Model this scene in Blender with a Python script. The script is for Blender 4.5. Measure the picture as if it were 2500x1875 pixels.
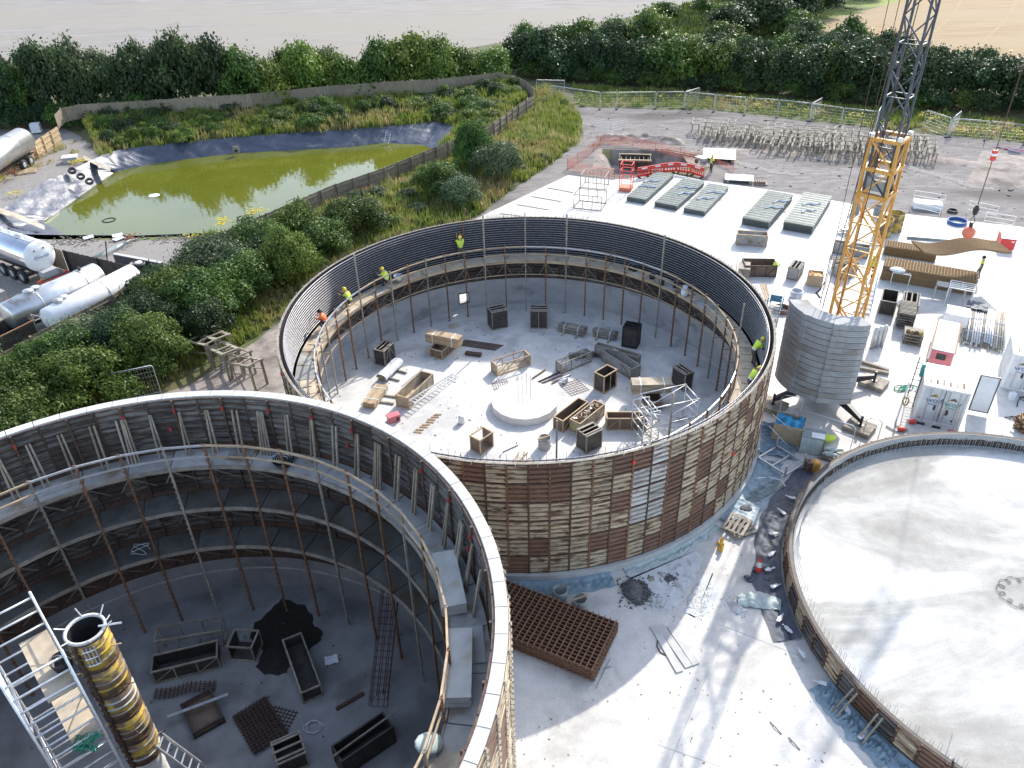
import bpy, math, random
import numpy as np
from mathutils import Vector, Matrix, Euler, noise
random.seed(7); np.random.seed(7)
scene = bpy.context.scene
for _o in list(bpy.data.objects): bpy.data.objects.remove(_o)
COL = scene.collection
PI = math.pi
# ------------------------------------------------------------------ camera
CAMZ = 26.07; FPX = 1932.4; PITCH = 0.5924; ROLL = 0.0249
_fw = Vector((0, math.cos(PITCH), -math.sin(PITCH))); _rt = Vector((1, 0, 0)); _dn = _fw.cross(_rt)
RT = math.cos(ROLL)*_rt + math.sin(ROLL)*_dn
DN = -math.sin(ROLL)*_rt + math.cos(ROLL)*_dn
cam = bpy.data.cameras.new('camera'); camo = bpy.data.objects.new('camera', cam); COL.objects.link(camo)
cam.sensor_width = 36; cam.lens = 36*FPX/2500; cam.clip_start = .5; cam.clip_end = 2000
_m = Matrix((RT, -DN, -_fw)).transposed().to_4x4(); _m.translation = (0, 0, CAMZ)
camo.matrix_world = _m
scene.camera = camo
# ------------------------------------------------------------------ sky, sun, exposure
SUND = Vector((.700, 1.226, 1.0))            # towards the sun (29.7 deg right of +Y, 35 deg high)
world = bpy.data.worlds.new('World'); scene.world = world; world.use_nodes = True
wn = world.node_tree; bg = wn.nodes['Background']
sky = wn.nodes.new('ShaderNodeTexSky'); sky.sky_type = 'NISHITA'; sky.sun_disc = False
sky.sun_elevation = math.radians(35.3); sky.sun_rotation = math.radians(29.7)
sky.air_density = 1.0; sky.dust_density = 1.2; sky.ozone_density = 1.0
hsv = wn.nodes.new('ShaderNodeHueSaturation'); hsv.inputs['Saturation'].default_value = .8   # hazy summer sky
wn.links.new(sky.outputs[0], hsv.inputs['Color']); wn.links.new(hsv.outputs[0], bg.inputs[0]); bg.inputs[1].default_value = .15
sun = bpy.data.lights.new('sun', 'SUN'); suno = bpy.data.objects.new('sun', sun); COL.objects.link(suno)
sun.energy = 2.15; sun.angle = math.radians(.53); sun.color = (1, .945, .86)
suno.rotation_euler = (-SUND).to_track_quat('-Z', 'Y').to_euler(); suno.location = (30, 60, 60)
scene.view_settings.view_transform = 'Standard'; scene.view_settings.look = 'None'
scene.view_settings.exposure = 1.42; scene.view_settings.gamma = 1
scene.render.resolution_x = 1024; scene.render.resolution_y = 768

def W(px, py, z=0.0):
    """world point at height z that lies on the ray of survey pixel (px, py) of the 2500 px drone frame"""
    d = RT*((px-1250)/FPX) + DN*((py-937.5)/FPX) + _fw
    t = (z-CAMZ)/d.z
    return Vector((d.x*t, d.y*t, z))

# ------------------------------------------------------------------ materials
def rgb(c): return (c[0], c[1], c[2], 1)
MATS = {}
def mk(name, c1, c2=None, scale=2.0, rough=.8, metal=0.0, bump=0.0, bscale=None, c3=None, s3=.3, t3=(.52, .62),
       rand=0.0, lo=.35, hi=.65, stretch=None, detail=6, spec=.5, trans=0.0, coat=0, world_co=False):
    m = bpy.data.materials.new(name); m.use_nodes = True; MATS[name] = m
    n = m.node_tree.nodes; l = m.node_tree.links; p = n['Principled BSDF']
    p.inputs['Roughness'].default_value = rough; p.inputs['Metallic'].default_value = metal
    p.inputs['Specular IOR Level'].default_value = spec
    if coat: p.inputs['Coat Weight'].default_value = coat
    tc = n.new('ShaderNodeTexCoord'); co = tc.outputs['Object']
    if world_co:
        g = n.new('ShaderNodeNewGeometry'); co = g.outputs['Position']
    if rand or not world_co:
        oi = n.new('ShaderNodeObjectInfo'); ad = n.new('ShaderNodeVectorMath'); ad.operation = 'ADD'
        ml = n.new('ShaderNodeMath'); ml.operation = 'MULTIPLY'; ml.inputs[1].default_value = 37.0
        l.new(oi.outputs['Random'], ml.inputs[0]); l.new(co, ad.inputs[0]); l.new(ml.outputs[0], ad.inputs[1]); co = ad.outputs[0]
    if stretch:
        mp = n.new('ShaderNodeMapping'); mp.inputs['Scale'].default_value = stretch; l.new(co, mp.inputs[0]); co = mp.outputs[0]
    col = None
    if c2 is not None:
        nz = n.new('ShaderNodeTexNoise'); nz.inputs['Scale'].default_value = scale; nz.inputs['Detail'].default_value = detail
        nz.inputs['Roughness'].default_value = .62; l.new(co, nz.inputs[0])
        r = n.new('ShaderNodeValToRGB'); r.color_ramp.elements[0].position = lo; r.color_ramp.elements[1].position = hi
        r.color_ramp.elements[0].color = rgb(c1); r.color_ramp.elements[1].color = rgb(c2); l.new(nz.outputs[0], r.inputs[0]); col = r.outputs[0]
    else:
        v = n.new('ShaderNodeRGB'); v.outputs[0].default_value = rgb(c1); col = v.outputs[0]
    if c3 is not None:
        nz = n.new('ShaderNodeTexNoise'); nz.inputs['Scale'].default_value = s3; nz.inputs['Detail'].default_value = 7; l.new(co, nz.inputs[0])
        r = n.new('ShaderNodeValToRGB'); r.color_ramp.elements[0].position = t3[0]; r.color_ramp.elements[1].position = t3[1]
        r.color_ramp.elements[0].color = (0, 0, 0, 1); r.color_ramp.elements[1].color = (1, 1, 1, 1); l.new(nz.outputs[0], r.inputs[0])
        mx = n.new('ShaderNodeMix'); mx.data_type = 'RGBA'; l.new(r.outputs[0], mx.inputs[0]); l.new(col, mx.inputs[6]); mx.inputs[7].default_value = rgb(c3); col = mx.outputs[2]
    if rand:
        hs = n.new('ShaderNodeHueSaturation'); mr = n.new('ShaderNodeMapRange'); mr.inputs[3].default_value = 1-rand; mr.inputs[4].default_value = 1+rand
        if name.startswith('leaf'):
            wn_ = n.new('ShaderNodeTexWhiteNoise'); wn_.noise_dimensions = '1D'; l.new(oi.outputs['Random'], wn_.inputs['W']); m2 = n.new('ShaderNodeMapRange'); m2.inputs[3].default_value = .475; m2.inputs[4].default_value = .515; l.new(wn_.outputs[0], m2.inputs[0]); l.new(m2.outputs[0], hs.inputs['Hue'])
        l.new(oi.outputs['Random'], mr.inputs[0]); l.new(mr.outputs[0], hs.inputs['Value']); l.new(col, hs.inputs['Color']); col = hs.outputs[0]
    l.new(col, p.inputs['Base Color'])
    if bump:
        nb = n.new('ShaderNodeTexNoise'); nb.inputs['Scale'].default_value = bscale or scale*4; nb.inputs['Detail'].default_value = 5; l.new(co, nb.inputs[0])
        b = n.new('ShaderNodeBump'); b.inputs['Strength'].default_value = 1.0; b.inputs['Distance'].default_value = bump; l.new(nb.outputs[0], b.inputs['Height']); l.new(b.outputs[0], p.inputs['Normal'])
    if trans:
        out = n['Material Output']; t = n.new('ShaderNodeBsdfTranslucent'); l.new(col, t.inputs[0])
        ms = n.new('ShaderNodeMixShader'); ms.inputs[0].default_value = trans; l.new(p.outputs[0], ms.inputs[1]); l.new(t.outputs[0], ms.inputs[2]); l.new(ms.outputs[0], out.inputs[0])
    return m
def slabmat(name, light, mid, dark, scale, stretch, rough=.7, thr=(.40, .47, .56, .62), speck=.10, edge=True):
    m = bpy.data.materials.new(name); m.use_nodes = True; MATS[name] = m; n = m.node_tree.nodes; l = m.node_tree.links; p = n['Principled BSDF']; p.inputs['Roughness'].default_value = rough
    tc = n.new('ShaderNodeTexCoord'); mp = n.new('ShaderNodeMapping'); mp.inputs['Scale'].default_value = stretch; mp.inputs['Rotation'].default_value = (0, 0, .25); l.new(tc.outputs['Object'], mp.inputs[0])
    def nz(s, d, r=.6, co=mp.outputs[0], dist=0):
        q = n.new('ShaderNodeTexNoise'); q.inputs['Scale'].default_value = s; q.inputs['Detail'].default_value = d; q.inputs['Roughness'].default_value = r; q.inputs['Distortion'].default_value = dist; l.new(co, q.inputs[0]); return q.outputs[0]
    r = n.new('ShaderNodeValToRGB'); e = r.color_ramp.elements; e[0].position = thr[0]; e[0].color = rgb(dark); e[1].position = thr[3]; e[1].color = rgb(light)
    for t, c in ((thr[1], mid), (thr[2], [(a+b)/2 for a, b in zip(mid, light)])): x = e.new(t); x.color = rgb(c)
    l.new(nz(scale, 9, .58, dist=.8), r.inputs[0]); col = r.outputs[0]
    for s, lo, hi, d in ((1.3, .86, 1.08, 6), (11, .9, 1.06, 8), (60, 1-speck, 1+speck*.5, 3)):
        mr = n.new('ShaderNodeMapRange'); mr.inputs[1].default_value = .3; mr.inputs[2].default_value = .7; mr.inputs[3].default_value = lo; mr.inputs[4].default_value = hi; l.new(nz(s, d, .65, tc.outputs['Object']), mr.inputs[0])
        mx = n.new('ShaderNodeVectorMath'); mx.operation = 'SCALE'; l.new(col, mx.inputs[0]); l.new(mr.outputs[0], mx.inputs['Scale']); col = mx.outputs[0]
    l.new(col, p.inputs['Base Color'])
    b = n.new('ShaderNodeBump'); b.inputs['Distance'].default_value = .004; l.new(nz(14, 6, .6, tc.outputs['Object']), b.inputs['Height']); l.new(b.outputs[0], p.inputs['Normal']); return m
slabmat('slab', (.66, .645, .61), (.60, .585, .55), (.48, .465, .435), .16, (1, 1, 1))
slabmat('slab_in', (.66, .645, .61), (.58, .57, .545), (.47, .46, .44), .3, (1, 1, 1))
slabmat('slab_power', (.62, .615, .59), (.385, .375, .345), (.31, .30, .275), .16, (.55, 1.5, 1), .9, (.36, .46, .53, .57), .04)
mk('concrete', (.36, .36, .36), (.46, .46, .455), scale=.8, rough=.8, c3=(.25, .25, .25), s3=.6, t3=(.55, .68), bump=.004, bscale=12, stretch=(1, 1, 1.8))
mk('rim', (.42, .41, .385), (.54, .53, .50), scale=2.5, rough=.75, bump=.004, bscale=15, rand=.04)
mk('kicker', (.42, .42, .40), (.55, .54, .52), scale=1.5, rough=.8, bump=.006)
mk('cream', (.33, .25, .155), (.54, .45, .32), scale=5, rough=.7, c3=(.11, .06, .035), s3=3.0, t3=(.52, .62), rand=.18, bump=.004, bscale=30, stretch=(.5, 1, 3))
mk('rustp', (.125, .064, .04), (.205, .115, .075), scale=5, rough=.7, c3=(.24, .2, .15), s3=4, t3=(.62, .74), rand=.2, bump=.004, bscale=30, stretch=(.5, 1, 3))
mk('whitep', (.38, .365, .33), (.54, .53, .50), scale=4, rough=.7, c3=(.22, .16, .13), s3=2.8, t3=(.53, .62), rand=.12, bump=.006, bscale=30, stretch=(.5, 1, 3))
mk('inpanel', (.05, .045, .04), (.18, .172, .155), scale=4, rough=.8, c3=(.045, .035, .03), s3=1.8, t3=(.5, .62), rand=.3, bump=.006, bscale=25, stretch=(.4, 1, 3.5))
mk('ruststeel', (.13, .065, .035), (.28, .15, .08), scale=8, rough=.8, rand=.2, bump=.003, bscale=60)
mk('darkrust', (.05, .032, .025), (.13, .075, .05), scale=10, rough=.8, rand=.2)
mk('form_face', (.022, .023, .027), (.045, .046, .052), scale=3, rough=.5, metal=.2, rand=.15)
mk('rebar', (.15, .15, .165), (.27, .27, .285), scale=6, rough=.4, metal=.6)
mk('rebar_rust', (.15, .08, .048), (.25, .145, .09), scale=9, rough=.85)
mk('rebar_tan', (.22, .14, .07), (.36, .25, .13), scale=9, rough=.85)
mk('rebar_green', (.20, .225, .215), (.32, .35, .335), scale=6, rough=.6, metal=.3)
mk('galv', (.45, .46, .47), (.62, .63, .64), scale=5, rough=.45, metal=.6)
mk('alu', (.62, .63, .64), (.78, .79, .80), scale=6, rough=.4, metal=.5)
mk('timber', (.34, .245, .15), (.52, .40, .26), scale=3, rough=.8, rand=.18, stretch=(1, 1, 6), bump=.003, bscale=30)
mk('timber_grey', (.22, .19, .15), (.36, .32, .26), scale=3, rough=.85, rand=.2, bump=.003, bscale=30)
mk('trestle', (.22, .19, .14), (.35, .31, .235), scale=4, rough=.8, rand=.2)
mk('ply', (.42, .34, .24), (.56, .48, .36), scale=1.6, rough=.75, c3=(.33, .27, .2), s3=1.1, t3=(.55, .65), rand=.1)
mk('ply_grey', (.27, .27, .26), (.38, .375, .36), scale=1.6, rough=.8, c3=(.2, .15, .095), s3=.9, t3=(.55, .68), rand=.16)
mk('ply_dark', (.035, .03, .028), (.075, .065, .055), scale=3, rough=.6, rand=.2)
mk('ply_brown', (.13, .09, .065), (.21, .15, .11), scale=3, rough=.7, rand=.15)
mk('black', (.015, .015, .017), (.03, .03, .032), scale=5, rough=.5)
mk('crane_orange', (.60, .29, .055), (.68, .36, .085), scale=3, rough=.5, c3=(.32, .17, .07), s3=3, t3=(.62, .72))
mk('mast_dark', (.05, .06, .08), (.10, .115, .14), scale=4, rough=.45, metal=.2)
mk('ballast', (.29, .295, .295), (.39, .395, .395), scale=.9, rough=.85, c3=(.24, .205, .175), s3=.5, t3=(.5, .7), bump=.006, bscale=18)
mk('white', (.72, .72, .71), (.82, .82, .81), scale=2, rough=.5)
mk('white_dirty', (.58, .59, .58), (.74, .75, .75), scale=2, rough=.5, c3=(.30, .17, .09), s3=1.6, t3=(.68, .76))
mk('red', (.62, .045, .035), (.72, .07, .055), scale=4, rough=.5)
mk('redorange', (.72, .22, .12), (.82, .32, .2), scale=4, rough=.6, trans=.3)
mk('magenta', (.30, .025, .06), (.38, .04, .085), scale=2, rough=.4)
mk('pink', (.52, .13, .16), (.62, .2, .22), scale=2, rough=.5)
mk('yellow', (.50, .33, .04), (.6, .42, .09), scale=4, rough=.6, c3=(.17, .12, .075), s3=2.0, t3=(.43, .53), bump=.004)
mk('darkred', (.30, .03, .025), (.38, .05, .04), scale=4, rough=.6)
mk('prop', (.20, .16, .115), (.32, .265, .20), scale=4, rough=.85, rand=.25)
mk('ply_pale', (.40, .40, .375), (.52, .515, .48), scale=1.6, rough=.8, c3=(.38, .3, .19), s3=1.0, t3=(.55, .68))
mk('slab_c', (.22, .22, .22), (.30, .30, .30), scale=.9, rough=.7, c3=(.16, .155, .15), s3=.5, t3=(.5, .68), bump=.003, bscale=20)  # tank floor concrete darkened: the deep tank's shade is put into the colour
mk('ply_shade', (.10, .098, .09), (.17, .165, .15), scale=1.6, rough=.75, c3=(.09, .07, .045), s3=.8, t3=(.5, .65), rand=.25)  # dry boards, darkened: shade of the lower platforms painted into the tone
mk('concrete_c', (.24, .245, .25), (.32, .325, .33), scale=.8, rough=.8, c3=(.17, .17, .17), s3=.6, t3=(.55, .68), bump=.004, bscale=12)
mk('dust', (.50, .52, .53), (.62, .64, .65), scale=2, rough=.9, c3=(.36, .36, .36), s3=2.5, t3=(.52, .66))
mk('tram', (.27, .195, .10), (.33, .24, .125), scale=1, rough=.95)
mk('bootyellow', (.66, .36, .035), (.72, .42, .06), scale=8, rough=.4)
mk('bluesheet', (.14, .21, .26), (.25, .34, .39), scale=2.5, rough=.5, bump=.01, bscale=9)
mk('darksheet', (.045, .055, .08), (.085, .10, .135), scale=2.5, rough=.62, bump=.012, bscale=8)
mk('netting', (.30, .38, .37), (.46, .52, .50), scale=6, rough=.6, bump=.01, bscale=30)
mk('blueplastic', (.02, .22, .42), (.05, .34, .55), scale=5, rough=.35, bump=.01, bscale=20)
mk('sheen_white', (.62, .65, .68), (.78, .8, .82), scale=4, rough=.4, bump=.008, bscale=20)
mk('teal', (.03, .30, .27), (.06, .36, .32), rough=.5)
mk('green', (.03, .22, .12), (.05, .32, .2), scale=12, rough=.5)
mk('bluesteel', (.03, .12, .22), (.06, .2, .32), scale=4, rough=.5)
mk('signblue', (.03, .10, .28), rough=.4)
mk('tank_steel', (.55, .55, .54), (.66, .66, .65), scale=2.5, rough=.33, metal=.85, c3=(.42, .38, .33), s3=.8, t3=(.56, .68))
mk('tank_polish', (.72, .74, .77), (.8, .81, .83), scale=1.2, rough=.1, metal=1.0)
mk('rubber', (.018, .018, .019), (.035, .035, .036), scale=9, rough=.75)
mk('hivis', (.55, .72, .05), (.62, .8, .09), scale=7, rough=.7)
mk('hivis_orange', (.85, .16, .04), (.92, .22, .06), scale=7, rough=.7)
mk('silverband', (.65, .66, .66), rough=.4)
mk('helmet', (.80, .62, .05), rough=.35)
mk('skin', (.42, .24, .16), (.48, .28, .19), scale=9, rough=.6)
mk('shirt_dark', (.03, .035, .05), (.06, .065, .09), scale=8, rough=.9)
mk('shirt_red', (.20, .03, .03), (.27, .05, .045), scale=8, rough=.9)
mk('trousers', (.07, .06, .055), (.13, .115, .10), scale=8, rough=.9)
mk('hair', (.02, .015, .012), rough=.7)
mk('soil', (.21, .175, .15), (.32, .28, .25), scale=1.2, rough=.95, c3=(.14, .12, .10), s3=.5, t3=(.52, .64), bump=.03, bscale=4)
mk('gravel', (.15, .14, .132), (.30, .28, .262), scale=7, rough=.95, c3=(.25, .22, .195), s3=.12, t3=(.45, .65), bump=.03, bscale=9, detail=9)
mk('aggregate', (.14, .125, .118), (.24, .22, .205), scale=1.6, rough=.95, c3=(.095, .083, .075), s3=.16, t3=(.52, .68), bump=.03, bscale=5, detail=9, stretch=(.5, 1.6, 1))
mk('stubble', (.185, .17, .155), (.265, .245, .225), scale=.45, rough=.95, c3=(.24, .215, .18), s3=.045, t3=(.45, .62), bump=.06, bscale=3, detail=10, stretch=(.35, 1.5, 1))
mk('wheat', (.24, .165, .08), (.32, .23, .12), scale=.8, rough=.95, c3=(.29, .215, .125), s3=.05, t3=(.45, .6), bump=.06, bscale=5, detail=9, stretch=(.15, 1.0, 1))
mk('turf', (.05, .065, .02), (.11, .12, .04), scale=.7, rough=.95, c3=(.13, .115, .055), s3=.2, t3=(.5, .66), bump=.05, bscale=5, detail=8)
mk('meadow', (.14, .19, .035), (.27, .30, .07), scale=.5, rough=.95, c3=(.10, .13, .04), s3=.12, t3=(.5, .6), bump=.15, bscale=1.5, detail=8)
mk('grassblade', (.12, .185, .03), (.29, .32, .065), scale=.9, rough=.8, c3=(.38, .31, .13), s3=.17, t3=(.52, .66), trans=.4)
mk('strawblade', (.38, .32, .14), (.5, .42, .21), scale=.9, rough=.8, c3=(.2, .24, .06), s3=.35, t3=(.46, .6), trans=.4)
mk('flower', (.62, .50, .02), (.75, .62, .05), scale=4, rough=.7, trans=.2)
mk('redweed', (.26, .07, .035), (.36, .12, .06), scale=3, rough=.8, trans=.2)
for k, (a, b) in dict(leaf_dark=((.026, .050, .021), (.060, .100, .036)), leaf_mid=((.042, .088, .018), (.112, .180, .036)),
                      leaf_light=((.068, .128, .02), (.165, .24, .046)), leaf_grey=((.055, .088, .04), (.125, .165, .08))).items():
    mk(k, a, b, scale=1.1, rough=.48, rand=.22, trans=.26, lo=.4, hi=.62, spec=.22)
mk('bark', (.07, .055, .04), (.13, .105, .08), scale=6, rough=.9, bump=.02, bscale=14)
mk('fencewood', (.17, .14, .10), (.29, .245, .175), scale=2.5, rough=.9, rand=.14, stretch=(5, 5, .6), bump=.004, bscale=30)
mk('fencetan', (.40, .29, .16), (.54, .41, .25), scale=2.5, rough=.9, rand=.12, stretch=(5, 5, .6))
mk('liner', (.018, .026, .05), (.042, .054, .088), scale=1.2, rough=.5, coat=.15, bump=.14, bscale=.9, c3=(.13, .14, .15), s3=.5, t3=(.6, .72), spec=1.0)
mk('wet', (.02, .018, .016), (.035, .032, .028), scale=5, rough=.35)
mk('plinth', (.66, .65, .62), (.74, .73, .70), scale=2, rough=.7)
mk('rubble', (.07, .07, .075), (.16, .16, .165), scale=9, rough=.95)
mk('cement', (.46, .47, .47), (.60, .61, .61), scale=1.4, rough=.9, c3=(.2, .2, .2), s3=1.2, t3=(.55, .7))
# pond water: murky green body, mirror surface
m = mk('water', (.098, .108, .012), (.125, .132, .018), scale=.12, rough=.03, bump=.004, bscale=1.3, spec=.5)
m.node_tree.nodes['Principled BSDF'].inputs['IOR'].default_value = 1.5

# ------------------------------------------------------------------ mesh builder
class MB:
    def __init__(s): s.v = []; s.f = []; s.m = []
    def add(s, vs, fs, mi=0):
        b = len(s.v); s.v += [tuple(x) for x in vs]; s.f += [tuple(i+b for i in f) for f in fs]; s.m += [mi]*len(fs); return s
    BF = [(0, 3, 2, 1), (4, 5, 6, 7), (0, 1, 5, 4), (1, 2, 6, 5), (2, 3, 7, 6), (3, 0, 4, 7)]
    def box(s, x0, y0, z0, x1, y1, z1, mi=0):
        return s.add([(x0, y0, z0), (x1, y0, z0), (x1, y1, z0), (x0, y1, z0), (x0, y0, z1), (x1, y0, z1), (x1, y1, z1), (x0, y1, z1)], s.BF, mi)
    def hexa(s, lower, upper, mi=0): return s.add(list(lower)+list(upper), s.BF, mi)
    def cbox(s, c, sz, rz=0, mi=0):
        ca, sa = math.cos(rz), math.sin(rz); o = []
        for z in (-.5, .5):
            for x, y in ((-.5, -.5), (.5, -.5), (.5, .5), (-.5, .5)):
                X, Y = x*sz[0], y*sz[1]; o.append((c[0]+X*ca-Y*sa, c[1]+X*sa+Y*ca, c[2]+z*sz[2]))
        return s.add(o, s.BF, mi)
    def bar(s, p, q, w, h=None, mi=0, up=(0, 0, 1)):
        h = h or w; p = Vector(p); q = Vector(q); d = (q-p)
        if d.length < 1e-6: return s
        d.normalize(); u = Vector(up)
        if abs(d.dot(u)) > .98: u = Vector((1, 0, 0)) if abs(d.x) < .9 else Vector((0, 1, 0))
        a = d.cross(u).normalized(); b = a.cross(d)
        o = [e+a*(x*w/2)+b*(y*h/2) for e in (p, q) for x, y in ((-1, -1), (1, -1), (1, 1), (-1, 1))]
        return s.add(o, s.BF, mi)
    def tube(s, p, q, r, n=6, r2=None, mi=0, cap=True):
        p = Vector(p); q = Vector(q); d = q-p
        if d.length < 1e-6: return s
        d.normalize(); u = Vector((0, 0, 1)) if abs(d.z) < .9 else Vector((1, 0, 0)); a = d.cross(u).normalized(); b = a.cross(d)
        r2 = r if r2 is None else r2; o = []
        for e, rr in ((p, r), (q, r2)):
            for k in range(n): t = 2*PI*k/n; o.append(e+(a*math.cos(t)+b*math.sin(t))*rr)
        fs = [(k, (k+1) % n, n+(k+1) % n, n+k) for k in range(n)]
        if cap: fs += [tuple(range(n-1, -1, -1)), tuple(range(n, 2*n))]
        return s.add(o, fs, mi)
    def path(s, pts, r, n=5, mi=0, closed=False):
        pts = [Vector(p) for p in pts]; N = len(pts); o = []
        for i, p in enumerate(pts):
            a = pts[i-1] if (i or closed) else p; c = pts[(i+1) % N] if (i < N-1 or closed) else p
            d = (c-a).normalized(); u = Vector((0, 0, 1)) if abs(d.z) < .9 else Vector((1, 0, 0)); x = d.cross(u).normalized(); y = x.cross(d)
            for k in range(n): t = 2*PI*k/n; o.append(p+(x*math.cos(t)+y*math.sin(t))*r)
        fs = []
        for i in range(N if closed else N-1):
            j = (i+1) % N
            for k in range(n): fs.append((i*n+k, i*n+(k+1) % n, j*n+(k+1) % n, j*n+k))
        return s.add(o, fs, mi)
    def lathe(s, prof, n=24, c=(0, 0, 0), mi=0, a0=0, a1=2*PI):
        full = abs(a1-a0-2*PI) < 1e-6; K = n if full else n+1; o = []; P = len(prof)
        for k in range(K):
            t = a0+(a1-a0)*k/n
            for r, z in prof: o.append((c[0]+r*math.cos(t), c[1]+r*math.sin(t), c[2]+z))
        fs = []
        for k in range(n):
            j = (k+1) % K
            for i in range(P-1): fs.append((k*P+i, j*P+i, j*P+i+1, k*P+i+1))
        return s.add(o, fs, mi)
    def ring(s, r0, r1, z0, z1, n=64, a0=0, a1=2*PI, c=(0, 0, 0), mi=0):
        s.lathe([(r0, z0), (r1, z0), (r1, z1), (r0, z1), (r0, z0)], n, c, mi, a0, a1)
        if abs(a1-a0-2*PI) > 1e-6:
            for t, fl in ((a0, 1), (a1, 0)):
                q = [(c[0]+r*math.cos(t), c[1]+r*math.sin(t), c[2]+z) for r, z in ((r0, z0), (r1, z0), (r1, z1), (r0, z1))]
                s.add(q, [(0, 1, 2, 3)] if fl else [(3, 2, 1, 0)], mi)
        return s
    def prism(s, poly, z0, z1, mi=0):
        n = len(poly); o = [(p[0], p[1], z0) for p in poly]+[(p[0], p[1], z1) for p in poly]
        return s.add(o, [tuple(range(n-1, -1, -1)), tuple(range(n, 2*n))]+[(k, (k+1) % n, n+(k+1) % n, n+k) for k in range(n)], mi)
    def grid(s, fn, nu, nv, mi=0):
        o = [fn(i/nu, j/nv) for j in range(nv+1) for i in range(nu+1)]
        return s.add(o, [(j*(nu+1)+i, j*(nu+1)+i+1, (j+1)*(nu+1)+i+1, (j+1)*(nu+1)+i) for j in range(nv) for i in range(nu)], mi)
    def ball(s, c, r, n=10, m=6, sx=1, sy=1, sz=1, mi=0):
        o = []
        for j in range(m+1):
            ph = PI*j/m
            for i in range(n): t = 2*PI*i/n; o.append((c[0]+r*sx*math.sin(ph)*math.cos(t), c[1]+r*sy*math.sin(ph)*math.sin(t), c[2]+r*sz*math.cos(ph)))
        return s.add(o, [(j*n+i, (j+1)*n+i, (j+1)*n+(i+1) % n, j*n+(i+1) % n) for j in range(m) for i in range(n)], mi)
    def mesh(s, name, mats, smooth=False):
        me = bpy.data.meshes.new(name); me.from_pydata(s.v, [], s.f)
        for x in (mats if isinstance(mats, (list, tuple)) else [mats]): me.materials.append(MATS[x])
        if isinstance(mats, (list, tuple)) and len(mats) > 1: me.polygons.foreach_set('material_index', s.m)
        if smooth: me.polygons.foreach_set('use_smooth', [True]*len(s.f))
        me.update(); return me
    def build(s, name, mats, parent=None, smooth=False, **kw):
        return obj(name, s.mesh(name, mats, smooth), parent, **kw)
def obj(name, me, parent=None, loc=None, rz=None, rot=None, stuff=False):
    o = bpy.data.objects.new(name, me); COL.objects.link(o)
    if parent is not None: o.parent = parent
    if loc is not None: o.location = loc
    if rz is not None: o.rotation_euler = (0, 0, rz)
    if rot is not None: o.rotation_euler = rot
    if stuff: o['kind'] = 'stuff'
    return o
def tag(o, label, cat, group=None):
    o['label'] = label; o['category'] = cat
    if group: o['group'] = group
    return o
def thing(name, label, cat, loc=(0, 0, 0), rz=0, group=None):
    o = bpy.data.objects.new(name, None); COL.objects.link(o); o.location = loc; o.rotation_euler = (0, 0, rz); o.empty_display_size = .3
    return tag(o, label, cat, group)
def struct(o): o['kind'] = 'structure'; return o
def one(name, mb, mats, label, cat, loc=(0, 0, 0), rz=0, group=None, smooth=False):
    o = mb.build(name, mats, None, smooth, loc=loc, rz=rz); return tag(o, label, cat, group)
def copy_tree(o, parent=None):
    c = o.copy(); COL.objects.link(c); c.parent = parent
    for ch in list(o.children): copy_tree(ch, c)
    return c
def dup(o, loc, rz=0, label=None, scale=None):
    c = copy_tree(o); c.location = loc; c.rotation_euler = (0, 0, rz)
    if label: c['label'] = label
    if scale: c.scale = (scale,)*3 if not isinstance(scale, tuple) else scale
    return c
def sheet(name, poly, z, mat, sub=0):
    m = MB(); n = len(poly); m.add([(p[0], p[1], z) for p in poly], [tuple(range(n))]); return struct(m.build(name, mat))
def inpoly(x, y, P):
    c = False; j = len(P)-1
    for i in range(len(P)):
        if (P[i][1] > y) != (P[j][1] > y) and x < (P[j][0]-P[i][0])*(y-P[i][1])/(P[j][1]-P[i][1])+P[i][0]: c = not c
        j = i
    return c
def polydist(x, y, P):
    d = 1e9; n = len(P)
    for i in range(n):
        ax, ay = P[i][:2]; bx, by = P[(i+1) % n][:2]; dx, dy = bx-ax, by-ay
        t = max(0, min(1, ((x-ax)*dx+(y-ay)*dy)/(dx*dx+dy*dy+1e-9))); d = min(d, math.hypot(x-ax-t*dx, y-ay-t*dy))
    return d
U = random.uniform
# ------------------------------------------------------------------ terrain
LIN = []   # pond liner: inner point (waterline) and outer lip
for ix, iy, ox, oy, oz in ((104, 540, -23, 571, .1), (127, 528, 0, 515, .1), (228, 455, 116, 440, .1), (278, 421, 177, 415, .12), (309, 413, 247, 380, .1), (386, 397, 293, 365, -.05),
                           (571, 374, 559, 336, -.2), (850, 359, 841, 317, -.2), (935, 349, 947, 309, -.2), (1031, 353, 1070, 297, -.15), (1055, 363, 1120, 309, 0), (1039, 374, 1070, 359, .05)):
    a = W(ix, iy, -1.5); b = W(ox, oy, oz); LIN.append((a, b))
for ix, iy, ox, oy in ((-12, 78.5, -10.9, 77.6), (-16.5, 72.5, -15.4, 71.7), (-21, 66.5, -20, 65.7), (-24.5, 63.4, -24.2, 62.3), (-31, 63.2, -31, 62.1), (-37.8, 63.9, -38.3, 62.7)):
    LIN.append((Vector((ix*1.03, iy*1.03, -1.5)), Vector((ox, oy, .1))))
LIP = [(b.x, b.y) for a, b in LIN]; WAT = [(a.x, a.y) for a, b in LIN]
PIT = [(9.3, 76.4), (10.2, 82), (16.3, 81), (20, 78.2), (19.4, 76.3), (13.5, 75.6)]
FARTOP = [W(x, y, 2.8) for x, y in ((193, 255), (332, 247), (478, 237), (610, 229), (800, 210), (935, 200), (1070, 193), (1229, 176))]
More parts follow.
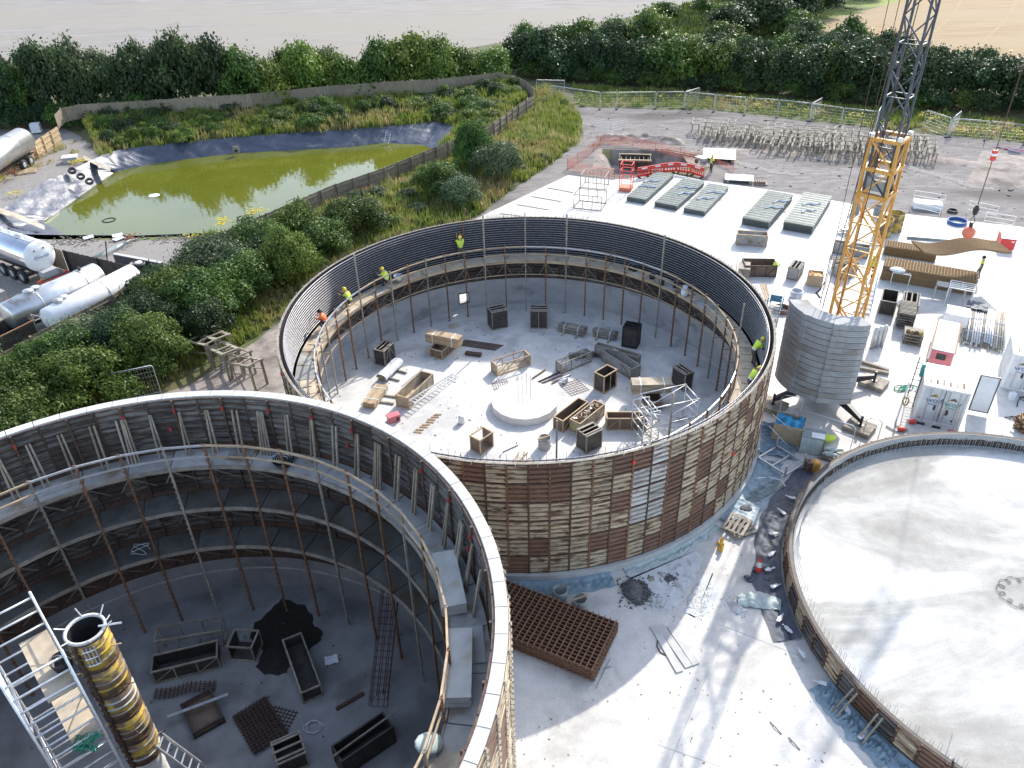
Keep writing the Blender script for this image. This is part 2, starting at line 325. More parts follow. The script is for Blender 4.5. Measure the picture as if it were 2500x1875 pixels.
NEARF = [(-24.6, 56.3), (-22.4, 58.6), (-18.6, 64), (-15.3, 68.9), (-11.5, 73), (-4.8, 82), (-1.3, 87), (1.5, 94.0), (3.5, 98.2)]
BANK = [(b.x, b.y) for a, b in LIN[4:12]]+[(-4, 84), (-1, 89), (1, 95), (2.6, 99), (1.6, 106), (-1, 111)]+[(p.x, p.y) for p in reversed(FARTOP)]
VERGE = [(-16.3, 68), (-11, 73), (-4.3, 82), (-.8, 87), (2, 94), (4, 98.5), (3.2, 106), (5.5, 109), (7.2, 104), (8.65, 94.6), (8.1, 86), (5.1, 79.3), (2.06, 73.9), (-3.25, 64), (-8, 56.5), (-12, 53), (-15, 47.5), (-17, 44.8), (-20, 40.5), (-23, 36), (-33, 36), (-31.5, 43), (-26.5, 54), (-24.6, 56)]
def hz(x, y):
    if inpoly(x, y, LIP): return -3.4 if polydist(x, y, LIP) > .15 else -.02
    if inpoly(x, y, PIT): return -2.4
    if inpoly(x, y, BANK): return min(1.25, -.22+.14*polydist(x, y, LIP))
    if inpoly(x, y, VERGE): return .35*min(1, polydist(x, y, VERGE)/2.5)
    return 0
xs = [-900, -300, -150, -90]+list(range(-62, 31))+[45, 70, 110, 200, 400, 900]
ys = [-120, -20, 10, 30]+list(range(36, 119))+[135, 160, 220, 400, 1200]
g = MB(); g.v = [(x, y, hz(x, y)) for y in ys for x in xs]; nx = len(xs)
g.f = [(j*nx+i, j*nx+i+1, (j+1)*nx+i+1, (j+1)*nx+i) for j in range(len(ys)-1) for i in range(nx-1)]; g.m = [0]*len(g.f)
struct(g.build('ground', 'turf', smooth=True))
SLABTOP = [(-3.2, 63.6), (5.9, 74.5), (10, 72.9), (16.2, 74.0), (18.8, 71.9), (20.5, 71.1), (25.2, 68.5), (29.8, 65.5), (31.7, 63.6), (41.7, 59.5), (62, 50.5), (95, 36)]
sheet('concrete_apron', SLABTOP+[(95, -40), (-22, -40), (-22, 3), (-13.2, 30), (-13.4, 39.5), (-11.6, 47), (-7.3, 54)], .03, 'slab')
sheet('gravel_yard', [(-3.2, 63.6), (-3.1, 64.2), (2.06, 73.9), (5.1, 79.3), (8.1, 86), (8.65, 94.6), (7.6, 100), (11.4, 98.0), (24.6, 95.8), (40, 87.1), (53, 80.8), (110, 54), (95, 36), (62, 50.5), (41.7, 59.5), (31.7, 63.6), (29.8, 65.5), (25.2, 68.5), (20.5, 71.1), (18.8, 71.9), (17.5, 73),
    (20.4, 76.2), (20.9, 78.4), (16.7, 81.7), (9.9, 82.7), (8.6, 76.2), (13.5, 74.9), (16.2, 74.0), (10, 72.9), (5.9, 74.5)], .012, 'aggregate')
sheet('gravel_path', [(-22, 30), (-22.5, 36.5), (-20.8, 38.5), (-19.2, 39.5), (-16.4, 44.7), (-15.5, 48), (-12, 53), (-7.9, 56.6), (-3.2, 63.6), (-7.3, 54), (-11.6, 47), (-13.4, 39.5), (-13.2, 30)], .02, 'soil')
sheet('lorry_yard', [(-95, 30), (-36, 36), (-32.6, 42), (-28.6, 50), (-26.9, 54.3), (-25, 58.5), (-24, 61.5), (-31, 61.3), (-38.6, 62), LIP[0], LIP[1], LIP[2], LIP[3], LIP[4], (-45.6, 88), (-49, 92), (-52, 95), (-95, 97)], .016, 'gravel')
sheet('stubble_field', [(-700, 190), (-84, 129), (-62, 126), (-30, 125), (-18, 129), (-8, 134), (4, 142), (17, 155), (29, 164), (45, 185), (70, 240), (140, 900), (-700, 900)], .02, 'stubble')
sheet('wheat_field', [(52, 148), (53.5, 144.5), (56, 128), (62, 120), (68, 115), (80, 111), (140, 92), (400, 150), (400, 700), (180, 700), (110, 260), (80, 172), (66, 159)], .02, 'wheat')
sheet('meadow', [(20, 146), (40, 138), (52, 134), (52.6, 148), (66, 159), (80, 172), (110, 260), (180, 700), (140, 900), (70, 240), (45, 185), (29, 164)], .012, 'meadow')
# slab joints
jm = MB()
for a, b in (((1782, 1515), (1630, 1875)), ((1764, 1527), (1950, 1600)), ((1606, 1818), (1760, 1872)), ((1625, 730), (1900, 800)), ((2400, 652), (2500, 735)), ((1270, 470), (1400, 497)), ((1340, 440), (1460, 462))):
    jm.bar(W(*a, .034), W(*b, .034), .025, .004)
struct(jm.build('slab_joint', 'concrete'))
# the fresh, pinkish slab strips behind the tank with their shuttering boards
for k, (a, b, c, d) in enumerate((((1185, 530), (1405, 433), (1440, 440), (1265, 528)), )):
    sheet('new_slab', [W(*p, .036) for p in (a, b, c, d)], .036, 'kicker')
for k, (a, b) in enumerate((((1222, 521), (1288, 529)), ((1262, 499), (1340, 512)), ((1297, 479), (1370, 492)), ((1335, 458), (1400, 470)))):
    mb = MB().bar(W(*a, .06), W(*b, .06), .05, .05)
    one('shutter_board', mb, 'timber', 'thin timber shutter board lying across the new slab strip behind the tank', 'board', group='boards on the new slab strip')
# pond
w = MB(); w.add([(p[0], p[1], -.6) for p in WAT], [tuple(range(len(WAT)))])
def _lin(u, v):
    t = u*len(LIN); i = int(t) % len(LIN); j = (i+1) % len(LIN); s = t-int(t)
    a = LIN[i][0].lerp(LIN[j][0], s); b = LIN[i][1].lerp(LIN[j][1], s)
    if v < .12: p = a.lerp(Vector((sum(q[0] for q in WAT)/len(WAT), sum(q[1] for q in WAT)/len(WAT), 0)), .05); return (p.x, p.y, -2.0)
    k = (v-.12)/.88; p = a.lerp(b, k); wv = .26*(.5-abs(noise.noise((p.x*.8, p.y*.8, 0))))+.2*(.4-abs(noise.noise((t*8, k*1.2, 4))))-.1; wv *= math.sin(min(1, k*1.02)*PI)**.5 if k < 1 else 0
    return (p.x, p.y, p.z+wv+.03)
# water built a little wider than the waterline so that the wrinkled liner cuts it
WAT2 = []
for a, b in LIN: p = a.lerp(b, .1); WAT2.append((p.x, p.y))
w = MB(); w.add([(p[0], p[1], -1.5) for p in WAT2], [tuple(range(len(WAT2)))]); struct(w.build('pond_water', 'water'))
struct(MB().grid(_lin, 330, 22).build('pond_liner', 'liner', smooth=True))
# excavation with its soil walls
p = MB(); n = len(PIT); cx = sum(q[0] for q in PIT)/n; cy = sum(q[1] for q in PIT)/n
R_ = [[(cx+(q[0]-cx)*s, cy+(q[1]-cy)*s, z+.02) for q in PIT] for s, z in ((1.16, .0), (1.05, .05), (.98, -.2), (.82, -1.4))]
for a, b in zip(R_, R_[1:]):
    for i in range(n): p.add([a[i], a[(i+1) % n], b[(i+1) % n], b[i]], [(0, 1, 2, 3)])
p.add(R_[-1], [tuple(range(n))]); struct(p.build('excavation', 'soil'))
def mound(name, poly, h, mat, nz=.5, sub=26, z0=.0):
    x0 = min(q[0] for q in poly); x1 = max(q[0] for q in poly); y0 = min(q[1] for q in poly); y1 = max(q[1] for q in poly); m = MB(); sd = U(0, 99)
    def fn(u, v):
        x = x0+(x1-x0)*u; y = y0+(y1-y0)*v
        d = polydist(x, y, poly) if inpoly(x, y, poly) else -polydist(x, y, poly)
        k = max(0, min(1, d/(.28*min(x1-x0, y1-y0)))); q = noise.fractal((x*1.3+sd, y*1.3, 0), 1.0, 2.0, 4)
        return (x, y, z0+(h*k*(1+nz*q) if d > 0 else -.05))
    m.grid(fn, sub, sub); return m.build(name, mat, smooth=True)
struct(mound('spoil_ridge', [(18, 80.5), (24, 78.5), (33, 76.6), (41.5, 75.5), (52, 70), (52.5, 71.6), (42, 78.2), (33, 79.5), (22, 82.5)], .5, 'soil', sub=60))
struct(mound('spoil_ridge', [(8, 83), (14, 84), (19, 82.5), (19, 85), (13, 87.5), (9, 87)], .6, 'soil', sub=40))
struct(mound('spoil_ridge', [(42, 70), (60, 60), (66, 62), (64, 70), (48, 79)], .5, 'soil', sub=60))

# ------------------------------------------------------------------ tanks
def rib_panel(wd, hh, ribs, depth, jit, seed, back=True):
    """formwork panel: local x along the wall, z up, +y outwards"""
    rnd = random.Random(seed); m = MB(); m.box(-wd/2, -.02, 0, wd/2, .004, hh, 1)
    st = hh/ribs
    for k in range(ribs):
        z0 = k*st+.034; z1 = (k+1)*st-.034; a = rnd.uniform(-jit, jit); b = rnd.uniform(-jit, jit); d = depth+rnd.uniform(-jit, jit)*.4
        x0, x1 = -wd/2+.035, wd/2-.035
        vs = [(x0, .004, z0+a*.5), (x1, .004, z0+b*.5), (x1, d, z0+.02+b*.5), (x0, d, z0+.02+a*.5), (x0, d, z1-.02+a*.4), (x1, d, z1-.02+b*.4), (x1, .004, z1+b*.4), (x0, .004, z1+a*.4)]
        m.add(vs, [(0, 1, 2, 3), (3, 2, 5, 4), (4, 5, 6, 7), (0, 3, 4, 7), (1, 6, 5, 2)])
    for s in (-1, 1): m.box(s*wd/2-.018, .004, .0, s*wd/2+.018, depth*.8, hh, 1)
    m.box(-wd/2+.02, .004, -.012, wd/2-.02, depth*.75, .014, 1); m.box(-wd/2+.02, .004, hh-.014, wd/2-.02, depth*.75, hh+.01, 1)
    return m
def polar(r, a, z=0): return Vector((r*math.cos(a), r*math.sin(a), z))
def facing(c, r, a, inner=False):
    """is the wall at angle a seen from the camera side (outer face, or inner face)"""
    n = Vector((math.cos(a), math.sin(a))); p = Vector((c[0]+r*n.x, c[1]+r*n.y)); d = (-p).dot(n)
    return d < 0 if inner else d > 0
def panel_ring(tank, name, c, r, z0, rows, ncol, hh, variants, pick, a_off, inner=False, vis=None, dip=0):
    """every panel the camera can see is its own object, the hidden side of the ring is one joined part"""
    rest = MB(); protos = {}; step = 2*PI/ncol; wd = 2*r*math.tan(step/2)*.985
    for j in range(ncol):
        a = a_off+(j+.5)*step
        for i in range(rows):
            if c is BC and not inner and i >= 4 and abs(a % (2*PI)-1.895) < .085: continue
            mat, vi = pick(j, i)
            z = z0+(rows-1-i)*hh; p = polar(r, a, z); rz = a-PI/2 if not inner else a+PI/2
            if vis(a, i):
                key = (mat, vi)
                if key not in protos: protos[key] = rib_panel(wd, hh*.985, 4, variants[0], variants[1], vi*17+len(mat)).mesh(name, [mat, 'darkrust'])  # base plate darker than the ribs: shade in the gaps put into colour
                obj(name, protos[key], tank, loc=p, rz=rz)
            else:
                q = rib_panel(wd, hh*.985, 1, variants[0]*.8, 0, 3); M = Matrix.Translation(p) @ Matrix.Rotation(rz, 4, 'Z')
                rest.add([M @ Vector(v) for v in q.v], q.f)
    if rest.v: rest.build(name+'_row', 'darkrust', tank, stuff=True)
    return step
# ---------------- tank B : the large tank in the middle
BC = (.75, 36.0); BR = 12.42; BZ0 = .47
tB = thing('round_tank', 'large round tank under construction in the middle, workers on its inner platform', 'tank', (BC[0], BC[1], 0))
MB().ring(11.9, 12.62, .03, .45, 128).build('kicker', 'kicker', tB)
fl = MB(); fl.lathe([(0, .4), (4, .4), (8, .4), (11.95, .4)], 96); fl.build('floor_slab', 'slab_in', tB)
AW0, AW1 = 1.867, 1.923     # square access opening cast in the wall
wl = MB(); wl.ring(12.02, 12.36, .42, 2.34, 126, AW1, AW0+2*PI); wl.ring(12.02, 12.36, .42, .88, 2, AW0, AW1); wl.ring(12.02, 12.36, 1.56, 2.34, 2, AW0, AW1); wl.build('concrete_wall', 'concrete', tB)
of_ = MB()
for a in (AW0, AW1): of_.bar(polar(12.0, a, .86), polar(12.0, a, 1.6), .06, .05)
for z in (.86, 1.6): of_.bar(polar(12.0, AW0, z), polar(12.0, AW1, z), .05, .06)
of_.build('opening_frame', 'darkrust', tB)
pt = W(1395, 1125, 6.45); A0 = math.atan2(pt.y-BC[1], pt.x-BC[0]); NB = 92; stB = 2*PI/NB
DARK = {(0, 1), (0, 4), (0, 5), (0, 8), (0, 9), (1, 3), (1, 4), (1, 5), (1, 11), (2, 8), (2, 11), (2, 13), (1, 13), (3, 11), (4, 4), (4, 7), (4, 8), (5, 3), (5, 8), (5, 10), (4, 11), (5, 11), (5, 12), (4, 13), (5, 13), (5, 14), (0, 16), (1, 17), (3, 18), (0, 18), (2, 19), (4, 15), (1, -1), (0, 21), (2, 22)}
WHITE = {(r_, c_) for r_ in range(4) for c_ in (9, 10)}
def pickB(j, i):
    c = (j+6) % NB; c = c-NB if c > 60 else c
    rnd = random.Random(j*13+i)
    if (i, c) in DARK or (c > 23 and rnd.random() < .15): return 'rustp', rnd.randrange(3)
    if (i, c) in WHITE: return 'whitep', rnd.randrange(3)
    return 'cream', rnd.randrange(4)
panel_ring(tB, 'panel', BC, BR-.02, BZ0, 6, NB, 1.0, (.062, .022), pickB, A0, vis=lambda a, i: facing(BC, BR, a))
sm = MB().box(-.03, 0, 0, .03, .085, 6.0).mesh('stiffener', 'darkrust'); sm2 = MB().box(-.03, 0, 0, .03, .085, 6.0)
for k in range(24): sm2.box(-.05, .05, .12+k*.25, .05, .11, .17+k*.25)
sm2 = sm2.mesh('stiffener', 'ruststeel')
clip = MB().path([(0, .0, .05), (.02, .06, .14), (.05, .12, .1), (.06, .14, .0)], .014, 4).mesh('tie_clip', 'galv')
redc = MB().box(-.05, .03, 0, .05, .12, .17).mesh('red_clamp', 'red')
hid = MB()
for j in range(NB):
    a = A0+j*stB; p = polar(BR-.015, a, BZ0)
    if facing(BC, BR, a): obj('stiffener', sm2 if j % 2 else sm, tB, loc=p, rz=a-PI/2)
    elif abs(a % (2*PI)-1.895) > .04: hid.bar(polar(BR+.02, a, BZ0), polar(BR+.02, a, BZ0+6), .07)
    obj('tie_clip', clip, tB, loc=polar(BR, a+stB*.5, 6.42), rz=a-PI/2)
    if j % 7 == 3 and facing(BC, BR, a): obj('red_clamp', redc, tB, loc=polar(BR, a, BZ0+random.choice((5.4, 4.2, 3.1))), rz=a-PI/2)
hid.build('stiffener_row', 'darkrust', tB, stuff=True)
for rr in (2, 3, 4, 5):     # waling straps between the panel rows
    MB().ring(BR-.01, BR+.075, BZ0+rr-.022, BZ0+rr+.022, 138).build('strap', 'darkrust', tB)
MB().ring(BR-.01, BR+.075, BZ0+1-.022, BZ0+1+.022, 130, 2.0, 2*PI+1.8).build('strap', 'darkrust', tB)
MB().ring(BR-.06, BR-.03, 2.3, 6.46, 184).build('form_face', 'form_face', tB)
MB().ring(BR-.065, BR+.05, 6.462, 6.49, 138).build('top_flange', 'timber_grey', tB)
rg = MB().path([polar(12.26, 2*PI*k/160) for k in range(160)], .024, 5, closed=True).mesh('horizontal_bar', 'rebar', True)
rg2 = MB().path([polar(12.16, 2*PI*k/160) for k in range(160)], .034, 6, closed=True).mesh('horizontal_bar', 'rebar', True)
for k in range(16): obj('horizontal_bar', rg2, tB, loc=(0, 0, 4.08+k*.155))
vb = MB()
for k in range(300):
    a = 2*PI*k/300; h = 6.62+.12*((k*7) % 3)
    vb.tube(polar(12.29, a, 2.3), polar(12.29, a, h), .009, 3, cap=False)
vb.build('vertical_bar', 'darkrust', tB, stuff=True)
nb2 = 500  # bent loops outside the rim on the far left, and spacer dots
lp = MB()
for k in range(150):
    a = PI*.52+k*.0082; q = polar(12.5, a, 5.75); lp.tube(q, q+Vector((0, 0, .95)), .012, 3, cap=False)
lp.build('starter_bar', 'rebar_rust', tB, stuff=True)
# inner formwork ring, posts, platform
NIN = 88
def pickIn(j, i): rnd = random.Random(j*5+i*3+1); return ('inpanel' if rnd.random() < .88 else 'ply_dark'), rnd.randrange(4)
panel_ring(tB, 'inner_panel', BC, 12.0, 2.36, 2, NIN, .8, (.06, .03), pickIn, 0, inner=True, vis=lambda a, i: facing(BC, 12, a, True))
NP = 52; stP = 2*PI/NP; aP = math.radians(90-1.7)
pegs = lambda m, z0, z1, st, s=.05: [m.box(.03, -.02, z, .085, .02, z+s) for z in np.arange(z0, z1, st)]
def post_mesh(z1, name='post', mat='ruststeel', z0=.4):
    m = MB(); m.box(-.035, -.035, z0, .035, .035, z1); pegs(m, z0+.3, z1, .26); m.box(-.06, -.06, z0, .06, .06, z0+.02); return m.mesh(name, [mat, 'darkrust'])
ps = post_mesh(5.2); pl = post_mesh(7.35, mat='timber_grey'); ps2 = post_mesh(5.2, mat='timber_grey')
bd = []
for v in range(4):
    m = MB(); m.ring(10.98, 12.0, 3.99, 4.04, 3, -stP/2+.002, stP/2-.002); 
    if v in (1, 3): m.box(11.2, -.03, 4.04, 11.85, .03, 4.075)
    bd.append(m.mesh('platform_board', ['ply', 'ply', 'ply_grey', 'ply'][v]))
eb = MB().ring(10.93, 10.98, 3.9, 4.06, 2, -stP/2, stP/2).mesh('edge_beam', 'timber')
def rail_m(r, z, mat, w_=.05): return MB().bar(polar(r, -stP/2, z), polar(r, stP/2, z), w_, w_*1.2).mesh('guard_rail', mat)
r1 = rail_m(10.88, 5.08, 'galv', .06); r2 = rail_m(10.88, 4.58, 'timber'); r1b = rail_m(10.88, 5.08, 'timber', .06)
br = MB()
br.bar((10.95, 0, 3.93), (12.0, 0, 3.93), .06); br.bar((12.0, 0, 3.0), (10.98, 0, 3.9), .05); br.bar((10.95, 0, 3.1), (12.0, 0, 3.1), .045); br.bar((10.96, 0, 3.9), (11.9, .55, 2.6), .035); br.bar((10.96, 0, 3.9), (11.9, -.55, 2.6), .035)
br = br.mesh('bracket', 'timber_grey')
wal = MB().bar(polar(10.95, -stP/2, 3.1), polar(10.95, stP/2, 3.1), .05).mesh('lower_ledger', 'timber')
TALL = {k for k in ()}
tall_px = ((858, 633), (1176, 530), (1283, 523), (1391, 527), (1599, 569), (1798, 740), (1355, 1011), (1650, 942))
tall_a = [math.atan2((q := W(x, y, 7.35)).y-BC[1], q.x-BC[0]) for x, y in tall_px]
tall_k = {round((a-aP)/stP) % NP for a in tall_a}
for k in range(NP):
    a = aP+k*stP
    obj('post', pl if k in tall_k else random.choice((ps, ps, ps2)), tB, loc=polar(10.9, a), rz=a+random.choice((0, PI/2)))
    obj('platform_board', random.choice(bd), tB, rz=a+stP/2); obj('edge_beam', eb, tB, rz=a+stP/2)
    obj('guard_rail', r1 if (k//9) % 2 else r1b, tB, rz=a+stP/2)
    if k % 5 != 2: obj('guard_rail', r2, tB, rz=a+stP/2)
    obj('bracket', br, tB, rz=a); obj('lower_ledger', wal, tB, rz=a+stP/2)
# central plinth with starter bars
tp = thing('concrete_plinth', 'round white concrete plinth with upright bars on the big tank floor', 'plinth', (.68, 35.9, .4))
MB().prism([polar(1.86, 2*PI*k/16) for k in range(16)], .002, .46).build('pad', 'plinth', tp)
for k in range(10):
    a = 2*PI*k/10; MB().tube(polar(.42, a, .46), polar(.42, a, 1.75+.1*(k % 3)), .011, 5).build('starter_bar', 'rebar_rust', tp)

# ---------------- tank C : near tank, lower left
CC = (-10.78, 13.03); CR = 10.56; CZ = 10.25
tC = thing('round_tank', 'tall near round tank with three inner platforms and a pale rim', 'tank', (CC[0], CC[1], 0))
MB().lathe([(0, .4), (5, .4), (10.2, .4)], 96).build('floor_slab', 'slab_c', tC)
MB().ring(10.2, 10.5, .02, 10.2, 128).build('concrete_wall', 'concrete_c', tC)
MB().ring(10.15, 10.19, 1.55, 1.62, 96).build('wall_joint', 'kicker', tC)
NC = 78; stC = 2*PI/NC
cs = MB().ring(10.22, 10.545, 10.2, 10.25, 2, -stC/2+.0012, stC/2-.0012).mesh('capping', 'rim')
for k in range(NC): obj('capping', cs, tC, rz=k*stC)
def pickC(j, i): rnd = random.Random(j*7+i); return ('cream' if rnd.random() < .85 else 'rustp'), rnd.randrange(4)
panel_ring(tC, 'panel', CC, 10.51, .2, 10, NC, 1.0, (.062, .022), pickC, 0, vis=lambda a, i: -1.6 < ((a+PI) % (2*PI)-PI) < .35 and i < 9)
sC = MB().box(-.03, 0, 0, .03, .09, 10.0)
for k in range(40): sC.box(-.05, .05, .12+k*.25, .05, .13, .17+k*.25)
sC = sC.mesh('stiffener', 'timber_grey')
for j in range(NC):
    if -1.7 < (((j*stC)+PI) % (2*PI)-PI) < .4: obj('stiffener', sC, tC, loc=polar(10.5, j*stC, .2), rz=j*stC-PI/2)
NCI = 74; stCI = 2*PI/NCI
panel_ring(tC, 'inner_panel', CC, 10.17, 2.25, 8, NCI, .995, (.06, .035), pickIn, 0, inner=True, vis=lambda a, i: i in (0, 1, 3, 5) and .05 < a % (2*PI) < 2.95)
sI = MB().box(-.035, 0, 0, .035, .1, 7.9).mesh('inner_stiffener', 'darkrust'); red2 = MB().box(-.04, .06, 0, .04, .14, .17).mesh('red_clamp', 'darkred')
for j in range(NCI):
    a = j*stCI
    if j % 2 == 0: obj('inner_stiffener', sI, tC, loc=polar(10.16, a, 2.3), rz=a+PI/2)
    if .3 < a < 2.9 and j % 2 == 0 and (j*5) % 7 != 1:
        obj('red_clamp', red2, tC, loc=polar(10.15, a, 9.72), rz=a+PI/2)
        if j % 4 == 0: obj('red_clamp', red2, tC, loc=polar(10.15, a+.03, 8.95), rz=a+PI/2)
NPC = 40; sp = 2*PI/NPC; aPC = math.radians(90.6)
pc = [post_mesh(9.05, mat=q) for q in ('ruststeel', 'timber_grey', 'ruststeel')]
def bdC(z, mat, r0=9.02): 
    m = MB(); m.ring(r0, 10.06, z-.03, z+.02, 3, -sp/2+.002, sp/2-.002); return m.mesh('platform_board', mat)
bC = {z: [bdC(z, 'ply_grey' if z > 7 else 'ply_shade'), bdC(z+.012, 'ply_grey' if z > 7 else 'ply_shade', 9.06)] for z in (8.0, 6.0, 4.0)}  # lower platforms take the darker board, shade painted in; none are wet
ebC = {z: MB().ring(8.97, 9.02, z-.1, z+.05, 2, -sp/2, sp/2).mesh('edge_beam', 'timber_grey') for z in (8.0, 6.0, 4.0)}
patch = MB().box(9.3, -.62, 0, 9.9, .62, .022).mesh('loose_board', 'ply_grey')
def railC(z, w_, mat): return MB().bar(polar(8.95, -sp/2, z), polar(8.95, sp/2, z), w_, w_*1.15).mesh('guard_rail', mat)
rc1 = railC(9.0, .06, 'timber'); rc2 = railC(8.5, .05, 'timber'); rc3 = railC(9.0, .06, 'galv'); rc4 = railC(8.5, .05, 'galv')
bk = {}
for z in (8.0, 6.0, 4.0):
    m = MB(); m.bar((9.0, 0, z-.08), (10.05, 0, z-.08), .06); m.bar((10.05, 0, z-1.2), (9.05, 0, z-.1), .05); m.bar((9.03, 0, z-.12), (9.9, .6, z-1.3), .04); m.bar((9.03, 0, z-.12), (9.9, -.6, z-1.3), .04); bk[z] = m.mesh('bracket', 'timber_grey')
for k in range(NPC):
    a = aPC+k*sp
    obj('post', pc[k % 3], tC, loc=polar(8.97, a), rz=a+PI/2)
    for z in (8.0, 6.0, 4.0):
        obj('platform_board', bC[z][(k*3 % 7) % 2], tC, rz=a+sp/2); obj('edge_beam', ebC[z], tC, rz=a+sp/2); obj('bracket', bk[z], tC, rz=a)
    sunny = -1.4 < ((a+PI) % (2*PI)-PI) < .9 or a > 2.1  # sun side put into rail colour: warm timber there, grey steel elsewhere
    obj('guard_rail', rc1 if sunny else rc3, tC, rz=a+sp/2); obj('guard_rail', rc2 if sunny else rc4, tC, rz=a+sp/2)
    if k % 3 == 0: obj('loose_board', patch, tC, loc=(0, 0, 8.034), rz=a+U(0, sp))
# stain on the floor of tank C
sp_ = [W(1000*0+x, y, .408) for x, y in ((686, 1458), (715, 1470), (742, 1478), (760, 1500), (768, 1530), (790, 1540), (780, 1565), (760, 1580), (750, 1605), (715, 1618), (700, 1640), (668, 1650), (640, 1642), (622, 1628), (640, 1590), (612, 1560), (622, 1520), (660, 1490))]
jag = []
for i in range(len(sp_)):
    a, b = sp_[i], sp_[(i+1) % len(sp_)]
    for t in (0, .33, .66): q = a.lerp(b, t); jag.append((q.x+U(-.07, .07), q.y+U(-.07, .07), .404))
st = MB(); st.add(jag, [tuple(range(len(jag)))]); struct(st.build('wet_patch', 'wet'))

# ---------------- tank D : low slab ring at right
DC = (21.72, 21.25); DR = 10.54
tD = thing('round_tank', 'low round tank base at right with a ring of shuttering round its pale slab', 'tank', (DC[0], DC[1], 0))
MB().lathe([(0, .45), (5, .45), (10.3, .45)], 96).build('floor_slab', 'slab_power', tD)
def pickD(j, i): rnd = random.Random(j*3+5); return ('rustp' if rnd.random() < .2 else 'inpanel' if rnd.random() < .3 else 'cream'), rnd.randrange(4)
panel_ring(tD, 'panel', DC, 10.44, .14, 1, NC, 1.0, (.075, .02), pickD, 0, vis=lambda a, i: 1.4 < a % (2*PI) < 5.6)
MB().ring(10.28, 10.42, .06, 1.13, 156).build('form_back', 'ply_dark', tD)
spl = MB()   # cement splash left on the inside of the shuttering
N = 300
for k in range(N):
    a = 2*PI*k/N; b = 2*PI*(k+1)/N; za = .84+.14*noise.noise((a*5, 1, 0))+.08*noise.noise((a*22, 1, 3)); zb = .84+.14*noise.noise((b*5, 1, 0))+.08*noise.noise((b*22, 1, 3))
    if k == N-1: zb = .84+.14*noise.noise((0, 1, 0))+.08*noise.noise((0, 1, 3))
    spl.add([polar(10.268, a, za), polar(10.268, b, zb), polar(10.268, b, 1.132), polar(10.268, a, 1.132)], [(0, 1, 2, 3)])
spl.build('cement_splash', 'concrete', tD)
MB().ring(10.385, 10.43, 1.132, 1.145, 156).build('top_edge', 'ply_dark', tD)
redd = MB().box(-.05, .03, 0, .05, .1, .12).mesh('red_clamp', 'rebar_rust')
sD = MB().box(-.03, 0, 0, .03, .1, 1.0).box(-.055, .06, .3, .055, .15, .36).box(-.055, .06, .6, .055, .15, .66).mesh('stiffener', 'darkrust')
for j in range(NC):
    a = j*stC; obj('stiffener', sD, tD, loc=polar(10.43, a, .14), rz=a-PI/2)
    if 3.2 < a < 5.4: obj('red_clamp', redd, tD, loc=polar(10.46, a, .92), rz=a-PI/2)
ub = MB()
for k in range(230):
    a = 2*PI*k/230; r = 9.98; d = .05/r; h = .5+.12*(k % 3)
    ub.path([polar(r, a-d, .45), polar(r, a-d, .45+h), polar(r, a, .5+h), polar(r, a+d, .45+h), polar(r, a+d, .45)], .009, 3)
ub.build('starter_loop', 'galv', tD, stuff=True)
ub = MB()
for k in range(260): a = 2*PI*k/260; ub.tube(polar(10.22, a, .45), polar(10.22, a, .95), .01, 3, cap=False)
ub.build('starter_bar', 'rebar_rust', tD, stuff=True)
MB().ring(10.12, 10.2, .46, .54, 156).build('kicker', 'concrete_c', tD)
